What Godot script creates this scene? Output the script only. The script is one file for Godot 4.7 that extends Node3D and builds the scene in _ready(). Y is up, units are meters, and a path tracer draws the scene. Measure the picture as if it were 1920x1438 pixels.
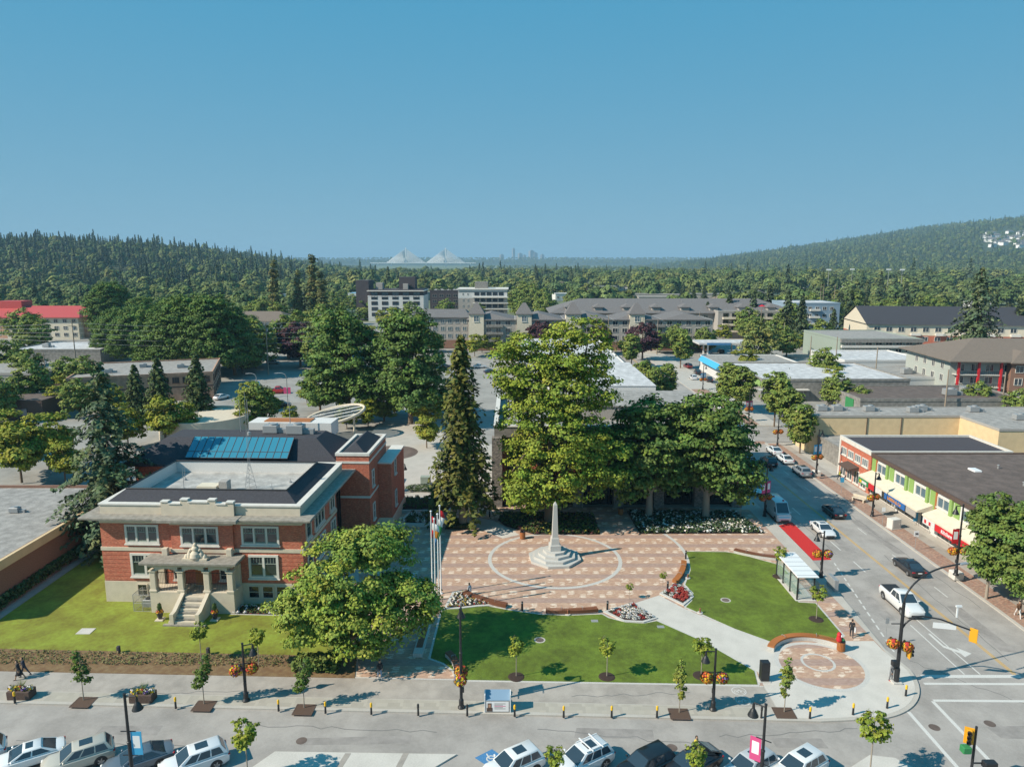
extends Node3D
# A town square seen from the air: town hall, plaza with obelisk, main street, wooded hills and a far bridge.
# Metres; the camera stands at (0, 36, 0) above the street and looks along -z.
const EYE := 36.0
const FOCAL := 1333.0          # pixels of the 1920 x 1438 photograph
const SUN := 1.08
const EXPOSURE := 1.95
const DOWN := 0.17013          # radians the camera looks down
var M := {}
var TX := {}
var taken := {}
var rng := RandomNumberGenerator.new()
var CUBE := BoxMesh.new()

# ------------------------------------------------------------------ mesh builder
class MB:
	var v := PackedVector3Array()
	var n := PackedVector3Array()
	var c := PackedColorArray()
	var uv := PackedVector2Array()
	var col := Color(1, 1, 1)
	var t := Transform3D()
	func tri(a: Vector3, b: Vector3, d: Vector3) -> void:      # counter-clockwise seen from outside
		a = t * a; b = t * b; d = t * d
		var q := (b - a).cross(d - a).normalized()
		for p in [a, d, b]:
			v.append(p); n.append(q); c.append(col); uv.append(Vector2(p.x, p.z))
	func trin(a: Vector3, b: Vector3, d: Vector3, na: Vector3, nb: Vector3, nd: Vector3) -> void:
		v.append(t * a); v.append(t * d); v.append(t * b)
		n.append((t.basis * na).normalized()); n.append((t.basis * nd).normalized()); n.append((t.basis * nb).normalized())
		for i in 3:
			c.append(col); uv.append(Vector2(v[v.size() - 3 + i].x, v[v.size() - 3 + i].z))
	func quad(a: Vector3, b: Vector3, d: Vector3, e: Vector3) -> void:
		tri(a, b, d); tri(a, d, e)
	func box(at: Vector3, s: Vector3, turn := 0.0, cut := 0.0) -> void:
		var keep := t
		t = t * Transform3D(Basis(Vector3.UP, turn), at)
		var h := s * 0.5
		if cut <= 0.0:
			for ax in 3:
				for sg in [-1.0, 1.0]:
					var u := (ax + 1) % 3; var w := (ax + 2) % 3
					var p := []
					for k in [[-1, -1], [1, -1], [1, 1], [-1, 1]]:
						var q := Vector3()
						q[ax] = sg * h[ax]; q[u] = k[0] * h[u]; q[w] = k[1] * h[w]
						p.append(q)
					if sg > 0: quad(p[0], p[1], p[2], p[3])
					else: quad(p[3], p[2], p[1], p[0])
		else:
			var k := cut
			var ring := [Vector2(h.x, h.z - k), Vector2(h.x, k - h.z), Vector2(h.x - k, -h.z), Vector2(k - h.x, -h.z), Vector2(-h.x, k - h.z), Vector2(-h.x, h.z - k), Vector2(k - h.x, h.z), Vector2(h.x - k, h.z)]
			var rings := []
			for lv in [[-h.y, k], [k - h.y, 0.0], [h.y - k, 0.0], [h.y, k]]:
				var r := []
				for q in ring:
					r.append(Vector3(q.x - signf(q.x) * lv[1], lv[0], q.y - signf(q.y) * lv[1]))
				rings.append(r)
			loft(rings, true, true)
		t = keep
	func loft(rings: Array, cap0 := true, cap1 := true, closed := true) -> void:   # rings run counter-clockwise seen from the far end's outside
		for i in rings.size() - 1:
			var a: Array = rings[i]; var b: Array = rings[i + 1]
			var m := a.size()
			for j in (m if closed else m - 1):
				var k := (j + 1) % m
				quad(a[j], a[k], b[k], b[j])
		if cap0:
			var a: Array = rings[0]
			for j in range(1, a.size() - 1): tri(a[0], a[j + 1], a[j])
		if cap1:
			var b: Array = rings[-1]
			for j in range(1, b.size() - 1): tri(b[0], b[j], b[j + 1])
	func cyl(p: Vector3, q: Vector3, r0: float, r1: float, seg := 8, caps := true) -> void:
		var ax := (q - p).normalized()
		var e := ax.cross(Vector3(0, 0, 1) if absf(ax.z) < 0.9 else Vector3(1, 0, 0)).normalized()
		var f := ax.cross(e)
		for i in seg:
			var d0 := e * cos(TAU * i / seg) + f * sin(TAU * i / seg)
			var d1 := e * cos(TAU * (i + 1) / seg) + f * sin(TAU * (i + 1) / seg)
			trin(p + d0 * r0, p + d1 * r0, q + d1 * r1, d0, d1, d1)
			if r1 > 0.0001: trin(p + d0 * r0, q + d1 * r1, q + d0 * r1, d0, d1, d0)
			if caps:
				tri(p, p + d1 * r0, p + d0 * r0)
				if r1 > 0.0001: tri(q, q + d0 * r1, q + d1 * r1)
	func tube(path: Array, r: float, seg := 6) -> void:
		for i in path.size() - 1: cyl(path[i], path[i + 1], r, r, seg)
	func lathe(at: Vector3, prof: Array, seg := 12) -> void:      # [radius, height] from the bottom up
		for i in prof.size() - 1:
			var a: Array = prof[i]; var b: Array = prof[i + 1]
			var sl := Vector2(b[1] - a[1], a[0] - b[0]).normalized()
			for j in seg:
				var d0 := Vector3(cos(TAU * j / seg), 0, -sin(TAU * j / seg))
				var d1 := Vector3(cos(TAU * (j + 1) / seg), 0, -sin(TAU * (j + 1) / seg))
				var n0 := d0 * sl.x + Vector3.UP * sl.y; var n1 := d1 * sl.x + Vector3.UP * sl.y
				var A: Vector3 = at + d0 * a[0] + Vector3.UP * a[1]; var B: Vector3 = at + d1 * a[0] + Vector3.UP * a[1]
				var C: Vector3 = at + d1 * b[0] + Vector3.UP * b[1]; var D: Vector3 = at + d0 * b[0] + Vector3.UP * b[1]
				if a[0] > 0.0001: trin(A, B, C, n0, n1, n1)
				if b[0] > 0.0001: trin(A, C, D, n0, n1, n0)
	func prism(pts: PackedVector2Array, y0: float, y1: float, top := true, bottom := false) -> void:   # pts are (x, z)
		if Geometry2D.is_polygon_clockwise(pts):
			pts = pts.duplicate(); pts.reverse()
		var m := pts.size()
		if y1 > y0:
			for i in m:
				var a := pts[i]; var b := pts[(i + 1) % m]
				quad(Vector3(b.x, y0, b.y), Vector3(a.x, y0, a.y), Vector3(a.x, y1, a.y), Vector3(b.x, y1, b.y))
		var ix := Geometry2D.triangulate_polygon(pts)
		for i in range(0, ix.size(), 3):
			var a := pts[ix[i]]; var b := pts[ix[i + 1]]; var d := pts[ix[i + 2]]
			if (b - a).cross(d - a) > 0: var s := b; b = d; d = s
			if top: tri(Vector3(a.x, y1, a.y), Vector3(b.x, y1, b.y), Vector3(d.x, y1, d.y))
			if bottom: tri(Vector3(a.x, y0, a.y), Vector3(d.x, y0, d.y), Vector3(b.x, y0, b.y))
	func leaf(p: Vector3, nn: Vector3, s: float, long := 1.4, spin := 0.0) -> void:    # a bent four-cornered leaf clump
		var e := nn.cross(Vector3(0.31, 0.2, 0.93)).normalized().rotated(nn, spin)
		var f := nn.cross(e)
		var a := p - e * s * long; var b := p - f * s + nn * s * 0.25; var d := p + e * s * long; var g := p + f * s + nn * s * 0.25
		trin(a, b, d, nn, (nn - f * 0.4), nn); trin(a, d, g, nn, nn, (nn + f * 0.4))
	func smooth(limit := 0.7) -> void:
		var at := {}
		for i in v.size():
			var k := Vector3i((v[i] * 500.0).round())
			if not at.has(k): at[k] = []
			at[k].append(i)
		var r := n.duplicate()
		for k in at:
			for i in at[k]:
				var s := Vector3()
				for j in at[k]:
					if n[i].dot(n[j]) > limit: s += n[j]
				r[i] = s.normalized()
		n = r
	func mesh() -> ArrayMesh:
		var a := []
		a.resize(Mesh.ARRAY_MAX)
		a[Mesh.ARRAY_VERTEX] = v; a[Mesh.ARRAY_NORMAL] = n; a[Mesh.ARRAY_COLOR] = c; a[Mesh.ARRAY_TEX_UV] = uv
		var m := ArrayMesh.new()
		if v.size(): m.add_surface_from_arrays(Mesh.PRIMITIVE_TRIANGLES, a)
		return m

# ------------------------------------------------------------------ naming and placing
func numbered(called: String) -> String:
	if not taken.has(called):
		taken[called] = 0
		return called
	taken[called] += 1
	return "%s_%03d" % [called, taken[called]]
func tag(o: Node, label := "", category := "", group := "", kind := "") -> Node:
	for k in [["label", label], ["category", category], ["group", group], ["kind", kind]]:
		if k[1]: o.set_meta(k[0], k[1])
	return o
func thing(called: String, label: String, category: String, at := Vector3.ZERO, turn := 0.0, group := "") -> Node3D:
	var o := Node3D.new()
	o.name = numbered(called)
	add_child(o)
	o.position = at; o.rotation.y = turn
	tag(o, label, category, group)
	return o
func put(b, called: String, m: Material, parent: Node = null) -> MeshInstance3D:
	var o := MeshInstance3D.new()
	o.mesh = b.mesh() if b is MB else b
	o.material_override = m
	o.name = called if parent else numbered(called)
	(parent if parent else self).add_child(o, true)
	return o
func cube(parent: Node, called: String, m: Material, at: Vector3, s: Vector3, turn := 0.0) -> MeshInstance3D:
	var o := put(CUBE, called, m, parent)
	o.transform = Transform3D(Basis(Vector3.UP, turn).scaled_local(s), at)
	return o
func copy(o: Node3D, at: Vector3, turn := 0.0, sc := Vector3.ONE, label := "", group := "") -> Node3D:
	var r: Node3D = o.duplicate()
	r.name = numbered(String(o.get_meta("kindname", o.name)))
	add_child(r)
	r.transform = Transform3D(Basis(Vector3.UP, turn).scaled_local(sc), at)
	if label: r.set_meta("label", label)
	if group: r.set_meta("group", group)
	return r
func setting(b: MB, called: String, m: Material) -> MeshInstance3D:
	return tag(put(b, called, m), "", "", "", "structure")
func P(u: float, v: float, h := 0.0) -> Vector3:      # where the sight line through a pixel meets the level h
	var x := (u - 960.0) / FOCAL; var y := (719.0 - v) / FOCAL
	var dy := y * cos(DOWN) - sin(DOWN); var dz := -(cos(DOWN) + y * sin(DOWN))
	var s := (h - EYE) / dy
	return Vector3(x * s, h, dz * s)
func V(a: Array) -> PackedVector2Array:
	var r := PackedVector2Array()
	for i in range(0, a.size(), 2): r.append(Vector2(a[i], a[i + 1]))
	return r
func arc(cx: float, cz: float, r: float, a0: float, a1: float, steps := 24) -> PackedVector2Array:   # degrees, 0 = +x, 90 = towards the camera
	var o := PackedVector2Array()
	for i in steps + 1:
		var a := deg_to_rad(lerpf(a0, a1, float(i) / steps))
		o.append(Vector2(cx + r * cos(a), cz + r * sin(a)))
	return o
func rf(a: float, b: float) -> float: return rng.randf_range(a, b)

# ------------------------------------------------------------------ materials
func noise_tex(size: int, layers: Array, lo: float, hi: float, tint := Color(1, 1, 1), tint2 := Color(1, 1, 1)) -> ImageTexture:
	var sum := PackedFloat32Array(); sum.resize(size * size)
	var total := 0.0
	for l in layers:                       # [frequency, weight, seed]
		var f := FastNoiseLite.new()
		f.noise_type = FastNoiseLite.TYPE_SIMPLEX_SMOOTH; f.frequency = l[0]; f.seed = l[2]; f.fractal_octaves = 3
		var d := f.get_seamless_image(size, size).get_data()
		for i in size * size: sum[i] += d[i] * l[1]
		total += l[1] * 255.0
	var out := PackedByteArray(); out.resize(size * size * 3)
	for i in size * size:
		var k := sum[i] / total
		var s := lerpf(lo, hi, k)
		var tc := tint.lerp(tint2, k)
		out[i * 3] = clampi(int(s * tc.r * 255), 0, 255); out[i * 3 + 1] = clampi(int(s * tc.g * 255), 0, 255); out[i * 3 + 2] = clampi(int(s * tc.b * 255), 0, 255)
	return ImageTexture.create_from_image(Image.create_from_data(size, size, false, Image.FORMAT_RGB8, out))
func mat(key: String, c: Color, rough := 0.85, tex := "", tile := 4.0, metal := 0.0) -> StandardMaterial3D:
	var m := StandardMaterial3D.new()
	m.resource_name = key
	m.albedo_color = c
	m.roughness = rough; m.metallic = metal
	if tex:
		m.albedo_texture = TX[tex]
		m.uv1_triplanar = true; m.uv1_world_triplanar = true
		m.uv1_scale = Vector3.ONE / tile
	M[key] = m
	return m
func mat_uv(key: String, c: Color, tex: String, tx: float, tz: float, rough := 0.9) -> StandardMaterial3D:
	var m := mat(key, c, rough)
	m.albedo_texture = TX[tex]
	m.uv1_scale = Vector3(1.0 / tx, 1.0 / tz, 1)
	return m
func leafmat(key: String, c: Color, back := 0.35) -> void:
	var m := mat(key, c, 0.7)
	m.vertex_color_use_as_albedo = true
	m.backlight_enabled = true
	m.backlight = Color(c.r * back, c.g * back, c.b * back * 0.5)
	m.metallic_specular = 0.25
func glass(key: String, c: Color, rough := 0.08) -> void:
	var m := mat(key, c, rough, "", 1.0, 0.0)
	m.metallic_specular = 0.8
func brick_tex(bw: int, bh: int, nx: int, ny: int, mortar: Color, cols: Array, seed_: int, vary := 0.1) -> ImageTexture:
	rng.seed = seed_
	var im := Image.create(bw * nx, bh * ny, false, Image.FORMAT_RGB8)
	im.fill(mortar)
	for j in ny:
		for i in nx + 1:
			var c: Color = cols[rng.randi() % cols.size()]
			c = c * rf(1.0 - vary, 1.0 + vary)
			im.fill_rect(Rect2i(i * bw - (bw / 2 if j % 2 else 0), j * bh, bw - 1, bh - 1), c)
	return ImageTexture.create_from_image(im)
func paver_tex() -> ImageTexture:
	# 12.8 m x 6 m: plain mauve bands part bands of tan pavers that hold clusters of pale ones
	rng.seed = 5
	var im := Image.create(1280, 600, false, Image.FORMAT_RGB8)
	im.fill(Color("a69282"))
	for j in 40:
		var row := j % 20                     # two bands of 3 m
		var plain := row < 7
		for i in 44:
			var c: Color
			if plain: c = [Color("b69e94"), Color("b0978c"), Color("bba59a"), Color("b39b8f")][rng.randi() % 4]
			else:
				c = [Color("ccae98"), Color("c4a48e"), Color("d1b59e"), Color("c2a18c"), Color("c9aa94")][rng.randi() % 5]
				var k := (row - 8) % 4
				if row > 7 and row < 19 and k != 3 and (i + (3 if row > 13 else 0)) % 7 < 2 and rng.randf() < 0.85: c = Color("f0e2d0")
			c = c * rf(0.96, 1.03)
			im.fill_rect(Rect2i(i * 30 - (15 if j % 2 else 0), j * 15, 29, 14), c)
	return ImageTexture.create_from_image(im)
func materials() -> void:
	TX.grain = noise_tex(512, [[0.05, 1.0, 1], [0.25, 0.7, 2]], 0.72, 1.12)
	TX.blotch = noise_tex(512, [[0.008, 1.0, 3], [0.05, 0.6, 4], [0.3, 0.5, 5]], 0.66, 1.14)
	TX.grass = noise_tex(1024, [[0.004, 0.9, 6], [0.02, 0.7, 7], [0.08, 0.6, 18], [0.3, 1.2, 8]], 0.4, 1.38, Color(1.0, 0.93, 0.7), Color(0.93, 1.0, 0.95))
	TX.dry = noise_tex(1024, [[0.005, 1.2, 9], [0.03, 0.8, 10], [0.3, 1.0, 11]], 0.6, 1.2, Color(1.08, 0.9, 0.75), Color(0.9, 1.0, 0.85))
	TX.road = noise_tex(1024, [[0.003, 1.0, 12], [0.012, 0.7, 13], [0.06, 0.4, 15], [0.35, 0.9, 14]], 0.72, 1.14)
	TX.broom = noise_tex(1024, [[0.004, 0.5, 22], [0.05, 0.5, 25], [0.35, 0.9, 24]], 0.84, 1.1)
	TX.brick = brick_tex(24, 8, 20, 60, Color("a58a7a"), [Color("c8735c"), Color("cf7d65"), Color("c06c54"), Color("d2866c")], 3)
	TX.paver = paver_tex()
	TX.redpaver = brick_tex(32, 16, 24, 48, Color("8f7568"), [Color("b99a8a"), Color("ae8e80"), Color("bfa492"), Color("ad998e")], 9)
	TX.slab = brick_tex(128, 128, 6, 6, Color("b3b0aa"), [Color("d2d0ca"), Color("cecCc7"), Color("d6d4ce")], 11, 0.03)
	TX.stone = brick_tex(40, 20, 20, 40, Color("8b8885"), [Color("a6a3a0"), Color("99969a"), Color("b2aeab"), Color("8d8b8c")], 13)
	TX.shingle = brick_tex(12, 8, 40, 60, Color("8f8f8f"), [Color("d0d0d0"), Color("bdbdbd"), Color("c7c7c7")], 15)
	mat("ground", Color("6f7a58"), 0.95, "blotch", 60.0)
	mat_uv("asphalt", Color("a49f9a"), "road", 26, 26)
	mat_uv("asphalt_patch", Color("999490"), "road", 9, 9)
	mat("tar_seal", Color("6f6e6d"), 0.9)
	mat_uv("asphalt_old", Color("9a9893"), "road", 31, 23)
	mat_uv("path_asphalt", Color("a9a29a"), "road", 14, 14)
	mat_uv("concrete", Color("b5b0a8"), "broom", 11, 11)
	mat_uv("slabs", Color("c8c3bb"), "slab", 3.0, 3.0)
	mat_uv("slabs_pale", Color("c5c1ba"), "broom", 9, 9)
	mat_uv("plaza", Color("e6e0dd"), "paver", 12.8, 6)
	mat_uv("redpave", Color("dcd4ce"), "redpaver", 6, 6)
	mat_uv("lawn", Color("697d2a"), "grass", 17, 17)
	mat_uv("drylawn", Color("87943a"), "dry", 19, 19)
	mat_uv("soil", Color("846e5d"), "dry", 4, 4)
	mat("mulch", Color("3f3029"), 0.95, "grain", 1.5)
	mat("bandmark", Color("cac8c3"), 0.85, "grain", 3.0)
	mat("white_paint", Color("d6d5d1"), 0.8, "grain", 2.0)
	mat("yellow_paint", Color("d9a83c"), 0.8, "grain", 2.0)
	mat("red_paint", Color("cf2b26"), 0.8, "grain", 3.0)
	mat("blue_paint", Color("4c86b8"), 0.8, "grain", 3.0)
	mat("brick", Color("ece0da"), 0.9, "brick", 4.0)
	mat("brick_plain", Color("e6d6ce"), 0.9, "brick", 4.0)
	mat("stone", Color("cfcac2"), 0.9, "stone", 5.0)
	mat("limestone", Color("cfc3af"), 0.85, "broom", 5.0)
	mat("white_trim", Color("d6d2ca"), 0.7, "broom", 4.0)
	mat("siding", Color("e2e0dc"), 0.7, "grain", 3.0)
	mat("membrane", Color("b4b2ae"), 0.85, "blotch", 9.0)
	mat("weathered", Color("9c968c"), 0.95, "blotch", 3.5)
	mat("dark_shingle", Color("50515a"), 0.9, "shingle", 5.0)
	mat("grey_shingle", Color("938f8f"), 0.9, "shingle", 6.0)
	mat("tan_shingle", Color("9c8d80"), 0.9, "shingle", 6.0)
	mat("tar", Color("6c5f59"), 0.95, "blotch", 11.0)
	mat("gravel_roof", Color("a29f9b"), 0.95, "blotch", 8.0)
	mat("white_roof", Color("cfcfd0"), 0.85, "blotch", 12.0)
	mat("red_roof", Color("c4504e"), 0.6, "grain", 5.0)
	mat("beige", Color("d6be96"), 0.9, "broom", 7.0)
	mat("peach", Color("c79c82"), 0.9, "blotch", 6.0)
	mat("cream", Color("d6ccb8"), 0.9, "broom", 5.0)
	mat("grey_wall", Color("8f8c87"), 0.9, "blotch", 6.0)
	mat("dark_wall", Color("4c474c"), 0.9, "grain", 5.0)
	mat("brown_wall", Color("5d4c44"), 0.9, "grain", 5.0)
	mat("sage", Color("9aa79c"), 0.9, "grain", 5.0)
	mat("bluegrey", Color("8ba2b4"), 0.9, "grain", 5.0)
	mat("taupe", Color("ada8a2"), 0.9, "grain", 5.0)
	mat("lime", Color("8fb062"), 0.85, "grain", 3.0)
	mat("white_wall", Color("dcdcda"), 0.85, "grain", 5.0)
	mat("orange_wood", Color("b06f3c"), 0.7, "grain", 1.2)
	mat("red_wood", Color("8d5a40"), 0.7, "grain", 1.2)
	mat("granite", Color("c9c7c2"), 0.55, "grain", 1.0)
	mat("black_metal", Color("26272a"), 0.45)
	mat("grey_metal", Color("9c9fa1"), 0.45, "", 1.0, 0.3)
	mat("white_metal", Color("dfe1e2"), 0.35)
	mat("galvanised", Color("a9abac"), 0.5, "grain", 2.0, 0.2)
	mat("wood_pole", Color("9a8c7c"), 0.9, "grain", 1.5)
	mat("yellow_band", Color("e3b31f"), 0.6)
	mat("signal_yellow", Color("d79a1c"), 0.5)
	mat("red_enamel", Color("c1242b"), 0.5)
	mat("pink_cloth", Color("c34a7d"), 0.8)
	mat("blue_cloth", Color("3f9fcb"), 0.8)
	mat("white_cloth", Color("e4e4e4"), 0.8)
	mat("green_cloth", Color("2f7d4a"), 0.8)
	mat("orange_cloth", Color("d08a2c"), 0.8)
	mat("black_cloth", Color("26262a"), 0.8)
	mat("far_white", Color("e6e6e4"), 0.8)
	mat("far_grey", Color("8f8a84"), 0.7)
	mat("pale_sage", Color("b3b9b2"), 0.9, "grain", 5.0)
	mat("shop_blue", Color("2c62a0"), 0.6)
	mat("brown_brick", Color("93705f"), 0.9, "grain", 4.0)
	mat("blue_top", Color("7c95ab"), 0.3)
	mat("pit_soil", Color("5e4a3e"), 0.95, "grain", 1.0)
	mat("bark", Color("7a6a5a"), 0.95, "grain", 1.0)
	mat("pale_bark", Color("a3988a"), 0.95, "grain", 1.0)
	mat("rubber", Color("1d1d1e"), 0.8)
	mat("alloy", Color("a3a5a8"), 0.35, "", 1.0, 0.6)
	mat("tail_red", Color("a81820"), 0.3)
	mat("lamp_white", Color("e2e2dd"), 0.2)
	mat("plastic_black", Color("2b2b2d"), 0.6)
	mat("body_paint", Color("c8c8c8"), 0.9).vertex_color_use_as_albedo = true
	M.body_paint.albedo_color = Color.WHITE
	mat("plants", Color.WHITE, 0.85).vertex_color_use_as_albedo = true
	M.plants.backlight_enabled = true; M.plants.backlight = Color(0.12, 0.14, 0.04)
	glass("window_glass", Color("2c3842")); glass("dark_glass", Color("1a2226")); glass("pale_glass", Color("5c6e78"))
	glass("hall_glass", Color("27353c"), 0.06); glass("sky_glass", Color("3a7f96"), 0.1); glass("car_glass", Color("2e3a44"))
	var g := mat("clear_glass", Color(0.75, 0.85, 0.85, 0.16), 0.05)
	g.transparency = BaseMaterial3D.TRANSPARENCY_ALPHA
	leafmat("leaf", Color.WHITE)
	M.leaf.backlight = Color(0.4, 0.46, 0.1)
	leafmat("forest", Color.WHITE); M.forest.backlight = Color(0.12, 0.15, 0.06)
	mat("hill", Color("3c4a2c"), 0.95, "blotch", 90.0)
	leafmat("needle", Color.WHITE)
	M.needle.backlight = Color(0.18, 0.21, 0.09)
# ------------------------------------------------------------------ camera, sky, sun
func light_and_camera() -> void:
	var cam := Camera3D.new()
	cam.name = "camera"
	add_child(cam)
	cam.position = Vector3(0, EYE, 0)
	cam.rotation.x = -DOWN
	cam.fov = rad_to_deg(2.0 * atan(719.0 / FOCAL))
	cam.near = 0.5; cam.far = 40000.0
	cam.current = true
	var sky := ProceduralSkyMaterial.new()
	sky.sky_top_color = Color(0.03 / EXPOSURE, 0.31 / EXPOSURE, 0.55 / EXPOSURE).linear_to_srgb(); sky.sky_horizon_color = Color(0.26 / EXPOSURE, 0.47 / EXPOSURE, 0.60 / EXPOSURE).linear_to_srgb()
	sky.sky_curve = 0.16
	sky.ground_bottom_color = Color("5a6a60"); sky.ground_horizon_color = sky.sky_horizon_color
	sky.sun_angle_max = 1.0
	var e := Environment.new()
	e.background_mode = Environment.BG_SKY
	e.sky = Sky.new(); e.sky.sky_material = sky
	e.tonemap_mode = Environment.TONE_MAPPER_LINEAR
	e.tonemap_exposure = EXPOSURE
	e.sdfgi_enabled = true; e.ssao_enabled = true; e.ssil_enabled = true
	e.fog_enabled = true; e.fog_density = 0.00011; e.fog_light_color = Color("93b8d0")
	var w := WorldEnvironment.new()
	w.environment = e; w.name = "world"
	add_child(w)
	var sun := DirectionalLight3D.new()
	sun.name = "sun"
	sun.light_energy = SUN; sun.light_color = Color(1.0, 0.955, 0.88); sun.light_angular_distance = 0.5
	sun.shadow_enabled = true
	add_child(sun)
	sun.look_at_from_position(Vector3.ZERO, Vector3(0.94 * cos(0.663), -sin(0.663), -0.34 * cos(0.663)))

# ------------------------------------------------------------------ ground, streets, square
func sheet(called: String, pts: PackedVector2Array, y: float, m: Material, thick := 0.003) -> MeshInstance3D:
	var b := MB.new()
	b.prism(pts, y - thick, y)
	return setting(b, called, m)
func part_sheet(parent: Node, called: String, pts: PackedVector2Array, y: float, m: Material, thick := 0.003) -> MeshInstance3D:
	var b := MB.new()
	b.prism(pts, y - thick, y)
	return put(b, called, m, parent)
func rect(x0: float, z0: float, x1: float, z1: float) -> PackedVector2Array: return V([x0, z0, x1, z0, x1, z1, x0, z1])
func band(a: Vector2, b: Vector2, w: float) -> PackedVector2Array:
	var d := (b - a).normalized().orthogonal() * w * 0.5
	return PackedVector2Array([a + d, b + d, b - d, a - d])
func front(x: float, off: float) -> float: return -51.98 + x * 0.036 + off    # z of the front kerb line plus an offset
func ground() -> void:
	var b := MB.new()
	b.prism(rect(-26000, -34000, 26000, 900), -0.4, -0.32)
	setting(b, "ground", M.ground)
	sheet("town_lots", V([-330, -60, 360, -60, 360, -430, -330, -430]), -0.2, M.asphalt_old)
	sheet("road", rect(-220, -66, 220, -20), -0.13, M.asphalt)
	sheet("road", rect(33, -430, 51.6, -66), -0.13, M.asphalt)
	sheet("road", rect(51.6, -153, 220, -140), -0.13, M.asphalt)
	sheet("road", rect(-220, -259, 33, -246), -0.13, M.asphalt)
	# the block of the square, with a kerb
	var block := V([-150, front(-150, 0), 24.6, -51.1, 27.6, -51.3]) + arc(28.1, -58.9, 7.6, 86, 4, 20) + V([35.2, -61.6, 36.8, -82.3, 37, -110, 37.2, -134, 36.4, -137, 33, -138, -30, -138, -30, -122, -60, -122, -60, -104, -150, -104])
	b = MB.new(); b.prism(block, -0.3, 0.0)
	setting(b, "pavement", M.concrete)
	sheet("plaza", V([-13.6, -56.75, 21.0, -55.6, 34.95, -61.2, 34.95, -100, -8, -103, -22, -95, -16, -70]), 0.004, M.plaza)
	sheet("footpath", V([-150, front(-150, -4.8), 21.6, front(21.6, -4.5), 21.6, front(21.6, -1.7), -150, front(-150, -1.65)]), 0.008, M.path_asphalt)
	sheet("kerb_paving", V([-150, front(-150, -1.6), 19.5, front(19.5, -1.6), 19.5, front(19.5, -0.35), -150, front(-150, -0.35)]), 0.008, M.slabs)
	sheet("kerb_lip", V([-150, front(-150, -4.95), 21.6, front(21.6, -4.65), 21.6, front(21.6, -4.5), -150, front(-150, -4.8)]), 0.02, M.bandmark, 0.02)
	sheet("corner_paving", V([21.7, -56.1, 21.7, front(21.7, -0.35), 24.6, -51.4, 27.6, -51.65]) + arc(28.1, -58.9, 7.25, 86, 4, 20) + V([34.85, -61.6, 34.85, -63.2, 30.9, -63.2, 25.4, -62.3, 22.2, -65.2, 18.0, -69.9, 16.1, -72.7, 13.0, -70.8, 14.6, -67.4, 18.5, -63.2, 21.9, -58.0]), 0.0085, M.slabs_pale)
	sheet("walkway", V([-2.6, -95.4, -4.4, -96.4, -8.6, -97.6, -11, -94.5, -6.2, -94.2, -1.2, -88.9, 1.0, -90.2]), 0.0085, M.slabs_pale)
	# rings laid in the paving
	for r in [[5.25, -82.4, 8.0, 0.45, 0, 360], [5.4, -84.1, 16.3, 0.42, -35, 12]]:
		var o := arc(r[0], r[1], r[2] + r[3] * 0.5, r[4], r[5], 48); var i := arc(r[0], r[1], r[2] - r[3] * 0.5, r[4], r[5], 48)
		ring_sheet("paving_ring", o, i, 0.012)
	var disc := sheet("paving_disc", arc(27.95, -59.0, 3.6, 0, 354, 40), 0.012, M.plaza)
	ring_sheet("paving_ring", arc(27.95, -59.0, 4.0, 0, 360, 40), arc(27.95, -59.0, 3.6, 0, 360, 40), 0.0125)
	ring_sheet("paving_ring", arc(27.9, -59.5, 1.5, 0, 360, 30), arc(27.9, -59.5, 1.27, 0, 360, 30), 0.016)
	# lawns with a pale edging
	var lawn1 := V([-7.5, -60.2, -7.3, -69.2, -3.5, -70.5, -0.4, -69.3, 2.8, -68.35, 5.6, -68.1, 9.3, -68.4, 9.9, -67.6, 11.5, -66.7, 13.3, -66.5, 14.7, -67.0, 18.4, -63.0, 21.6, -58.1, 21.2, -56.05, 16.6, -56.15, -4.6, -56.75, -5.2, -58.2, -6.2, -59.4])
	var lawn2 := V([21.9, -84.5, 26.8, -84.4, 28.3, -83.8, 30.2, -82.2, 32.3, -80.4, 32.4, -76.4, 30.6, -76.2, 30.7, -71.0, 32.4, -70.8, 32.3, -64.2, 30.9, -63.4, 29.2, -64.2, 27.2, -64.1, 25.4, -62.6, 22.2, -65.5, 18.4, -70.0, 19.4, -71.4, 20.0, -73.2, 19.6, -75.3, 21.2, -79.2, 21.7, -82])
	for l in [lawn1, lawn2]:
		sheet("lawn_edging", Geometry2D.offset_polygon(l, 0.22, Geometry2D.JOIN_ROUND)[0], 0.014, M.bandmark, 0.012)
		sheet("lawn", l, 0.05, M.lawn, 0.05)
	sheet("lawn", V([-52.2, -61.9, -16.4, -60.5, -14.8, -63, -16.2, -72, -21, -73.5, -21, -80, -52.2, -86]), 0.06, M.drylawn, 0.06)
	sheet("planting_bed", V([-150, -65.2, -52.2, -61.9, -16.4, -60.5, -14.4, -61.0, -13.8, -57.0, -52, -58.3, -150, -61.8]), 0.05, M.soil, 0.05)
	sheet("side_path", V([-53.2, -60.5, -52.3, -60.5, -52.3, -86, -53.2, -86]), 0.03, M.path_asphalt, 0.03)
	# forecourt behind the town hall
	sheet("forecourt", V([-30, -160, -30, -122, -60, -122, -60, -104, -24, -104, -10, -104, -6, -137.9, -12, -160]), 0.006, M.concrete)
	sheet("turning_circle", arc(-23.2, -131.5, 5.2, 0, 354, 40), 0.012, M.tar)
	# far side of the main street
	b = MB.new(); b.prism(V([50.9, -139, 50.9, -70, 50.4, -50, 52.5, -46.5, 56, -45, 120, -42, 120, -139]), -0.3, 0.0)
	setting(b, "pavement", M.concrete)
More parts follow.
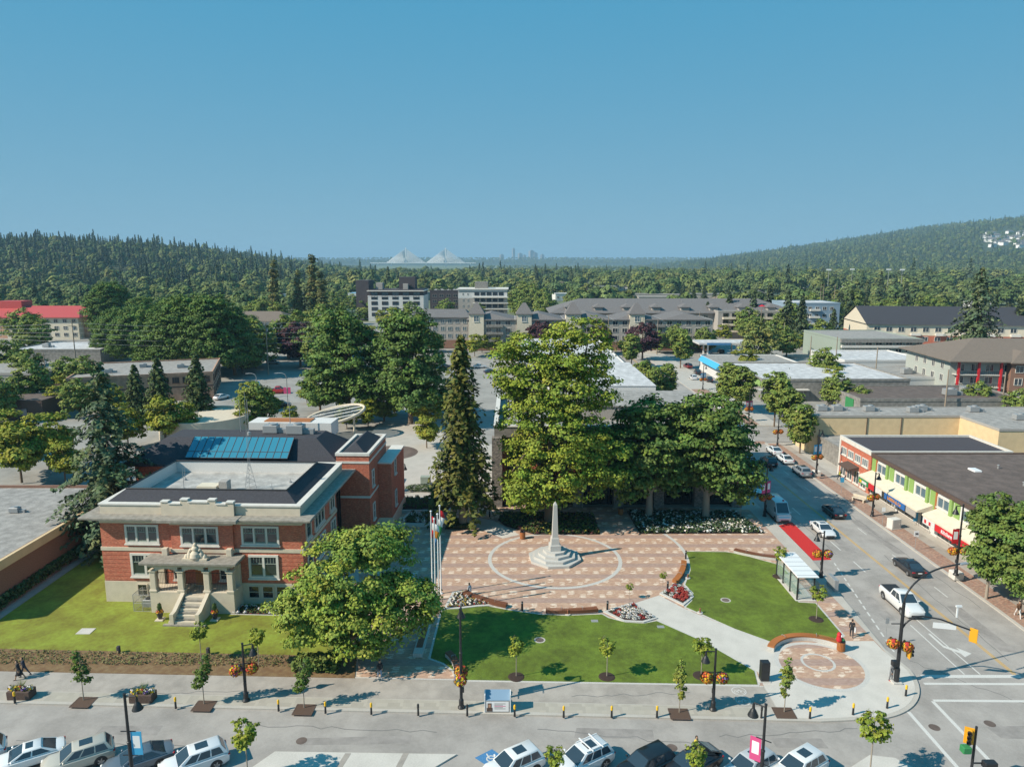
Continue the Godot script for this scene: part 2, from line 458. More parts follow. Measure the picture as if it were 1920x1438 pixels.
	sheet("brick_paving", V([51.25, -138.5, 51.25, -70, 50.8, -50, 53.6, -49, 53.6, -138.5]), 0.004, M.redpave)
	sheet("brick_paving", V([53.6, -138.5, 53.6, -49, 55.0, -49, 55.0, -138.5]), 0.0045, M.path_asphalt)
	b = MB.new(); b.prism(V([50.9, -330, 50.9, -155, 60, -154, 60, -330]), -0.3, 0.0)
	setting(b, "pavement", M.concrete)
	sheet("brick_paving", V([51.2, -200, 51.2, -156, 55.5, -155, 55.5, -200]), 0.004, M.redpave)
	# the kerb island on the near side of the front street
	b = MB.new(); b.prism(V([-19.4, -45.0, -17.7, -47.6, -4.1, -47.3, -6.6, -45.0]), -0.3, -0.01)
	setting(b, "traffic_island", M.slabs_pale)
	for x in [-12.9, -8.6]: sheet("paver_strip", V([x, -45, x + 0.5, -47.4, x + 0.95, -47.4, x + 0.45, -45]), -0.004, M.path_asphalt)
	b = MB.new(); b.prism(V([24, -45.6, 26.5, -47.2, 28.2, -46.9, 30.6, -44, 24, -42]), -0.3, 0.0)
	setting(b, "pavement", M.slabs_pale)
func ring_sheet(called: String, o: PackedVector2Array, i: PackedVector2Array, y: float) -> void:
	var b := MB.new()
	for k in o.size() - 1:
		b.quad(Vector3(i[k].x, y, i[k].y), Vector3(i[k + 1].x, y, i[k + 1].y), Vector3(o[k + 1].x, y, o[k + 1].y), Vector3(o[k].x, y, o[k].y))
	setting(b, called, M.bandmark)
func line(a: Vector2, b: Vector2, w: float, m: Material, called := "road_marking") -> void:
	sheet(called, band(a, b, w), -0.124, m)
func markings() -> void:
	for l in [[36.2, -57.5, 45.0, -57.5, 0.45], [35.8, -56.4, 50.4, -56.3, 0.3], [35.2, -54.0, 50.4, -53.8, 0.3], [32.3, -52.5, 32.3, -40, 0.3], [35.1, -53.9, 35.1, -40, 0.3], [40.2, -57.8, 40.2, -66.5, 0.12], [41.6, -57.8, 41.4, -70, 0.12]]:
		line(Vector2(l[0], l[1]), Vector2(l[2], l[3]), l[4], M.white_paint)
	for k in 2: line(Vector2(44.55 + k * 0.2, -57.8), Vector2(44.3 + k * 0.2, -138), 0.09, M.yellow_paint)
	for k in 2: line(Vector2(44.4 + k * 0.28, -156), Vector2(45.5 + k * 0.28, -300), 0.12, M.yellow_paint)
	for k in 9: line(Vector2(41.75, -72.5 - k * 6.4), Vector2(41.75, -75.5 - k * 6.4), 0.14, M.white_paint)
	for k in 6: line(Vector2(47.6, -72.5 - k * 9), Vector2(47.6, -75.0 - k * 9), 0.12, M.white_paint)
	for k in 15:
		var a := Vector2(35.9, -61.5).lerp(Vector2(39.3, -82), k / 15.0)
		line(a, a + Vector2(0.14, -0.85), 0.16, M.white_paint)
	rng.seed = 14
	for q in [[-30, -50.2, 5, 1.1], [-12, -49.0, 8, 0.9], [8, -49.8, 6, 1.3], [22, -48.6, 4, 1.0], [38.6, -70, 1.2, 5], [46.8, -66, 1.3, 9], [42.9, -88, 1.0, 7], [48.6, -90, 1.1, 12], [46.2, -112, 1.2, 8], [39.5, -50, 4, 1.6], [46, -50.5, 3, 2.2], [-46, -49.5, 6, 1.0]]:
		var pp := PackedVector2Array()
		for k in 4:
			var c4: Array = [[-1, -1], [1, -1], [1, 1], [-1, 1]][k]
			pp.append(Vector2(q[0] + c4[0] * q[2] * 0.5 + rf(-0.25, 0.25), q[1] + c4[1] * q[3] * 0.5 + rf(-0.2, 0.2)))
		sheet("asphalt_patch", pp, -0.127, M.asphalt_patch)
	for q in [[-38, -49.0, -24, -48.2], [-20, -50.8, -6, -50.0], [2, -50.3, 14, -48.6], [16, -49.4, 27, -50.3], [36.5, -60, 43, -53], [45.6, -60, 46.4, -84], [40.6, -84, 40.2, -104], [49.6, -70, 48.9, -98], [-30, -54.8, -18, -55.2], [5, -54.3, 15, -54.9]]:   # sealed cracks wander over the asphalt
		var prev := Vector2(q[0], q[1])
		var bb := MB.new()
		for k in 14:
			var nx := Vector2(q[0], q[1]).lerp(Vector2(q[2], q[3]), (k + 1) / 14.0) + Vector2(rf(-0.22, 0.22), rf(-0.22, 0.22))
			bb.prism(band(prev, nx, 0.07), -0.128 if q[1] > -52 or q[0] > 33 else 0.008, -0.1255 if q[1] > -52 or q[0] > 33 else 0.0105)
			prev = nx
		setting(bb, "sealed_crack", M.tar_seal)
	sheet("red_bus_lane", V([36.95, -93.8, 39.4, -95.2, 39.3, -82.4, 36.85, -82.2]), -0.122, M.red_paint)
	for k in 2: line(Vector2(39.5 + k * 4.4, -139.5), Vector2(39.2 + k * 4.4, -154), 0.3, M.white_paint)
	for x in [47.6, 49.4]: line(Vector2(x, -139.5), Vector2(x - 0.2, -154), 0.5, M.white_paint)
	sheet("brick_crossing", V([36.5, -138.5, 51.4, -138.5, 51.4, -140.8, 36.5, -140.8]), -0.123, M.redpave)
	sheet("brick_crossing", V([36.5, -153, 51.4, -153, 51.4, -155.6, 36.5, -155.6]), -0.123, M.redpave)
	# turn arrow
	sheet("road_marking", V([41.0, -64.8, 41.22, -64.8, 41.22, -62.6, 42.2, -61.7, 42.2, -62.25, 43.0, -61.2, 42.0, -60.6, 42.0, -61.2, 41.0, -62.3]), -0.1235, M.white_paint)
	# disabled parking symbol: blue diamond with a white wheelchair sign
	var c := P(918, 1421, -0.13)
	sheet("parking_symbol", V([c.x - 1.1, c.z, c.x + 0.15, c.z - 0.95, c.x + 1.2, c.z + 0.1, c.x, c.z + 1.0]), -0.122, M.blue_paint)
	ring_sheet_at(c + Vector3(0.1, 0, 0.1), 0.36, 0.1, -0.1185)
	line2(c + Vector3(-0.25, 0, -0.45), c + Vector3(0.0, 0, 0.1), 0.1); line2(c + Vector3(0.0, 0, 0.1), c + Vector3(0.42, 0, 0.05), 0.1)
	# two white bicycle signs on the footpath
	for q in [P(1386, 1296), P(1394, 1314)]:
		ring_sheet_at(q, 0.62, 0.07, 0.014)
		for s in [-1.0, 1.0]: ring_sheet_at(q + Vector3(0.27 * s, 0, 0.12), 0.2, 0.05, 0.0145)
		var k := MB.new(); k.prism(band(Vector2(q.x - 0.25, q.z + 0.1), Vector2(q.x + 0.1, q.z - 0.2), 0.06), 0.012, 0.0142); k.prism(band(Vector2(q.x + 0.25, q.z + 0.1), Vector2(q.x + 0.02, q.z - 0.25), 0.06), 0.012, 0.0148)
		setting(k, "bicycle_marking", M.white_paint)
	for q in [P(565, 1389, -0.13), P(1260, 1402, -0.13), P(1857, 1357, -0.13), P(1753, 1364, -0.13)]:
		sheet("manhole_cover", arc(q.x, q.z, 0.42, 0, 340, 18), -0.122, M.tar)
	for q in [P(1012, 1201), P(1361, 1126)]:
		sheet("lawn_grate", arc(q.x, q.z, 0.55, 0, 340, 18), 0.056, M.concrete, 0.03); sheet("lawn_grate", arc(q.x, q.z, 0.4, 0, 340, 18), 0.062, M.tar, 0.03)
	for q in [P(1115, 1165), P(1239, 1176)]: sheet("lawn_grate", rect(q.x - 0.35, q.z - 0.25, q.x + 0.35, q.z + 0.25), 0.056, M.galvanised, 0.02)
	var h := P(160, 1185)
	sheet("concrete_cover", rect(h.x - 0.7, h.z - 0.55, h.x + 0.7, h.z + 0.55), 0.1, M.slabs_pale, 0.08)
func line2(a: Vector3, b: Vector3, w: float) -> void: sheet("parking_symbol", band(Vector2(a.x, a.z), Vector2(b.x, b.z), w), -0.117, M.white_paint)
func ring_sheet_at(c: Vector3, r: float, w: float, y: float) -> void:
	var b := MB.new()
	var o := arc(c.x, c.z, r, 0, 360, 20); var i := arc(c.x, c.z, r - w, 0, 360, 20)
	for k in 20: b.quad(Vector3(i[k].x, y, i[k].y), Vector3(i[k + 1].x, y, i[k + 1].y), Vector3(o[k + 1].x, y, o[k + 1].y), Vector3(o[k].x, y, o[k].y))
	setting(b, "road_marking", M.white_paint)
# ------------------------------------------------------------------ buildings
var wcache := {}
func bx(p: Node, called: String, m: Material, x0: float, x1: float, y0: float, y1: float, z0: float, z1: float, cut := 0.0) -> MeshInstance3D:
	if cut > 0.0:
		var b := MB.new()
		b.box(Vector3((x0 + x1) / 2, (y0 + y1) / 2, (z0 + z1) / 2), Vector3(x1 - x0, y1 - y0, absf(z1 - z0)), 0, cut)
		return put(b, called, m, p)
	return cube(p, called, m, Vector3((x0 + x1) / 2, (y0 + y1) / 2, (z0 + z1) / 2), Vector3(absf(x1 - x0), y1 - y0, absf(z1 - z0)))
func window(p: Node, at: Vector3, w: float, h: float, turn := 0.0, nx := 1, ny := 1, fm: Material = null, gm: Material = null, fw := 0.12, sill := true) -> Node3D:
	fm = fm if fm else M.white_trim; gm = gm if gm else M.window_glass
	var key := "%.2f %.2f %d %d %.2f %s" % [w, h, nx, ny, fw, sill]
	if not wcache.has(key):
		var b := MB.new()
		for s in [-1.0, 1.0]:
			b.box(Vector3(s * (w - fw) / 2, 0, 0.05), Vector3(fw, h, 0.14)); b.box(Vector3(0, s * (h - fw) / 2, 0.048), Vector3(w - 2 * fw, fw, 0.136))
		for i in range(1, nx): b.box(Vector3(-w / 2 + w * i / nx, 0, 0.046), Vector3(fw * 0.9, h - 2 * fw, 0.12))
		for j in range(1, ny): b.box(Vector3(0, -h / 2 + h * j / ny, 0.04), Vector3(w - 2 * fw, fw * 0.5, 0.08))
		if sill: b.box(Vector3(0, -h / 2 - 0.08, 0.09), Vector3(w + 0.2, 0.14, 0.24))
		var g := MB.new()
		g.box(Vector3(0, 0, 0.01), Vector3((w - fw) / nx - fw * 0.8, h - fw * 2, 0.03))
		wcache[key] = [b.mesh(), g.mesh()]
	var o := put(wcache[key][0], "window", fm, p)
	o.transform = Transform3D(Basis(Vector3.UP, turn), at)
	for i in nx:
		var q := put(wcache[key][1], "pane", gm, o)
		q.position.x = -w / 2 + fw / 2 + (w - fw) * (i + 0.5) / nx
		if gm == M.hall_glass:                       # sash bars across the upper third
			var sash := MB.new(); var pw := (w - fw) / nx - fw * 0.8
			sash.box(Vector3(0, h * 0.12, 0.04), Vector3(pw, 0.07, 0.05)); sash.box(Vector3(0, -h / 2 + fw + 0.06, 0.04), Vector3(pw, 0.1, 0.05))
			for k in 3: sash.box(Vector3(-pw / 4 + k * pw / 4, h * 0.28, 0.035), Vector3(0.035, h * 0.26, 0.03))
			for sx in [-1.0, 1.0]: sash.box(Vector3(sx * (pw / 2 - 0.035), 0, 0.036), Vector3(0.07, h - fw * 2, 0.05))
			var so := put(sash, "sash", M.sage, o); so.position.x = q.position.x
	return o
func grid(p: Node, o: Vector3, step: Vector3, nx: int, ny: int, dy: float, w: float, h: float, turn := 0.0, fm: Material = null, gm: Material = null, lights := 2) -> void:
	for j in ny:
		for i in nx: window(p, o + step * i + Vector3.UP * dy * j, w, h, turn, lights, 1, fm, gm, 0.1, false)
func hip(p: Node, called: String, m: Material, x0: float, x1: float, z0: float, z1: float, y: float, rise: float, inset: float, thick := 0.25) -> MeshInstance3D:
	# z0 is the front (larger z); a hipped roof, or a gable when inset is 0
	var b := MB.new()
	var zm := (z0 + z1) / 2; var A := Vector3(x0, y, z0); var B := Vector3(x1, y, z0); var C := Vector3(x1, y, z1); var D := Vector3(x0, y, z1)
	var R := Vector3(x0 + inset, y + rise, zm); var S := Vector3(x1 - inset, y + rise, zm)
	if x1 - x0 < absf(z1 - z0):
		var xm := (x0 + x1) / 2
		R = Vector3(xm, y + rise, z0 - inset); S = Vector3(xm, y + rise, z1 + inset)
		b.tri(A, B, R); b.quad(B, C, S, R); b.tri(C, D, S); b.quad(D, A, R, S)
	else:
		b.quad(A, B, S, R); b.tri(B, C, S); b.quad(C, D, R, S); b.tri(D, A, R)
	b.t = Transform3D(Basis(), Vector3(0, -thick, 0))
	b.prism(PackedVector2Array([Vector2(x0, z0), Vector2(x1, z0), Vector2(x1, z1), Vector2(x0, z1)]), y, y + thick, false, true)
	return put(b, called, m, p)
func parapet(p: Node, m: Material, x0: float, x1: float, z0: float, z1: float, y0: float, y1: float, w := 0.3, called := "parapet") -> void:
	var b := MB.new()
	b.box(Vector3((x0 + x1) / 2, (y0 + y1) / 2, z0 - w / 2), Vector3(x1 - x0, y1 - y0, w)); b.box(Vector3((x0 + x1) / 2, (y0 + y1) / 2, z1 + w / 2), Vector3(x1 - x0, y1 - y0, w))
	for x in [x0 + w / 2, x1 - w / 2]: b.box(Vector3(x, (y0 + y1) / 2, (z0 + z1) / 2), Vector3(w, y1 - y0 - 0.004, z0 - z1 - 2 * w))
	put(b, called, m, p)
func roof_unit(p: Node, at: Vector3, s: float) -> void:
	var b := MB.new(); b.box(at + Vector3(0, 0.45 * s, 0), Vector3(1.5 * s, 0.8 * s, 1.0 * s), 0, 0.05); b.lathe(at + Vector3(0.2 * s, 0.85 * s, 0), [[0.38 * s, 0.0], [0.38 * s, 0.14 * s], [0.0, 0.14 * s]], 12); b.box(at + Vector3(1.2 * s, 0.25 * s, 0), Vector3(0.9 * s, 0.45 * s, 0.5 * s))
	put(b, "air_unit", M.galvanised, p)
func vent(p: Node, at: Vector3) -> void:
	var b := MB.new(); b.cyl(at, at + Vector3(0, 0.5, 0), 0.1, 0.1, 8); b.lathe(at + Vector3(0, 0.5, 0), [[0.18, 0.0], [0.18, 0.06], [0.0, 0.14]], 8)
	put(b, "vent", M.galvanised, p)
func awning(p: Node, m: Material, x0: float, x1: float, y: float, z: float, out: float, drop: float) -> MeshInstance3D:
	var b := MB.new()
	b.loft([[Vector3(x0, y, z), Vector3(x0, y - drop - 0.25, z), Vector3(x0, y - drop - 0.25, z + out), Vector3(x0, y - drop, z + out)], [Vector3(x1, y, z), Vector3(x1, y - drop - 0.25, z), Vector3(x1, y - drop - 0.25, z + out), Vector3(x1, y - drop, z + out)]])
	return put(b, "awning", m, p)
func text(p: Node, s: String, at: Vector3, size: float, m: Material, turn := 0.0, bold := true) -> MeshInstance3D:
	var f := SystemFont.new(); f.font_names = PackedStringArray(["Droid Sans"])
	if bold: f.font_weight = 700
	var t := TextMesh.new(); t.text = s; t.font = f; t.font_size = 32; t.pixel_size = size / 32.0; t.depth = 0.03
	var o := put(t, "lettering", m, p)
	o.transform = Transform3D(Basis(Vector3.UP, turn), at)
	return o

func town_hall() -> void:
	var L := P(201, 1128)
	var t := thing("town_hall", "red brick heritage town hall with stone porch, wide cornice and stepped parapet", "building", L, -0.036)
	bx(t, "foundation", M.limestone, -0.06, 21.56, 0, 2.4, 0.06, -12.7)
	bx(t, "wall", M.brick, 0, 21.5, 2.4, 8.9, 0, -12.7)
	bx(t, "bay_wall", M.brick, 7.7, 14.3, 2.4, 8.9, 0.3, -0.5)
	for k in 7:
		var y := 2.52 + k * 0.47
		bx(t, "brick_course", M.brick, -0.035, 21.535, y, y + 0.385, 0.035, -12.65)
	bx(t, "string_course", M.limestone, -0.1, 21.6, 5.86, 6.25, 0.1, -12.6)
	bx(t, "bay_string_course", M.limestone, 7.6, 14.4, 5.87, 6.24, 0.4, -0.5)
	bx(t, "frieze", M.limestone, -0.05, 21.55, 8.9, 9.4, 0.06, -16.4)
	bx(t, "bay_frieze", M.limestone, 7.65, 14.35, 8.905, 9.395, 0.36, -0.5)
	bx(t, "cornice", M.white_trim, -0.8, 22.3, 9.4, 9.6, 0.8, -16.8)
	bx(t, "cornice_shelf", M.weathered, -1.5, 22.9, 9.6, 9.88, 1.25, -17.2, 0.06)
	bx(t, "bay_cornice", M.weathered, 6.6, 15.4, 9.55, 9.93, 1.75, -0.4, 0.06)
	parapet(t, M.limestone, 0.1, 21.4, -0.1, -16.2, 9.88, 10.85, 0.45)
	parapet(t, M.white_trim, 0.0, 21.5, 0.0, -16.3, 10.85, 11.0, 0.65, "coping")
	var b := MB.new()
	for q in [[6.9, 14.6, 11.15], [9.0, 9.8, 11.6], [11.9, 12.7, 11.6], [9.8, 11.9, 11.35], [6.9, 7.6, 11.35], [13.9, 14.6, 11.35]]:
		b.box(Vector3((q[0] + q[1]) / 2, (9.9 + q[2]) / 2, 0.12), Vector3(q[1] - q[0], q[2] - 9.9, 0.3 + 0.01 * q[2]))
	put(b, "pediment", M.limestone, t)
	b = MB.new()
	for q in [[9.0, 9.8, 11.6], [11.9, 12.7, 11.6], [9.8, 11.9, 11.35], [6.9, 7.7, 11.35], [13.8, 14.6, 11.35], [7.7, 9.0, 11.15], [12.7, 13.8, 11.15]]:
		b.box(Vector3((q[0] + q[1]) / 2, q[2] + 0.06, 0.1), Vector3(q[1] - q[0] + 0.02, 0.12, 0.62))
	put(b, "pediment_coping", M.white_trim, t)
	# roof: shingle slopes round a sunken flat roof
	var o := [Vector3(0.6, 10.95, -0.6), Vector3(20.9, 10.95, -0.6), Vector3(20.9, 10.95, -15.7), Vector3(0.6, 10.95, -15.7)]
	var i := [Vector3(2.0, 12.0, -2.0), Vector3(19.4, 12.0, -2.0), Vector3(19.4, 12.0, -12.7), Vector3(2.0, 12.0, -12.7)]
	b = MB.new()
	for k in 4: b.quad(o[k], o[(k + 1) % 4], i[(k + 1) % 4], i[k])
	put(b, "shingle_slope", M.dark_shingle, t)
	b = MB.new()
	for k in 4:
		var a: Vector3 = i[(k + 1) % 4]; var c: Vector3 = i[k]
		b.quad(a, c, Vector3(c.x, 10.6, c.z), Vector3(a.x, 10.6, a.z))
	put(b, "well_siding", M.siding, t)
	b = MB.new()
	for k in 4: b.tube([i[k] + Vector3.UP * 0.03, i[(k + 1) % 4] + Vector3.UP * 0.03], 0.09, 6)
	put(b, "ridge_flashing", M.black_metal, t)
	bx(t, "flat_roof", M.membrane, 2.0, 19.4, 10.4, 10.62, -2.0, -12.7)
	b = MB.new(); b.box(Vector3(9.3, 11.0, -5.6), Vector3(2.2, 0.75, 1.4)); put(b, "roof_hatch", M.cream, t)
	b = MB.new(); b.box(Vector3(11.1, 11.25, -5.6), Vector3(1.0, 1.3, 1.0), 0, 0.05); put(b, "chimney", M.taupe, t)
	b = MB.new()
	var mast := Vector3(13.6, 10.6, -6.5)
	for a in 3:
		var d := Vector3(cos(a * TAU / 3), 0, sin(a * TAU / 3))
		b.cyl(mast + d * 0.75, mast + d * 0.13 + Vector3.UP * 3.0, 0.022, 0.02, 5); b.cyl(mast + d * 0.13 + Vector3.UP * 3.0, mast + d * 0.06 + Vector3.UP * 8.8, 0.016, 0.012, 5)
		var d2 := Vector3(cos((a + 1) * TAU / 3), 0, sin((a + 1) * TAU / 3))
		for k in 6: b.cyl(mast + d * lerpf(0.75, 0.13, k / 6.0) + Vector3.UP * k * 0.5, mast + d2 * lerpf(0.75, 0.13, (k + 1) / 6.0) + Vector3.UP * (k + 1) * 0.5, 0.018, 0.018, 4)
	b.cyl(mast + Vector3.UP * 8.8, mast + Vector3.UP * 11.2, 0.03, 0.015, 5)
	b.lathe(mast + Vector3(0.25, 6.2, 0), [[0.0, 0.0], [0.2, 0.1], [0.2, 0.4], [0.0, 0.5]], 8)
	put(b, "antenna_mast", M.galvanised, t)
	for q in [[4.6, -9.5, 1.6], [6.2, -6.0, 2.6], [16.2, -6.2, 0.8], [17.3, -9.0, 0.5]]:
		b = MB.new(); b.cyl(Vector3(q[0], 10.6, q[1]), Vector3(q[0], 10.6 + q[2], q[1]), 0.04, 0.03, 6); b.lathe(Vector3(q[0], 10.6, q[1]), [[0.2, 0], [0.16, 0.2], [0.0, 0.25]], 8)
		put(b, "roof_pipe", M.galvanised, t)
	# windows
	for w in [[2.66, 6.28, 0.0], [8.75, 12.8, 0.3], [15.1, 19.1, 0.0]]: window(t, Vector3((w[0] + w[1]) / 2, 7.72, w[2]), w[1] - w[0], 2.1, 0, 3, 1, M.white_trim, M.hall_glass, 0.22)
	for w in [[3.0, 6.2], [15.7, 18.9]]: window(t, Vector3((w[0] + w[1]) / 2, 4.3, 0.05), w[1] - w[0], 2.6, 0, 2, 1, M.white_trim, M.hall_glass, 0.24)
	for w in [[3.5, 4.6], [15.5, 16.7], [17.0, 18.2], [18.5, 19.7]]: window(t, Vector3((w[0] + w[1]) / 2, 1.45, 0.06), w[1] - w[0], 1.4, 0, 1, 2, M.limestone, M.dark_glass, 0.08, false)
	for q in [[1.6, 1.7, 1], [5.4, 3.6, 3], [10.4, 1.9, 2]]:
		window(t, Vector3(21.52, 7.72, -q[0] - 0.4), q[1], 2.1, PI / 2, q[2], 1, M.white_trim, M.hall_glass, 0.18)
		window(t, Vector3(21.56, 4.3, -q[0] - 0.4), q[1], 2.5, PI / 2, q[2], 1, M.white_trim, M.hall_glass, 0.18)
		window(t, Vector3(21.58, 1.4, -q[0] - 0.4), q[1] * 0.8, 1.1, PI / 2, q[2], 1, M.limestone, M.dark_glass, 0.1, false)
	b = MB.new(); b.box(Vector3(11, 5.0, -14.8), Vector3(19.6, 9.9, 4.2)); put(b, "glass_link", M.dark_glass, t)
	for k in 6: bx(t, "mullion", M.black_metal, 20.78, 20.88, 0.1 , 9.6, -12.9 - k * 0.75, -12.98 - k * 0.75)
	# entrance porch
	bx(t, "porch_base", M.limestone, 6.1, 9.75, 0, 2.35, 2.3, 0.06); bx(t, "porch_base", M.limestone, 11.95, 14.9, 0, 2.352, 2.3, 0.06); bx(t, "porch_base", M.limestone, 9.75, 11.95, 0, 2.0, 2.28, 0.06)
	for x in [6.45, 9.35, 12.1, 14.55]:
		b = MB.new(); b.box(Vector3(x, 3.5, 1.95), Vector3(0.62, 2.3, 0.62), 0, 0.05); b.box(Vector3(x, 4.6, 1.95), Vector3(0.8, 0.16, 0.8), 0, 0.03); b.box(Vector3(x, 2.45, 1.95), Vector3(0.8, 0.24, 0.8), 0, 0.03)
		put(b, "column", M.limestone, t)
	for x in [6.45, 14.55]: bx(t, "pilaster", M.limestone, x - 0.3, x + 0.3, 2.3, 4.7, 0.5, 0.1)
	for x in [[6.7, 9.1], [9.6, 11.85], [12.35, 14.3]]:       # shallow arches between the columns
		b = MB.new()
		for k in 8:
			var u := (k + 0.5) / 8.0 * 2 - 1
			var low := 4.86 - 0.32 * u * u
			b.box(Vector3(lerpf(x[0], x[1], (k + 0.5) / 8.0), (low + 5.1) / 2, 1.95), Vector3((x[1] - x[0]) / 8.0 + 0.002, 5.1 - low, 0.5))
		put(b, "arch", M.limestone, t)
	bx(t, "entablature", M.limestone, 6.0, 15.0, 5.1, 5.42, 2.3, 0.3)
	bx(t, "porch_roof", M.weathered, 5.4, 15.5, 5.42, 5.72, 2.75, 0.31, 0.05)
	for x in [7.2, 14.0]: bx(t, "roof_block", M.limestone, x - 0.3, x + 0.3, 5.7, 6.5, 0.9, 0.42, 0.04)
	b = MB.new()                                            # carved crest
	for q in [[0, 0.55, 0.62, 1.1], [0, 1.25, 0.4, 0.5], [0, 1.62, 0.22, 0.34], [-0.62, 0.5, 0.3, 0.95], [0.62, 0.5, 0.3, 0.95], [-0.95, 0.3, 0.28, 0.6], [0.95, 0.3, 0.28, 0.6], [-0.45, 1.05, 0.24, 0.3], [0.45, 1.05, 0.24, 0.3]]:
		b.lathe(Vector3(10.9 + q[0], 5.75 + q[1] - q[3] / 2, 1.7), [[q[2] * 0.7, 0.0], [q[2], q[3] * 0.25], [q[2] * 0.85, q[3] * 0.6], [q[2] * 0.4, q[3] * 0.9], [0.0, q[3]]], 8)
	b.box(Vector3(10.9, 5.8, 1.7), Vector3(2.6, 0.24, 0.8))
	put(b, "crest", M.limestone, t)
	bx(t, "porch_wall", M.brick_plain, 7.0, 14.2, 2.35, 5.1, 0.34, 0.3)
	bx(t, "front_door", M.orange_wood, 10.1, 11.7, 2.3, 4.7, 0.42, 0.36)
	window(t, Vector3(8.3, 3.7, 0.34), 1.1, 1.7, 0, 1, 3); window(t, Vector3(13.2, 3.7, 0.34), 1.1, 1.7, 0, 1, 3)
	for x in [[6.8, 9.0], [9.7, 11.8], [12.4, 14.25]]:
		b = MB.new()
		var n := int((x[1] - x[0]) / 0.16)
		for k in n + 1: b.cyl(Vector3(lerpf(x[0], x[1], k / float(n)), 2.05, 1.95), Vector3(lerpf(x[0], x[1], k / float(n)), 4.4, 1.95), 0.016, 0.016, 4, false)
		b.box(Vector3((x[0] + x[1]) / 2, 4.38, 1.95), Vector3(x[1] - x[0], 0.05, 0.05)); b.box(Vector3((x[0] + x[1]) / 2, 3.2, 1.95), Vector3(x[1] - x[0], 0.04, 0.04))
		put(b, "railing", M.black_metal, t)
	for k in 10:                                            # steps widen towards the lawn
		var w := lerpf(1.9, 2.3, k / 9.0) if k < 8 else lerpf(3.4, 4.3, k - 8)
		bx(t, "step", M.weathered if k % 2 else M.limestone, 10.86 - w / 2, 10.86 + w / 2, 0.0 if k > 7 else 0.1, 2.0 - k * 0.2, 2.6 + k * 0.27 + 0.02, 2.3 + k * 0.27 if k else 2.2)
	for s in [-1.0, 1.0]:
		b = MB.new()
		var x: float = 10.86 + s * 1.3
		b.loft([[Vector3(x + 0.2, 0, 2.31), Vector3(x + 0.2, 2.35, 2.31), Vector3(x - 0.2, 2.35, 2.31), Vector3(x - 0.2, 0, 2.31)], [Vector3(x + 0.2, 0, 4.3), Vector3(x + 0.2, 1.3, 4.3), Vector3(x - 0.2, 1.3, 4.3), Vector3(x - 0.2, 0, 4.3)], [Vector3(x + 0.2, 0, 4.9), Vector3(x + 0.2, 1.25, 4.9), Vector3(x - 0.2, 1.25, 4.9), Vector3(x - 0.2, 0, 4.9)]])
		put(b, "stair_wall", M.limestone, t)
	b = MB.new()                                            # wire cage beside the porch
	for q in [[4.1, 0.2], [6.0, 0.2], [4.1, 2.1], [6.0, 2.1], [5.05, 2.1]]: b.cyl(Vector3(q[0], 0, q[1]), Vector3(q[0], 1.9, q[1]), 0.03, 0.03, 5)
	for y in [0.05, 0.95, 1.9]: b.tube([Vector3(4.1, y, 0.2), Vector3(4.1, y, 2.1), Vector3(6.0, y, 2.1), Vector3(6.0, y, 0.2)], 0.025, 5)
	for k in 24:
		b.cyl(Vector3(4.1 + k * 0.08, 0, 2.1), Vector3(4.1 + k * 0.08, 1.9, 2.1), 0.006, 0.006, 3, false); b.cyl(Vector3(4.1, 0, 0.2 + k * 0.08), Vector3(4.1, 1.9, 0.2 + k * 0.08), 0.006, 0.006, 3, false)
		b.cyl(Vector3(4.1 + k * 0.08, 1.9, 0.2), Vector3(4.1 + k * 0.08, 1.9, 2.1), 0.006, 0.006, 3, false)
	var cage := thing("wire_cage", "grey wire mesh cage standing against the porch of the old hall", "cage", L, -0.036)
	put(b, "mesh_frame", M.galvanised, cage)
	var air := thing("air_conditioner", "pale air conditioning box inside the wire cage beside the porch", "air conditioner", L + Vector3(5.0, 0, 1.0), -0.036)
	bx(air, "casing", M.grey_metal, -0.5, 0.5, 0.03, 0.85, 0.4, -0.4, 0.04); b = MB.new(); b.lathe(Vector3(0, 0.85, 0), [[0.32, 0.0], [0.32, 0.06], [0.0, 0.06]], 12); put(b, "fan_guard", M.black_metal, air)

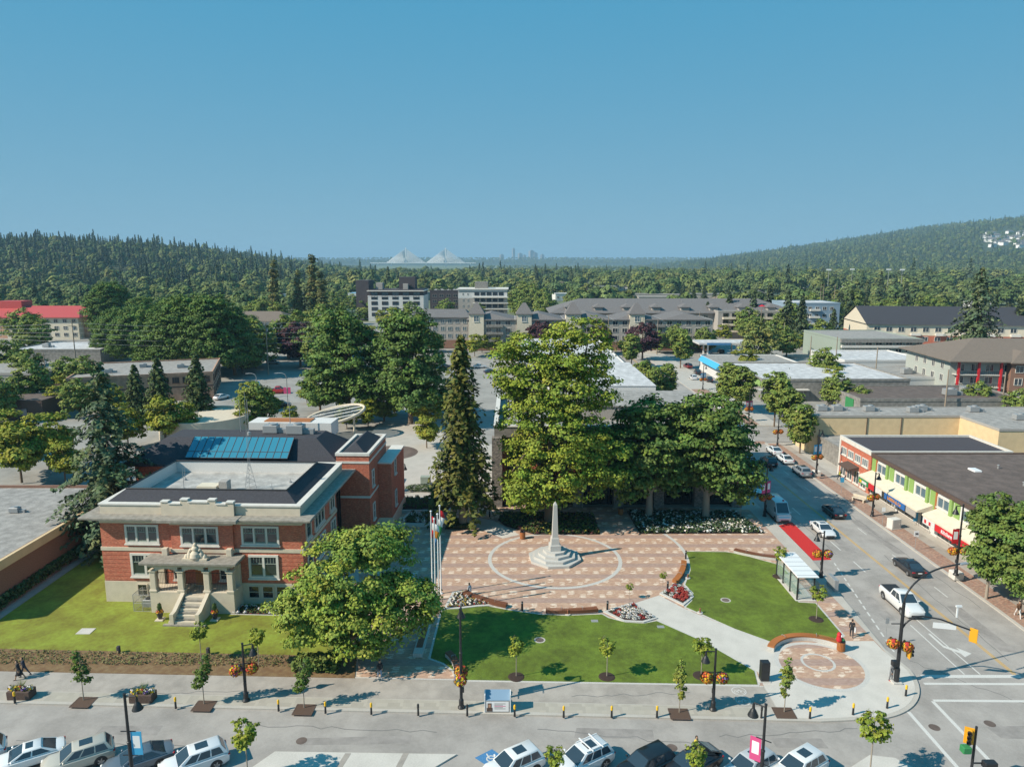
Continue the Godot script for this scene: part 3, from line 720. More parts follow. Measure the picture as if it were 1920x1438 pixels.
func annex() -> void:
	var t := thing("hall_annex", "modern brick annex with blue glass skylight and dark hipped roof behind the hall", "building", P(201, 1128), -0.036)
	bx(t, "wall", M.brick_plain, -6, 20.3, 0, 10.2, -17.3, -27)
	var b := MB.new()
	var e := [Vector3(-7.4, 10.3, -16.6), Vector3(20.8, 10.3, -17.4), Vector3(20.8, 10.3, -28), Vector3(-7.4, 10.3, -28)]
	var r := [Vector3(-3.0, 13.1, -20.2), Vector3(17.0, 13.1, -20.2), Vector3(17.0, 13.1, -24.5), Vector3(-3.0, 13.1, -24.5)]
	for k in 4: b.quad(e[k], e[(k + 1) % 4], r[(k + 1) % 4], r[k])
	b.quad(r[0], r[1], r[2], r[3])
	b.prism(PackedVector2Array([Vector2(-7.4, -16.6), Vector2(20.8, -17.4), Vector2(20.8, -28), Vector2(-7.4, -28)]), 10.05, 10.3, false, true)
	put(b, "hipped_roof", M.dark_shingle, t)
	# skylight: each pane its own piece, laid on the front slope
	var sl := Vector3(0, 2.05, -3.0); var base := Vector3(0.9, 11.15, -16.95)
	var n := sl.cross(Vector3.RIGHT).normalized() * -1.0
	if n.y < 0: n = -n
	var pane := MB.new()
	for row in 2:
		var lo := 0.0 if row == 0 else 0.3
		var hi := 0.285 if row == 0 else 1.0
		for k in 14:
			b = MB.new()
			var a := base + sl * lo + Vector3.RIGHT * (k * 0.95 + 0.05) + n * 0.12
			var up := sl * (hi - lo - 0.01)
			var w := Vector3.RIGHT * 0.86
			b.quad(a, a + w, a + w + up, a + up); b.quad(a + n * -0.08, a, a + up, a + up + n * -0.08); b.quad(a - n * 0.08, a + w - n * 0.08, a + w, a)
			put(b, "skylight_pane", M.sky_glass, t)
	b = MB.new()
	for k in 15: b.tube([base + Vector3.RIGHT * (k * 0.95 + 0.0) + n * 0.1, base + sl + Vector3.RIGHT * k * 0.95 + n * 0.1], 0.06, 5)
	for f in [0.0, 0.29, 1.0]: b.tube([base + sl * f + n * 0.1, base + sl * f + n * 0.1 + Vector3.RIGHT * 13.3], 0.06, 5)
	b.quad(base + n * 0.02, base + Vector3.RIGHT * 13.3 + n * 0.02, base + sl + Vector3.RIGHT * 13.3 + n * 0.02, base + sl + n * 0.02)
	put(b, "skylight_frame", M.dark_wall, t)
	# brick wing facing the square
	bx(t, "wing_wall", M.brick_plain, 20.4, 24.6, 1.6, 11.6, -17.2, -27.4); bx(t, "wing_foundation", M.limestone, 20.3, 24.7, 0, 1.6, -17.1, -27.5)
	for y in [6.0, 10.6]: bx(t, "string_course", M.white_trim, 20.35, 24.66, y, y + 0.28, -17.13, -27.46)
	parapet(t, M.white_trim, 20.3, 24.7, -17.1, -27.5, 11.6, 11.95, 0.4, "coping")
	hip(t, "wing_roof", M.dark_shingle, 20.8, 24.2, -17.6, -27, 11.6, 1.3, 1.6)
	bx(t, "wing_end_wall", M.brick_plain, 24.62, 26.4, 1.6, 9.2, -22, -31); bx(t, "wing_end_base", M.limestone, 24.64, 26.5, 0, 1.6, -21.9, -31.1); bx(t, "wing_end_coping", M.white_trim, 24.63, 26.5, 9.2, 9.4, -21.9, -31.1)
	for y in [3.7, 8.2]:
		for z in [-19.0, -24.5]: window(t, Vector3(24.62 if z > -20 else 26.42, y, z), 1.1, 2.2, PI / 2, 1, 2)
	for x in [21.6, 23.4]: window(t, Vector3(x, 0.9, -17.08), 0.9, 0.8, 0, 1, 1, M.limestone, M.dark_glass, 0.08, false)
	# plant room on the roof
	bx(t, "mechanical_wall", M.siding, 6, 17.6, 12.0, 14.0, -25, -28.5); bx(t, "rust_grating", M.orange_wood, 8, 14.5, 14.0, 14.12, -25.6, -27.8)
	roof_unit(t, Vector3(10, 13.1, -23.0), 1.3); roof_unit(t, Vector3(13.5, 13.1, -22.6), 1.5)
	for x in [5.5, 6.6, 12.4]:
		b = MB.new(); b.cyl(Vector3(x, 13.1, -23.6), Vector3(x, 17.5, -23.6), 0.06, 0.04, 6); put(b, "roof_mast", M.galvanised, t)
	bx(t, "rear_wall", M.brick_plain, -6, 12, 0, 9, -27.1, -36); parapet(t, M.white_trim, -6.1, 12.1, -27.2, -36.1, 9.0, 9.5, 0.3, "coping"); bx(t, "rear_roof", M.membrane, -5.9, 11.9, 9.0, 9.05, -27.3, -36)
	# round planter drum and tilted oval canopy further back
	var d := thing("concrete_drum", "low round concrete drum roof beside the car park", "building", Vector3(-64.5, 0, -146))
	b = MB.new(); b.lathe(Vector3.ZERO, [[9.0, 0.0], [9.0, 4.4], [8.6, 4.4], [8.6, 4.0], [0.0, 4.0]], 36); put(b, "drum_wall", M.limestone, d)
	var c := thing("oval_canopy", "tilted oval entrance canopy of glass slats in a concrete rim", "canopy", Vector3(-36.8, 0, -144.0))
	b = MB.new()
	var rim := []
	for k in 41:
		var a := TAU * k / 40
		rim.append(Vector3(6.2 * cos(a), 4.6 + 1.3 * cos(a) + 0.9 * sin(a), -4.4 * sin(a)))
	b.tube(rim, 0.32, 6)
	put(b, "rim", M.limestone, c)
	for k in 9:
		var f := -0.84 + k * 0.21
		var hw := 6.0 * sqrt(1 - f * f)
		b = MB.new()
		for q in 2: b.quad(Vector3(-hw, 4.6 - 1.3 * hw / 6.2 + 0.9 * f, -4.4 * f + 0.3), Vector3(hw, 4.6 + 1.3 * hw / 6.2 + 0.9 * f, -4.4 * f + 0.3), Vector3(hw, 4.7 + 1.3 * hw / 6.2 + 0.9 * f, -4.4 * f - 0.3), Vector3(-hw, 4.7 - 1.3 * hw / 6.2 + 0.9 * f, -4.4 * f - 0.3))
		put(b, "slat", M.pale_glass if k % 2 else M.white_metal, c)
	for x in [-4.0, 4.0]:
		b = MB.new(); b.cyl(Vector3(x, 0, 0), Vector3(x, 4.3 + x * 0.2, 0), 0.25, 0.2, 8); put(b, "post", M.limestone, c)

func flat_building(called: String, label: String, x0: float, x1: float, z0: float, z1: float, h: float, wall: Material, roof: Material, turn := 0.0, rim := 0.4) -> Node3D:
	var t := thing(called, label, "building", Vector3(x0, 0, z0), turn)
	var w := x1 - x0; var d := z0 - z1
	bx(t, "wall", wall, 0, w, -0.3, h, 0, -d)
	bx(t, "roof", roof, 0.05, w - 0.05, h, h + 0.06, -0.05, -d + 0.05)
	if rim > 0: parapet(t, wall, -0.1, w + 0.1, 0.1, -d - 0.1, h - 0.3, h + rim, 0.3)
	return t
func other_buildings() -> void:
	# west neighbour, grey flat roof and tan rim
	var t := flat_building("brick_building", "low brick building with grey flat roof and tan rim beside the lawn", -110, -54.0, -66, -96, 4.6, M.brown_brick, M.gravel_roof)
	bx(t, "fascia", M.beige, 55.9, 56.25, 4.0, 5.0, 0.2, -30.2); bx(t, "front_fascia", M.beige, 0, 55.9, 4.0, 5.01, 0.4, 0.12)
	bx(t, "skylight_box", M.cream, 42, 45, 4.6, 5.6, -9, -11.5); window(t, Vector3(43.5, 5.1, -8.98), 2.4, 0.7, 0, 1, 1, M.taupe, M.dark_glass, 0.08, false)
	roof_unit(t, Vector3(48.5, 4.66, -10), 0.8); roof_unit(t, Vector3(47, 4.66, -20), 0.8)
	# peach building and neighbours to the north-west
	t = flat_building("peach_building", "two storey peach building with grey flat roof behind three conifers", -112, -78, -176, -204, 6.8, M.peach, M.gravel_roof, 0.32)
	bx(t, "band", M.brown_wall, -0.05, 34.05, 3.3, 3.6, 0.06, -28.05)
	for k in 5:
		window(t, Vector3(22.5 + k * 2.5, 5.3, 0.02), 1.7, 1.5, 0, 3, 1, M.brown_wall); window(t, Vector3(34.02, 5.3, -3 - k * 5.0), 2.2, 1.5, PI / 2, 3, 1, M.brown_wall); window(t, Vector3(34.02, 1.8, -3 - k * 5.0), 1.8, 1.7, PI / 2, 2, 1, M.brown_wall)
	for q in [[8, -8], [15, -16], [25, -12]]: roof_unit(t, Vector3(q[0], 6.86, q[1]), 1.2)
	t = flat_building("brown_building", "low dark brown building with worn brown roof and white window", -165, -108, -160, -182, 4.2, M.brown_wall, M.tar)
	for k in 5: window(t, Vector3(20 + k * 8, 1.8, 0.02), 3.0, 1.8, 0, 2, 1, M.dark_wall, M.pale_glass)
	for k in 5: vent(t, Vector3(14 + k * 9, 4.26, -6 - (k % 3) * 4))
	t = flat_building("grey_building", "small grey building with flat roof behind the brown one", -190, -126, -188, -212, 6.2, M.taupe, M.gravel_roof)
	for k in 6: window(t, Vector3(30 + k * 5.5, 3.6, 0.02), 2.6, 1.6, 0, 2, 1, M.dark_wall, M.pale_glass)
	t = flat_building("white_roofed_shop", "pale flat roofed shop in front of the red roofed flats", -178, -146, -250, -276, 5.0, M.grey_wall, M.white_roof)
	for q in [[8, -8], [20, -16]]: roof_unit(t, Vector3(q[0], 5.1, q[1]), 1.6)
	# red roofed flats
	t = thing("red_roofed_flats", "long tan apartment house with bright red metal roof", "building", Vector3(-330, 0, -338), 0.0)
	bx(t, "wall", M.peach, 0, 128, -0.3, 10.4, 0, -22); hip(t, "roof", M.red_roof, -1.5, 129.5, 1.5, -24, 10.4, 4.2, 7.0)
	bx(t, "gable_wall", M.cream, 92, 126, -0.3, 10.2, 4.0, 0); hip(t, "gable_roof", M.red_roof, 90.5, 127.5, 5.2, -12, 10.2, 3.2, 5.0); bx(t, "roof_lantern", M.red_roof, 80, 92, 12.5, 17.0, -8, -16)
	grid(t, Vector3(94.5, 2.0, 4.02), Vector3(4.2, 0, 0), 8, 3, 3.2, 2.0, 1.7); grid(t, Vector3(50, 2.0, 0.02), Vector3(4.4, 0, 0), 10, 3, 3.2, 2.0, 1.7)
	# building behind the square
	t = thing("square_building", "brick building with grey stone pillars and dark shopfronts behind the tulip tree", "building", Vector3(-2.8, 0, -101))
	bx(t, "wall", M.brick_plain, 0.3, 37.2, 3.6, 11.2, -0.6, -25.5); bx(t, "shop_wall", M.dark_glass, 0.8, 36.6, 0, 3.4, -1.2, -25); bx(t, "sign_band", M.dark_wall, 0.3, 37.2, 3.2, 3.9, -0.4, -25.6)
	bx(t, "roof", M.gravel_roof, 0.4, 37.0, 11.2, 11.3, -0.8, -25.4); parapet(t, M.grey_wall, 0.2, 37.3, -0.4, -25.8, 10.6, 12.1, 0.5); parapet(t, M.white_trim, 0.1, 37.4, -0.3, -25.9, 12.1, 12.3, 0.7, "coping")
	bx(t, "roof_storey", M.taupe, 12, 34, 11.3, 13.4, -9, -22); bx(t, "roof_storey_roof", M.gravel_roof, 12, 34, 13.4, 13.55, -8.8, -22.2)
	for x in [0.6, 6.6, 12.6, 18.6, 24.6, 30.6, 36.2]: bx(t, "pillar", M.stone, x - 0.75, x + 0.75, 0, 10.6 if x < 1 or x > 36 else 4.2, 0.2, -1.3)
	for z in [-7.0, -13.0, -19.0, -25.0]: bx(t, "pillar", M.stone, 36.4, 37.7, 0, 4.2, z, z - 1.3)
	for k in 6:
		window(t, Vector3(3.6 + k * 6, 6.9, -0.58), 2.8, 2.0, 0, 2, 2, M.dark_wall); window(t, Vector3(3.6 + k * 6, 9.4, -0.58), 2.8, 1.4, 0, 2, 1, M.dark_wall)
		window(t, Vector3(3.6 + k * 6, 1.7, -1.18), 3.6, 2.9, 0, 3, 1, M.black_metal, M.dark_glass, 0.1, false)
	for k in 4: window(t, Vector3(37.22, 7.2, -4 - k * 6), 2.8, 2.2, PI / 2, 2, 2, M.dark_wall)
	var b := MB.new(); b.box(Vector3(34.3, 8.0, -0.42), Vector3(2.1, 2.0, 0.3), 0, 0.03); put(b, "clock_panel", M.white_trim, t)
	b = MB.new()
	for k in 12: b.box(Vector3(34.3 + 0.78 * sin(k * TAU / 12), 8.0 + 0.78 * cos(k * TAU / 12), -0.26), Vector3(0.07, 0.13, 0.03))
	b.box(Vector3(34.5, 8.15, -0.25), Vector3(0.5, 0.06, 0.03)); b.box(Vector3(34.3, 7.8, -0.25), Vector3(0.06, 0.6, 0.03))
	put(b, "clock_hands", M.black_metal, t)
	var s := thing("round_sign", "round red sign with a white mark on the stone corner pillar", "sign", Vector3(33.6, 3.9, -100.7))
	b = MB.new(); b.t = Transform3D(Basis(Vector3.RIGHT, PI / 2), Vector3(0, 0.6, 0)); b.lathe(Vector3.ZERO, [[0.0, 0.0], [0.75, 0.0], [0.75, 0.16], [0.0, 0.16]], 24); put(b, "disc", M.red_enamel, s)
	b = MB.new()
	for q in [[-0.14, 0.6, 0.08, 0.5], [0.16, 0.6, 0.08, 0.5]]: b.box(Vector3(q[0], q[1], 0.2), Vector3(q[2], q[3], 0.05))
	for y in [0.38, 0.6, 0.82]: b.box(Vector3(0.01, y, 0.2), Vector3(0.38, 0.08, 0.05))
	put(b, "mark", M.white_metal, s)
	text(t, "JUVE", Vector3(3.4, 3.5, -0.36), 0.55, M.white_metal)
	# long low shops along the street's west side
	t = flat_building("white_roofed_hall", "long low shop with white roof and raised parapet along the street", 8, 33.2, -150, -196, 6.0, M.taupe, M.gravel_roof)
	bx(t, "upper_wall", M.white_wall, 0.5, 24.5, 6.0, 8.2, -8, -45.5); bx(t, "upper_roof", M.white_roof, 0.4, 24.6, 8.2, 8.35, -7.9, -45.6); bx(t, "red_fascia", M.red_roof, 0, 25.3, 5.2, 5.7, 0.16, -46.1)
	bx(t, "dark_fascia", M.grey_wall, 0.0, 25.3, 3.4, 5.1, 0.12, 0.02)
	t = flat_building("white_roofed_store", "pale roofed store beyond the long low shop", 2, 33.0, -204, -272, 6.4, M.white_wall, M.white_roof)
	# shops across the street (front wall faces west)
	t = thing("shop_row", "two storey shop row with lime green panels, cream awnings and dark flat roof", "building", Vector3(56.2, 0, -107.0), -PI / 2)
	# local x runs along the street towards the camera, local z points at the street
	bx(t, "wall", M.white_wall, 0, 62, 0, 6.4, 0, -42); bx(t, "roof", M.tar, -0.05, 62, 6.4, 6.52, 0.25, -42); parapet(t, M.brown_wall, -0.1, 62, 0.3, -42.1, 6.1, 6.7, 0.3)
	for k in 7:
		var x := 1.3 + k * 5.2
		bx(t, "lime_panel", M.lime, x - 1.25, x - 0.1, 3.3, 6.1, 0.08, 0.0); bx(t, "lime_fin", M.lime, x + 3.2, x + 3.75, 3.3, 6.1, 0.3, 0.0)
		if k % 3 == 0: bx(t, "timber_panel", M.orange_wood, x - 0.08, x + 0.3, 3.3, 6.1, 0.1, 0.0)
		window(t, Vector3(x + 1.75, 4.9, 0.03), 2.6, 1.5, 0, 2, 1, M.white_trim, M.pale_glass)
	for a in [[0.2, 16.5], [17.6, 29.5], [30.5, 44.0]]: awning(t, M.cream, a[0], a[1], 4.0, 0.02, 2.1, 0.75)
	var shop := [[0.4, 3.4, M.green_cloth], [3.6, 5.2, M.red_enamel], [5.3, 7.4, M.white_wall], [8.2, 13.6, M.shop_blue], [13.9, 16.3, M.taupe], [18.0, 20.6, M.white_wall], [20.7, 29.2, M.red_enamel], [31, 36, M.green_cloth], [37, 43, M.white_wall]]
	for q in shop:
		bx(t, "shop_sign", q[2], q[0], q[1], 2.15, 2.98, 2.2, 2.1)
		window(t, Vector3((q[0] + q[1]) / 2, 1.35, 0.02), q[1] - q[0], 2.1, 0, 3, 1, M.white_trim, M.window_glass, 0.09, false)
		bx(t, "stall_riser", M.taupe, q[0] - 0.1, q[1] + 0.1, 0.0, 0.28, 0.1, 0.0)
	bx(t, "window_print", M.white_wall, 24.0, 28.4, 0.3, 1.2, 0.2, 0.1)
	text(t, "LADDA & Co", Vector3(10.9, 2.57, 2.23), 0.62, M.orange_cloth); text(t, "Kitchen", Vector3(23.2, 2.57, 2.23), 0.62, M.white_metal); text(t, "PIZZA", Vector3(26.2, 0.75, 0.23), 0.8, M.red_enamel)
	for q in [[18.6, 2.57], [19.6, 2.57]]: bx(t, "sign_emblem", M.red_enamel, q[0] - 0.2, q[0] + 0.2, q[1] - 0.22, q[1] + 0.22, 2.24, 2.2)
	for q in [[1.2, 0.7], [2.2, 1.5]]: bx(t, "sign_print", M.white_wall if q[0] > 2 else M.yellow_band, q[0] - q[1] * 0.5, q[0] + q[1] * 0.5, 2.35, 2.75, 2.23, 2.2)
	for q in [[8, -14, 0], [12, -20, 1], [16, -12, 0], [22, -15, 1], [25, -24, 0], [30, -18, 0], [34, -27, 1], [18, -30, 0], [40, -20, 1]]:
		if q[2]: roof_unit(t, Vector3(q[0], 6.5, q[1]), 1.1)
		else: vent(t, Vector3(q[0], 6.5, q[1]))
	for q in [[9, -10], [20, -22], [31, -26]]:
		b = MB.new(); b.box(Vector3(q[0], 6.6, q[1]), Vector3(1.6, 0.3, 1.1), 0, 0.05); put(b, "roof_light", M.white_metal, t)
	t = thing("brick_shop", "narrow red brick shop with ribbon windows at the end of the shop row", "building", Vector3(56.0, 0, -117.6), -PI / 2)
	bx(t, "wall", M.brick_plain, 0, 10.5, 0, 6.5, 0, -22); bx(t, "roof", M.dark_wall, 0.1, 10.4, 6.5, 6.58, -0.1, -22); parapet(t, M.white_trim, -0.1, 10.58, 0.12, -22, 6.2, 6.9, 0.3)
	bx(t, "white_fascia", M.white_trim, -0.12, 0.35, 0, 6.2, 0.1, 0.0)
	for k in 4: window(t, Vector3(1.7 + k * 2.4, 4.6, 0.02), 1.9, 1.3, 0, 3, 1, M.white_trim, M.pale_glass); window(t, Vector3(1.9 + k * 2.3, 1.5, 0.02), 1.8, 2.2, 0, 2, 1, M.white_trim, M.window_glass)
	awning(t, M.brown_wall, 3.2, 7.0, 3.3, 0.02, 1.6, 0.4)
	t = flat_building("low_shop", "single storey grey roofed shop tucked below the beige wall", 58, 84, -119.6, -131, 3.4, M.grey_wall, M.gravel_roof, 0.0, 0.2)
	roof_unit(t, Vector3(10, 3.5, -4), 0.9); vent(t, Vector3(6, 3.5, -3)); vent(t, Vector3(16, 3.5, -6))
	t = thing("beige_building", "long plain beige hall with stained wall and rooftop air units", "building", Vector3(56.5, 0, -131))
	bx(t, "wall", M.beige, 0, 28, 0, 7.2, 0, -8); bx(t, "side_wall", M.beige, 28.02, 75, 0, 7.2, 11, -8)
	bx(t, "roof", M.gravel_roof, 0.2, 28, 7.2, 7.26, -0.2, -7.8); bx(t, "side_roof", M.gravel_roof, 28.0, 74.8, 7.201, 7.262, 10.8, -7.8)
	bx(t, "rim", M.taupe, -0.1, 28.2, 7.0, 7.42, 0.1, -0.15); bx(t, "side_rim", M.taupe, 27.95, 28.25, 7.005, 7.425, 11.1, 0.1); bx(t, "front_rim", M.taupe, 28.25, 75, 7.0, 7.42, 11.1, 10.85); bx(t, "rear_rim", M.taupe, -0.1, 75, 7.0, 7.4, -7.9, -8.15)
	for q in [[4, -5], [7, -5], [13, -4.5], [21, -3.5], [23.5, -5], [33, -4], [37, 3]]: roof_unit(t, Vector3(q[0], 7.26, q[1]), 1.25)
	for x in [10.5, 17.0]: bx(t, "downpipe", M.brown_wall, x, x + 0.12, 3.4, 7.0, 0.14, 0.02)
	# north of the cross street
	t = flat_building("grey_store", "grey store with pale flat roof and a green sign", 65.4, 104, -183, -214, 5.4, M.grey_wall, M.white_roof)
	bx(t, "green_sign", M.lime, -0.2, 0.1, 3.6, 5.2, -1.0, -5.5); bx(t, "canopy", M.white_trim, -1.4, 12, 2.9, 3.15, 1.4, 0.1)
	for k in 3: window(t, Vector3(2.2 + k * 3.6, 1.4, 0.12), 3.0, 2.3, 0, 2, 1, M.white_trim, M.window_glass)
	for q in [[6, -8], [14, -18], [22, -10], [30, -22]]: vent(t, Vector3(q[0], 5.5, q[1]))
	t = flat_building("dark_roofed_shop", "low shop with dark grey roof and green wall panel", 80, 118, -160, -178, 4.6, M.grey_wall, M.tar)
	bx(t, "green_panel", M.green_cloth, -0.15, 0.1, 1.0, 4.2, -3, -7); roof_unit(t, Vector3(24, 4.7, -6), 1.8); roof_unit(t, Vector3(30, 4.7, -9), 1.8)
	t = flat_building("blue_fascia_shop", "low petrol station shop with a blue sloping fascia", 64, 90, -216, -240, 4.4, M.white_wall, M.gravel_roof)
	b = MB.new(); b.loft([[Vector3(-0.5, 3.4, 1), Vector3(-1.6, 3.4, 1), Vector3(-0.5, 5.0, 1)], [Vector3(-0.5, 3.4, -20), Vector3(-1.6, 3.4, -20), Vector3(-0.5, 5.0, -20)]]); put(b, "blue_fascia", M.blue_cloth, t)
	t = thing("fuel_canopy", "white fuel station canopy with blue edge over the pumps", "canopy", Vector3(71, 0, -268))
	bx(t, "canopy_roof", M.white_roof, 0, 20, 4.8, 5.5, 0, -12); bx(t, "blue_edge", M.blue_paint, 3, 12, 4.7, 5.6, 0.15, 0.01)
	for x in [4.0, 15.0]:
		for z in [-3.0, -9.0]: bx(t, "post", M.white_metal, x, x + 0.5, -0.2, 4.8, z, z - 0.5)
	for x in [4.6, 15.6]: bx(t, "fuel_pump", M.blue_cloth, x + 0.3, x + 1.2, -0.15, 1.5, -5.5, -6.5, 0.05)
	t = flat_building("white_workshop", "low white workshop with a dark shopfront beyond the store", 105, 132, -222, -248, 5.0, M.white_wall, M.white_roof)
	for k in 4: window(t, Vector3(6 + k * 5, 1.8, 0.02), 3.6, 2.6, 0, 2, 1, M.dark_wall, M.dark_glass)
	t = flat_building("plaza_shops", "long low retail strip with white fascia behind parked cars", 104, 150, -192, -214, 4.2, M.white_wall, M.gravel_roof, 0.12)
	for q in [[10, -8], [24, -10]]: roof_unit(t, Vector3(q[0], 4.3, q[1]), 1.8)
	t = flat_building("grey_green_building", "grey green walk up block with white balcony bands", 117, 146, -252, -284, 8.6, M.sage, M.gravel_roof)
	for y in [2.9, 5.7]: bx(t, "balcony_band", M.white_trim, 0.2, 29, y, y + 0.9, 1.2, 0.12)
	bx(t, "fascia", M.grey_wall, -0.2, 29.3, 7.6, 8.9, 1.3, 0.1); grid(t, Vector3(3, 4.6, 0.02), Vector3(3.6, 0, 0), 8, 2, 2.3, 2.4, 1.3, 0, M.white_trim, M.dark_glass)
	t = thing("gabled_flats", "cream and brick apartment house with long dark gabled roof", "building", Vector3(144, 0, -288), -0.15)
	bx(t, "wall", M.brick_plain, 0, 62, 0, 6.6, 0, -30); bx(t, "upper_wall", M.cream, 0, 62, 6.6, 11.2, 0.05, -30)
	b = MB.new(); b.loft([[Vector3(-0.5, 11.0, 1.0), Vector3(-0.5, 17.5, -15), Vector3(-0.5, 11.0, -31)], [Vector3(63, 11.0, 1.0), Vector3(63, 17.5, -15), Vector3(63, 11.0, -31)]], false, false); put(b, "roof", M.dark_shingle, t)
	b = MB.new(); b.tri(Vector3(0, 11.2, 0.05), Vector3(0, 17.2, -15), Vector3(0, 11.2, -30)); put(b, "gable", M.cream, t)
	grid(t, Vector3(4, 2.0, 0.02), Vector3(4.6, 0, 0), 12, 2, 3.2, 2.2, 1.8); grid(t, Vector3(4, 9.0, 0.08), Vector3(4.6, 0, 0), 12, 1, 3.2, 2.4, 1.9)
	for k in 6: bx(t, "balcony", M.white_trim, 7.5 + k * 9.2, 11 + k * 9.2, 6.6, 7.6, 1.3, 0.1)
	bx(t, "plant_room", M.white_wall, 44, 52, 15, 19.5, -14, -20)
	t = thing("red_post_flats", "taupe apartment house with hipped brown roof and red balcony posts", "building", Vector3(116, 0, -186), -0.1)
	bx(t, "wall", M.pale_sage, 0, 46, 0, 10.4, 0, -26); bx(t, "bay_wall", M.brown_brick, 14, 22, 0, 10.2, 2.2, 0); bx(t, "bay_wall", M.taupe, 30, 37, 0, 10.2, 2.2, 0)
	hip(t, "roof", M.tan_shingle, -1.6, 47.6, 3.0, -28, 10.4, 4.6, 13.0); hip(t, "bay_roof", M.tan_shingle, 13.2, 22.8, 3.6, -10, 10.25, 2.6, 4.8); hip(t, "bay_roof", M.tan_shingle, 29.2, 37.8, 3.6, -10, 10.25, 2.6, 4.4)
	for x in [1.0, 6.0, 11.5, 24.5, 28.0]: bx(t, "red_post", M.red_enamel, x, x + 0.5, 0, 10.3, 2.1, 1.6)
	for y in [3.3, 6.6]:
		bx(t, "balcony", M.white_trim, 0.6, 13.0, y, y + 0.2, 2.0, 0.0); bx(t, "balcony", M.white_trim, 23.0, 29.0, y, y + 0.2, 2.0, 0.0)
		b = MB.new()
		for k in 24: b.box(Vector3(0.8 + k * 0.52, y + 0.6, 1.95), Vector3(0.06, 0.8, 0.04))
		b.box(Vector3(6.8, y + 1.0, 1.95), Vector3(12.2, 0.08, 0.08)); put(b, "balustrade", M.black_metal, t)
	grid(t, Vector3(2.6, 1.8, 0.02), Vector3(3.6, 0, 0), 4, 3, 3.3, 2.0, 1.9); grid(t, Vector3(16, 1.8, 2.22), Vector3(3.6, 0, 0), 2, 3, 3.3, 2.0, 1.9); grid(t, Vector3(32, 1.8, 2.22), Vector3(3.4, 0, 0), 2, 3, 3.3, 2.0, 1.9); grid(t, Vector3(39, 1.8, 0.02), Vector3(3.4, 0, 0), 2, 3, 3.3, 1.8, 1.9)
	grid(t, Vector3(-0.02, 1.8, -4), Vector3(0, 0, -5), 4, 3, 3.3, 1.8, 1.9, -PI / 2)
	for q in [[16, -12], [24, -13], [32, -12]]: vent(t, Vector3(q[0], 14.2, q[1]))
	far_flats()
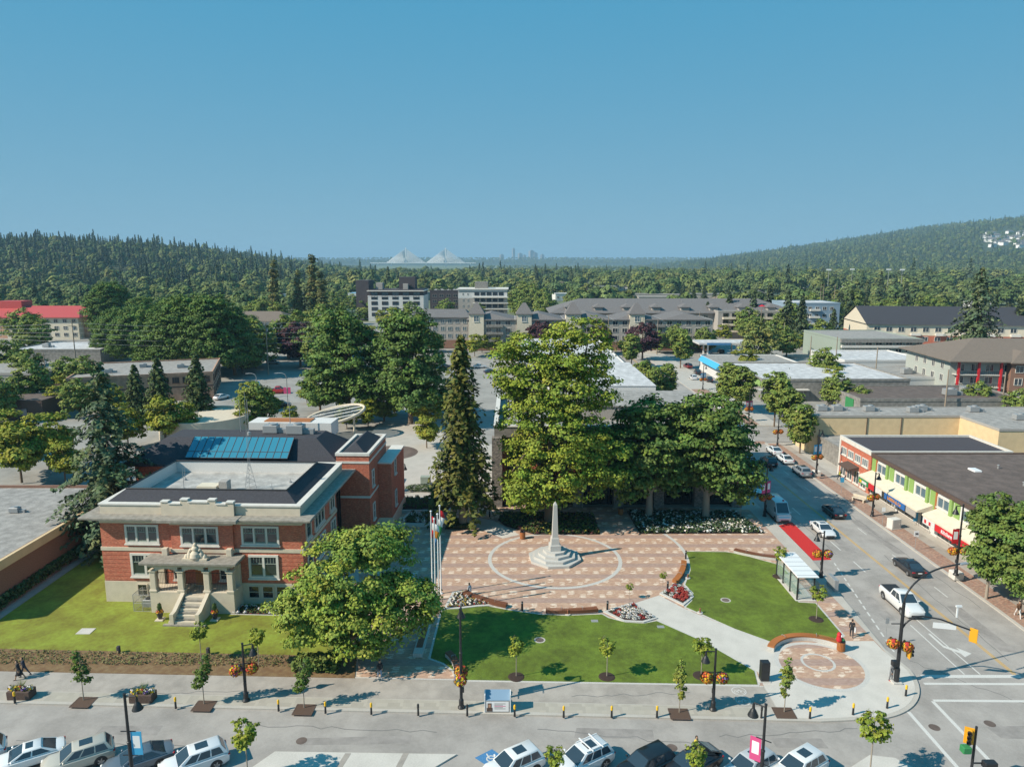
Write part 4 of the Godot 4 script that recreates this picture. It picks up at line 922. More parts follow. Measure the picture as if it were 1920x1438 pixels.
func far_flats() -> void:
	# the row of apartment houses beyond the car park
	var t := thing("mansard_flats", "long stone faced apartment block with grey mansard roofs and pointed turrets", "building", Vector3(-44, 0, -298))
	bx(t, "brick_base", M.brown_brick, 0, 26, 0, 3.4, 0.1, -18); bx(t, "wall", M.taupe, 0, 26, 3.4, 13.0, 0, -18); hip(t, "mansard_roof", M.grey_shingle, -0.8, 26.8, 0.8, -19, 13.0, 2.8, 3.0)
	bx(t, "brick_base", M.brown_brick, 26.02, 126, 0, 3.41, 8.1, -14); bx(t, "wall", M.taupe, 26.02, 126, 3.41, 12.6, 8, -14)
	for k in 5:
		var x := 27.0 + k * 20
		hip(t, "mansard_roof", M.grey_shingle, x - 1.6, x + 18.0, 8.8, -15, 12.6 + 0.01 * k, 2.4, 4.0)
	for x in [26.5, 46.0, 66.0, 92.0]:
		bx(t, "turret_wall", M.cream, x, x + 6, 3.0, 15.0, 8.9, 3.0); hip(t, "turret_roof", M.grey_shingle, x - 0.5, x + 6.5, 9.4, 2.5, 15.0, 4.4, 2.9)
		window(t, Vector3(x + 3, 13.0, 8.92), 2.2, 2.4, 0, 2, 2, M.white_trim, M.pale_glass)
	grid(t, Vector3(2.4, 5.2, 0.02), Vector3(3.1, 0, 0), 8, 3, 3.0, 1.8, 1.8, 0, M.white_trim, M.pale_glass)
	for s in [[33, 3], [53, 3], [73, 5], [99, 7]]:
		grid(t, Vector3(s[0] + 1.5, 5.2, 8.02), Vector3(3.9, 0, 0), s[1], 3, 3.0, 2.2, 1.8, 0, M.white_trim, M.window_glass)
		for j in 3: bx(t, "balcony", M.grey_wall, s[0] + 0.4, s[0] + 7.4, 3.6 + j * 3.0, 4.5 + j * 3.0, 9.4, 8.1)
	t = thing("long_roof_flats", "broad apartment house with one large dark shingled roof beyond the turrets", "building", Vector3(20, 0, -345))
	bx(t, "wall", M.taupe, 0, 118, 0, 11.5, 0, -34); hip(t, "roof", M.grey_shingle, -2, 120, 2, -36, 11.5, 6.0, 16.0); grid(t, Vector3(4, 9.6, 0.02), Vector3(5.0, 0, 0), 22, 1, 3, 2.2, 1.6)
	for k in 8:
		bx(t, "dormer", M.taupe, 6 + k * 14.0, 10 + k * 14.0, 11.6, 14.2, -0.5, -6); hip(t, "dormer_roof", M.grey_shingle, 5.4 + k * 14.0, 10.6 + k * 14.0, 0.1, -8, 14.2, 1.4, 2.0)
	for k in 12: vent(t, Vector3(9 + k * 9.3, 16.4, -12 - (k % 3) * 4))
	t = flat_building("stepped_flats", "beige terraced apartment block with curved balconies and a red parasol", 98, 128, -338, -360, 12.5, M.taupe, M.gravel_roof)
	for j in 3:
		bx(t, "balcony", M.cream, 2, 14, 2.8 + j * 3.1, 3.7 + j * 3.1, 1.8, 0.1); bx(t, "balcony", M.cream, 17, 28, 2.8 + j * 3.1, 3.7 + j * 3.1, 1.8, 0.1)
	grid(t, Vector3(3.6, 4.6, 0.02), Vector3(4.2, 0, 0), 6, 3, 3.1, 2.6, 1.9, 0, M.dark_wall, M.dark_glass)
	var b := MB.new(); b.cyl(Vector3(22, 12.6, -4), Vector3(22, 15, -4), 0.06, 0.06, 6); b.lathe(Vector3(22, 14.8, -4), [[1.8, 0.0], [0.0, 0.8]], 10); put(b, "parasol", M.red_enamel, t)
	t = flat_building("blue_flats", "pale blue apartment block with white balconies behind the tall conifer", 137, 162, -352, -376, 15.5, M.bluegrey, M.white_roof)
	grid(t, Vector3(3, 2.6, 0.02), Vector3(3.6, 0, 0), 6, 4, 3.5, 1.8, 1.7)
	for j in 4: bx(t, "balcony", M.white_trim, 10, 15, 1.4 + j * 3.5, 2.3 + j * 3.5, 1.4, 0.1)
	t = flat_building("black_and_white_condo", "white and charcoal condominium with dark rooftop towers", -88, -54, -436, -462, 15.0, M.white_wall, M.gravel_roof)
	bx(t, "top_storey", M.dark_wall, 0.5, 33.5, 15.0, 19.0, -1.0, -25); bx(t, "roof_slab", M.white_trim, -0.4, 34.4, 18.0, 18.5, 0.6, -26); bx(t, "side_tower", M.dark_wall, -8, -0.1, 0, 24.5, -4, -20); bx(t, "stair_tower", M.dark_wall, 18, 28, 19.0, 26.5, -8, -18); bx(t, "lift_tower", M.taupe, 4, 8, 19.0, 23.0, -6, -12); bx(t, "lift_tower", M.taupe, 21, 24, 19.0, 22.5, -4, -7.5)
	grid(t, Vector3(4, 4.0, 0.02), Vector3(6.4, 0, 0), 5, 4, 3.4, 3.8, 2.2, 0, M.dark_wall, M.window_glass); grid(t, Vector3(4, 16.6, -0.98), Vector3(6.4, 0, 0), 5, 1, 3, 4.0, 2.0, 0, M.dark_wall, M.pale_glass)
	t = flat_building("roof_garden_flats", "dark brown apartment block with planted roof terraces between two pale condominiums", -54, -26, -470, -500, 17.0, M.dark_wall, M.gravel_roof)
	grid(t, Vector3(3, 3, 0.02), Vector3(4.6, 0, 0), 6, 4, 3.6, 3.0, 1.8, 0, M.taupe, M.window_glass)
	for k in 7:
		b = MB.new(); rng.seed = k
		for q in 30: b.col = Color(0.06, rf(0.08, 0.12), 0.03); b.leaf(Vector3(2 + k * 4 + rf(-1.4, 1.4), 18.2 + rf(-0.8, 1.0), -2 + rf(-1, 1)), Vector3(rf(-1, 1), 1, rf(-0.2, 1)).normalized(), 0.5)
		put(b, "terrace_shrub", M.leaf, t)
	t = flat_building("white_condo", "pale five storey condominium with white balcony slabs and rooftop box", -33, -3, -438, -462, 17.5, M.taupe, M.white_roof)
	bx(t, "top_storey", M.white_wall, 0, 30.02, 13.8, 19.0, 0.05, -24); bx(t, "rooftop_box", M.grey_wall, 10, 18, 19.0, 23.5, -6, -14); bx(t, "roof_slab", M.white_trim, -0.8, 30.8, 19.0, 19.5, 0.8, -24.8)
	for j in 4: bx(t, "balcony_slab", M.white_trim, 9, 30.8, 3.3 + j * 3.6, 3.8 + j * 3.6, 1.7, 0.08)
	grid(t, Vector3(11.5, 5.4, 0.03), Vector3(3.7, 0, 0), 5, 3, 3.6, 3.0, 2.0, 0, M.dark_wall, M.window_glass); grid(t, Vector3(11.5, 16.4, 0.08), Vector3(3.7, 0, 0), 5, 1, 3, 3.0, 2.0, 0, M.dark_wall, M.window_glass); grid(t, Vector3(3, 5.4, 0.03), Vector3(3.0, 0, 0), 2, 4, 3.6, 0.9, 1.4, 0, M.white_trim, M.pale_glass)
	t = flat_building("blue_roofed_block", "white and blue low block among trees beyond the poplars", -140, -112, -610, -628, 9.0, M.white_wall, M.blue_cloth)
	grid(t, Vector3(3, 6, 0.02), Vector3(4.2, 0, 0), 6, 1, 3, 2.6, 1.8)
	t = thing("small_turret_house", "pale house with two small pointed roofs behind the big maples", "house", Vector3(-92, 0, -330))
	bx(t, "wall", M.white_wall, 0, 12, 0, 10, 0, -10); hip(t, "roof", M.grey_shingle, -0.6, 12.6, 0.6, -10.6, 10, 3, 4); grid(t, Vector3(2.2, 3, 0.02), Vector3(2.6, 0, 0), 4, 3, 3.0, 1.2, 1.6)
	t = thing("brown_roofed_house", "house with long brown hipped roof behind the dark purple tree", "house", Vector3(-150, 0, -345))
	bx(t, "wall", M.white_wall, 0, 42, 0, 7.5, 0, -16); hip(t, "roof", M.tan_shingle, -1.2, 43.2, 1.2, -17.2, 7.5, 4.2, 8); grid(t, Vector3(3, 5, 0.02), Vector3(3.6, 0, 0), 11, 1, 3, 1.4, 1.5)
	# houses and sheds scattered through the wooded suburb: each its own, small
	rng.seed = 77
	var spots := []
	for k in 40: spots.append(Vector3(rf(60, 800), 0, rf(-520, -1150)))
	for k in 8: spots.append(Vector3(rf(-330, -120), 0, rf(-560, -820)))
	for k in 16: spots.append(Vector3(rf(-100, 160), 0, rf(-560, -1050)))
	var roofs := [M.grey_shingle, M.tan_shingle, M.white_roof, M.gravel_roof]
	var proto := []
	for k in 4:
		var w := 16.0 + k * 9
		var h := thing("suburb_house", ["pale suburban house with grey pitched roof glimpsed among the far trees", "cream suburban house with brown pitched roof glimpsed among the far trees", "white flat roofed shed glimpsed among the far trees", "long grey roofed warehouse glimpsed among the far trees"][k], "house", spots[k], 0.2, "far suburb roofs of kind %s" % ["one", "two", "three", "four"][k])
		h.set_meta("kindname", "suburb_house")
		bx(h, "wall", [M.white_wall, M.cream, M.white_wall, M.taupe][k], 0, w, 0, 5.5 + k * 0.4, 0, -12.0)
		if k < 2: hip(h, "roof", roofs[k], -0.8, w + 0.8, 0.8, -12.8, 5.5 + k * 0.4, 3.2, 5.0)
		else: bx(h, "roof", roofs[k], -0.3, w + 0.3, 5.5 + k * 0.4, 6.1 + k * 0.4, 0.3, -12.3)
		for q in int(w / 5): window(h, Vector3(2.5 + q * 5, 3.4, 0.02), 2.2, 1.6, 0, 2, 1)
		proto.append(h)
	for k in range(4, spots.size()): copy(proto[k % 4], spots[k], rf(-0.5, 0.5))
# ------------------------------------------------------------------ trees and plants
var trees := {}
func rdir() -> Vector3:
	var y := rf(-1, 1); var a := rf(0, TAU); var r := sqrt(1 - y * y)
	return Vector3(r * cos(a), y, r * sin(a))
func tint(c: Color, d: float) -> Color:
	var k := rf(1 - d, 1 + d)
	return Color(c.r * k * rf(0.9, 1.12), c.g * k, c.b * k * rf(0.85, 1.15))
func broadleaf(seed_: int, lobes: Array, per: int, rc: float, s: float, col: Color, col2: Color, trunk: Array, limbs := 8) -> Array:
	# lobes: [centre, radii, number of leaf clumps]; trunk: [[point, radius], ...]
	rng.seed = seed_
	var b := MB.new(); var w := MB.new()
	for i in trunk.size() - 1: w.cyl(trunk[i][0], trunk[i + 1][0], trunk[i][1], trunk[i + 1][1], 10, false)
	var tips := []
	for l in lobes:
		var c0: Vector3 = l[0]; var rr: Vector3 = l[1]
		for k in l[2]:
			var d := rdir()
			var c := c0 + d * rr * (1.0 - 0.5 * pow(rng.randf(), 2.0)) * rf(0.86, 1.05)
			if k % 5 == 0: tips.append(c)
			var base := tint(col.lerp(col2, rng.randf()), 0.16)
			var size := rc * rf(0.65, 1.3)
			for q in per:
				var e := rdir()
				if e.y < -0.3: e.y *= -0.5
				var at := c + e * Vector3(1.15, 0.75, 1.15) * size * pow(rng.randf(), 0.45)
				b.col = tint(base, 0.2)
				b.leaf(at, (e * 0.6 + d * 0.45 + Vector3(0, 0.45, 0) + rdir() * 0.65).normalized(), s * rf(0.7, 1.35), 1.35, rf(0, TAU))
	var top: Vector3 = trunk[-1][0]
	for k in mini(limbs, tips.size()):
		var tip: Vector3 = tips[(k * 7) % tips.size()]
		var t0: Array = trunk[1 + k % maxi(1, trunk.size() - 1)]
		var m: Vector3 = t0[0].lerp(tip, 0.5) + Vector3(0, 0.6, 0)
		w.cyl(t0[0], m, t0[1] * 0.6, t0[1] * 0.35, 6, false); w.cyl(m, tip, t0[1] * 0.35, 0.03, 5, false)
	return [b.mesh(), w.mesh()]
func conifer(seed_: int, h: float, r: float, y0: float, whorls: int, droop: float, s: float, col: Color, col2: Color, hang := 0.5, power := 0.8, gap := 0.0) -> Array:
	rng.seed = seed_
	var b := MB.new(); var w := MB.new()
	w.cyl(Vector3.ZERO, Vector3(0, h * 0.55, 0), h * 0.02 + 0.08, h * 0.011, 8, false); w.cyl(Vector3(0, h * 0.55, 0), Vector3(0, h, 0), h * 0.011, 0.02, 6, false)
	for i in whorls:
		var f := (i + rng.randf() * 0.6) / whorls
		var y := lerpf(y0, h * 0.985, f)
		var reach := r * pow(1.0 - f, power) + 0.12
		var n := 5 + int(4 * (1 - f))
		for k in n:
			if rng.randf() < gap: continue
			var a := TAU * (k + rng.randf() * 0.8) / n + i * 0.7
			var out := Vector3(cos(a), 0, sin(a))
			var len := reach * rf(0.68, 1.12)
			var steps := maxi(3, int(len / (s * 1.5)))
			var base := tint(col.lerp(col2, rng.randf()), 0.18)
			if len > 1.5 and k % 2 == 0: w.cyl(Vector3(0, y, 0), Vector3(0, y - droop * len * 0.5, 0) + out * len * 0.75, 0.05, 0.02, 4, false)
			for q in steps:
				var u := (q + 0.6) / steps
				var p := out * len * u + Vector3(0, y - droop * len * u * u + 0.18 * len * u * (1 - u), 0)
				var side := out.cross(Vector3.UP)
				var wide := len * 0.24 * (1.15 - u) + s * 0.4
				for m in 4:
					b.col = tint(base, 0.2)
					var off := side * rf(-wide, wide) + Vector3(0, -rng.randf() * hang * s * 2.2, 0) + out * rf(-s, s) * 0.6
					b.leaf(p + off, (Vector3.UP * rf(0.35, 1.0) + out * rf(0.0, 0.9) + rdir() * 0.45).normalized(), s * rf(0.55, 1.0), 1.7, rf(0, TAU))
	return [b.mesh(), w.mesh()]
func make_tree(key: String, m: Array, called: String, leafy := "leaf", bark := "bark") -> void:
	trees[key] = [m, called, leafy, bark]
func plant_tree(key: String, label: String, at: Vector3, group := "", sc := 1.0, turn := 0.0, tall := 1.0, category := "tree") -> Node3D:
	var d: Array = trees[key]
	var t := thing(d[1], label, category, at, turn, group)
	t.scale = Vector3(sc, sc * tall, sc)
	put(d[0][1], "trunk", M[d[3]], t); put(d[0][0], "crown", M[d[2]], t)
	return t
const G_BRIGHT := Color(0.265, 0.310, 0.048); const G_MID := Color(0.103, 0.172, 0.034); const G_DARK := Color(0.078, 0.138, 0.040); const G_YEL := Color(0.265, 0.276, 0.040); const G_BLUE := Color(0.063, 0.098, 0.057)
func tree_kinds() -> void:
	var up := Vector3.UP
	make_tree("tulip", broadleaf(11, [[Vector3(0.6, 8.2, 0.5), Vector3(7.6, 5.0, 6.6), 175], [Vector3(0.6, 13.5, 0), Vector3(7.8, 5.6, 6.8), 192], [Vector3(1.2, 19.0, 0), Vector3(7.8, 5.0, 6.4), 192], [Vector3(3.4, 24.0, -0.5), Vector3(5.0, 4.6, 4.6), 115], [Vector3(-4.4, 22.0, 0), Vector3(4.0, 4.6, 3.8), 87], [Vector3(7.6, 9.5, 1), Vector3(3.6, 4.6, 4.0), 77], [Vector3(-3.4, 5.8, 3), Vector3(3.6, 3.0, 3.0), 59]], 66, 1.2, 0.145, G_BRIGHT, Color(0.183, 0.256, 0.039), [[Vector3.ZERO, 0.75], [up * 6, 0.55], [Vector3(0.3, 14, 0), 0.4], [Vector3(1.2, 22, 0), 0.18]], 26), "tulip_tree")
	make_tree("spruce", conifer(12, 27, 5.2, 4.2, 50, 0.62, 0.3, Color(0.140, 0.140, 0.034), Color(0.085, 0.104, 0.030), 1.6, 0.6, 0.1), "spruce_tree", "needle", "pale_bark")
	make_tree("chestnut", broadleaf(13, [[Vector3(0, 10.0, 0), Vector3(5.8, 5.8, 5.4), 180], [Vector3(3.0, 6.6, 1), Vector3(3.6, 3.6, 3.6), 69], [Vector3(-3.4, 6.6, 0.5), Vector3(3.4, 3.8, 3.4), 69], [Vector3(0, 14.0, 0), Vector3(4.2, 2.6, 3.8), 54]], 52, 1.1, 0.165, Color(0.146, 0.213, 0.051), G_DARK, [[Vector3.ZERO, 0.5], [up * 3, 0.4], [up * 9, 0.2]], 10), "chestnut_tree", "leaf", "pale_bark")
	make_tree("maple", broadleaf(14, [[Vector3(0, 13, 0), Vector3(8.6, 8.6, 8.0), 237], [Vector3(-1, 20, 0), Vector3(6.0, 5.4, 5.6), 98], [Vector3(4.6, 8, 2), Vector3(5.4, 5.2, 5.4), 89], [Vector3(-4.8, 7.5, 1), Vector3(5.2, 5.2, 5.2), 89]], 48, 1.5, 0.24, Color(0.146, 0.226, 0.055), G_DARK, [[Vector3.ZERO, 0.6], [up * 6, 0.45], [up * 16, 0.2]], 12), "maple_tree")
	make_tree("catalpa", broadleaf(15, [[Vector3(-0.5, 8.2, -0.5), Vector3(5.8, 4.3, 4.6), 119], [Vector3(-4.4, 5.2, 0.6), Vector3(3.8, 3.4, 3.4), 69], [Vector3(5.2, 5.8, 0.2), Vector3(2.7, 3.0, 2.6), 46], [Vector3(0.8, 4.8, 2.0), Vector3(4.4, 3.4, 2.6), 73], [Vector3(0.6, 11.2, -1), Vector3(3.4, 1.9, 3.0), 34], [Vector3(2.2, 10.5, -2.5), Vector3(2.8, 2.2, 2.4), 29]], 110, 1.0, 0.115, Color(0.281, 0.336, 0.061), Color(0.159, 0.244, 0.049), [[Vector3.ZERO, 0.32], [Vector3(-0.6, 2.2, 0), 0.26], [Vector3(-1.0, 7, 0), 0.14]], 12), "catalpa_tree", "leaf", "pale_bark")
	make_tree("cedar", conifer(16, 24, 8.2, 1.4, 44, 0.24, 0.25, Color(0.085, 0.128, 0.073), Color(0.128, 0.171, 0.083), 0.9, 0.75, 0.25), "cedar_tree", "needle")
	make_tree("fir", conifer(17, 15, 4.4, 0.9, 34, 0.3, 0.27, Color(0.098, 0.128, 0.043), Color(0.061, 0.098, 0.043), 0.8, 0.7, 0.05), "fir_tree", "needle")
	make_tree("hornbeam", broadleaf(18, [[Vector3(0, 7.2, 0), Vector3(2.5, 5.0, 2.5), 190], [Vector3(0, 4.4, 0), Vector3(2.2, 2.0, 2.2), 50], [Vector3(0, 9, 0), Vector3(1.8, 2.4, 1.8), 40]], 60, 0.62, 0.12, Color(0.159, 0.220, 0.055), Color(0.104, 0.171, 0.046), [[Vector3.ZERO, 0.17], [up * 3, 0.13], [up * 9, 0.05]], 6), "hornbeam_tree", "leaf", "pale_bark")
	make_tree("street", broadleaf(19, [[Vector3(0, 5.6, 0), Vector3(2.3, 3.6, 2.3), 96], [Vector3(0.6, 3.8, 0.4), Vector3(1.8, 1.8, 1.8), 30]], 42, 0.72, 0.17, Color(0.146, 0.213, 0.049), Color(0.201, 0.238, 0.055), [[Vector3.ZERO, 0.15], [up * 3, 0.12], [up * 7, 0.05]], 6), "street_tree")
	make_tree("light", broadleaf(20, [[Vector3(0, 5.0, 0), Vector3(3.2, 2.8, 3.0), 52], [Vector3(1.6, 3.4, 0.8), Vector3(2.2, 1.9, 2.0), 24], [Vector3(-1.8, 3.6, 0.4), Vector3(2.1, 1.9, 1.9), 24]], 54, 0.85, 0.17, G_YEL, Color(0.183, 0.232, 0.043), [[Vector3.ZERO, 0.16], [up * 2, 0.13], [up * 5, 0.05]], 8), "ash_tree")
	make_tree("plum", broadleaf(21, [[Vector3(0, 6.2, 0), Vector3(5.2, 4.8, 4.8), 90]], 46, 1.2, 0.26, Color(0.061, 0.032, 0.044), Color(0.085, 0.041, 0.054), [[Vector3.ZERO, 0.3], [up * 3, 0.22], [up * 7, 0.1]], 6), "plum_tree")
	make_tree("young", broadleaf(22, [[Vector3(0, 2.9, 0), Vector3(0.75, 0.75, 0.75), 34]], 20, 0.26, 0.075, Color(0.244, 0.287, 0.043), Color(0.159, 0.220, 0.037), [[Vector3.ZERO, 0.04], [up * 1.8, 0.035], [up * 3.2, 0.015]], 7), "young_tree", "leaf", "pale_bark")
	make_tree("ginkgo", broadleaf(23, [[Vector3(0, 2.6, 0), Vector3(0.6, 0.95, 0.6), 32], [Vector3(0.3, 3.6, 0.1), Vector3(0.32, 0.7, 0.32), 12], [Vector3(-0.35, 1.9, 0), Vector3(0.4, 0.3, 0.4), 8]], 18, 0.24, 0.075, Color(0.122, 0.177, 0.037), Color(0.085, 0.140, 0.037), [[Vector3.ZERO, 0.045], [up * 1.6, 0.035], [up * 3.8, 0.012]], 8), "young_ginkgo", "leaf", "pale_bark")
	make_tree("slim", broadleaf(24, [[Vector3(0, 2.6, 0), Vector3(0.5, 1.5, 0.5), 44], [Vector3(0.05, 3.9, 0), Vector3(0.2, 0.7, 0.2), 10]], 20, 0.2, 0.07, Color(0.232, 0.256, 0.049), Color(0.146, 0.201, 0.043), [[Vector3.ZERO, 0.04], [up * 1.4, 0.032], [up * 4, 0.01]], 6), "slim_young_tree", "leaf", "pale_bark")
	make_tree("mid", broadleaf(25, [[Vector3(0, 7.0, 0), Vector3(5.2, 5.2, 5.0), 80], [Vector3(2, 4.6, 1), Vector3(3.6, 3.2, 3.6), 30], [Vector3(-2.2, 4.4, 0.6), Vector3(3.2, 3.0, 3.2), 26]], 46, 1.35, 0.27, Color(0.146, 0.213, 0.055), Color(0.213, 0.256, 0.067), [[Vector3.ZERO, 0.35], [up * 4, 0.25], [up * 9, 0.1]], 4), "broadleaf_tree")
	make_tree("midcon", conifer(26, 18, 4.4, 1.2, 24, 0.3, 0.42, G_BLUE, Color(0.079, 0.104, 0.043), 0.6, 0.8, 0.1), "conifer_tree", "needle")
	make_tree("poplar", broadleaf(27, [[Vector3(0, 9, 0), Vector3(2.0, 9.0, 2.0), 90], [Vector3(0.3, 19, 0), Vector3(1.1, 6.0, 1.1), 34]], 32, 1.0, 0.3, Color(0.122, 0.152, 0.049), Color(0.159, 0.146, 0.055), [[Vector3.ZERO, 0.35], [up * 10, 0.2], [up * 22, 0.04]], 4), "poplar_tree")
	make_tree("willow", broadleaf(28, [[Vector3(0, 7, 0), Vector3(6.5, 4.8, 6.0), 80], [Vector3(0, 4, 0), Vector3(6.8, 3.4, 6.4), 60]], 40, 1.4, 0.28, Color(0.232, 0.262, 0.079), Color(0.159, 0.195, 0.061), [[Vector3.ZERO, 0.4], [up * 4, 0.3], [up * 8, 0.1]], 5), "willow_tree")
func near_trees() -> void:
	plant_tree("tulip", "huge bright green tulip tree towering behind the white obelisk", Vector3(5.2, 0, -94.4))
	plant_tree("spruce", "tall drooping olive spruce with bare grey trunk beside the tulip tree", Vector3(-6.8, 0, -93.8))
	plant_tree("chestnut", "dark chestnut tree with hidden trunk in the flower bed behind the square", Vector3(19.6, 0, -97.0), "", 1.06, 0.4)
	plant_tree("chestnut", "dark chestnut tree with forked pale trunk in the bed near the clock", Vector3(27.6, 0, -96.6), "", 1.1, 2.3)
	plant_tree("catalpa", "wide spreading light green catalpa with several trunks beside the brick path", Vector3(-14.0, 0, -60.2), "", 0.94)
	plant_tree("cedar", "large dark blue green cedar between the old hall and the low brick building", Vector3(-50.6, 0, -86.0))
	plant_tree("maple", "taller dense maple of the pair, beside the car park with the red pickup", Vector3(-37.5, 0, -160), "", 1.02, 0.0)
	plant_tree("maple", "rounder dense maple of the pair, beside the spruce", Vector3(-22.8, 0, -156), "", 1.04, 1.8)
	for q in [[258, 782, 0.86, "slender dark fir, smallest of three before the peach building"], [302, 792, 1.02, "dark fir in the middle of three before the peach building"], [375, 800, 1.1, "broad dark fir beside the concrete drum, largest of three before the peach building"]]:
		plant_tree("fir", q[3], P(q[0], q[1]), "", q[2], q[0])
	for q in [[1850, 1122, 1.0, "clipped columnar hornbeam with pale trunk at the shop corner"], [1912, 1152, 1.02, "columnar hornbeam beside the walking person in white trousers"]]:
		plant_tree("hornbeam", q[3], P(q[0], q[1]), "", q[2], q[0])
	var g := "street trees along the main street"
	for q in [[1500, 850, "street", 1.05], [1516, 842, "street", 0.85], [1478, 815, "street", 1.1], [1452, 800, "street", 1.35], [1366, 768, "street", 1.3], [1390, 775, "street", 1.25], [1276, 690, "street", 1.45], [1184, 690, "street", 1.3], [1205, 745, "street", 1.1], [1225, 752, "street", 1.0], [1250, 748, "street", 1.05]]:
		plant_tree(q[2], "round headed street tree planted along the main street pavement", P(q[0], q[1]), g, q[3], q[0])
	g = "light green trees behind the low brick building"
	for q in [[40, 905, 1.25], [92, 880, 1.3], [10, 860, 1.2], [122, 905, 0.9]]: plant_tree("light", "yellow green ash tree growing between the low brick building and the brown one", P(q[0], q[1]), g, q[2], q[0])
	g = "light green trees behind the annex"
	for q in [[240, 838, 0.95], [310, 832, 1.2], [345, 825, 1.0]]: plant_tree("light", "yellow green tree between the annex roof and the firs", P(q[0], q[1]), g, q[2], q[0])
	g = "planting by the turning circle"
	for q in [[505, 790, 0.9], [650, 805, 0.7], [800, 840, 0.8], [690, 800, 0.8], [545, 800, 0.6]]: plant_tree("light", "low yellow green tree planted by the forecourt", P(q[0], q[1]), g, q[2], q[0])
	g = "young trees on the front lawn"
	for q in [[968, 1270], [1138, 1270], [1315, 1268]]: plant_tree("young", "young round headed tree in a mulch ring on the front lawn", P(q[0], q[1]), g, 1.0, q[0])
	for q in [[1461, 1082, "young tree beside the curved wall above the bus shelter"], [1531, 1162, "young tree in a mulch ring just below the bus shelter"], [377, 1240, "young tree rising from the planted strip below the porch steps"], [485, 1250, "pale young tree in the planted strip beside the catalpa"]]:
		plant_tree("young", q[2], P(q[0], q[1]), "", 1.0, q[0])
	g = "young ginkgos in the kerb paving"
	for q in [[156, 1313], [382, 1320], [570, 1327]]: plant_tree("ginkgo", "crooked young ginkgo in a square tree pit by the kerb", P(q[0], q[1]), g, 1.0, q[0] * 0.1)
	g = "slim young trees in the kerb paving"
	for q in [[1274, 1336], [1471, 1335]]: plant_tree("slim", "slim upright young tree in a square tree pit by the kerb", P(q[0], q[1]), g, 1.05, q[0])
	plant_tree("young", "leafy young tree beside the white sport utility and the kerb island", Vector3(-18.6, 0, -44.6), "", 1.25, 1.0)
	plant_tree("young", "leafy young tree on the corner island beside the crossing lines", Vector3(25.4, 0, -45.0), "", 1.35, 2.0)
	plant_tree("young", "small leafy tree before the black hatchback with raised tailgate", Vector3(12.6, 0, -43.6), "", 0.95, 3.0)
	plant_tree("young", "small leafy tree before the white car beside the blue symbol", Vector3(2.9, 0, -43.6), "", 0.9, 4.0)
	plant_tree("young", "small spindly tree beside the round sign pillar", P(1388, 975), "", 1.0, 2.0)
	plant_tree("cedar", "tall ragged conifer rising behind the red post flats", Vector3(140, 0, -214), "", 1.45, 1.0)
	plant_tree("plum", "large dark purple plum tree by the main street", Vector3(48.5, 0, -262), "", 1.25, 1.0)
	plant_tree("plum", "dark purple tree before the turreted flats beside the tulip crown", Vector3(12, 0, -280), "", 1.15, 0.0)
	plant_tree("plum", "dark purple tree between two stone turrets of the flats", Vector3(35, 0, -278), "", 1.0, 2.0)
	plant_tree("plum", "very dark purple tree beside the utility pole and peach building", Vector3(-74, 0, -246), "", 1.4, 1.0)
	plant_tree("willow", "pale weeping willow beyond the fuel station", Vector3(92, 0, -262), "", 1.15, 0.0)
	plant_tree("midcon", "dark slender conifer behind the willow and before the blue flats", Vector3(122, 0, -315), "", 1.3, 0.0)
	plant_tree("poplar", "tall thin poplar standing apart beside the brown roofed house", Vector3(-128, 0, -385), "", 1.35, 0.0, 1.1)
	plant_tree("poplar", "bare brownish poplar in the middle of the group", Vector3(-117, 0, -390), "", 1.15, 1.0, 1.1)
	plant_tree("poplar", "broad tallest poplar of the group beside its bushy neighbour", Vector3(-107, 0, -385), "", 1.6, 2.0)
	plant_tree("poplar", "lower bushy poplar leaning on its tall neighbour", Vector3(-101, 0, -380), "", 1.55, 3.0, 0.8)
	for q in [[1640, 745, "red leaved maple hedge"], [1690, 750, "red leaved maple hedge"], [1600, 742, "x"]]:
		plant_tree("plum", "low dark red maple beside the red post flats", P(q[0], q[1]), "red maples by the flats", 0.62, q[0], 0.62)
	g = "round trees before the red post flats"
	for q in [[1830, 775, 0.62], [1905, 790, 0.6], [1570, 765, 0.7], [1610, 770, 0.5]]: plant_tree("mid", "round green tree before the red post flats", P(q[0], q[1]), g, q[2], q[0])
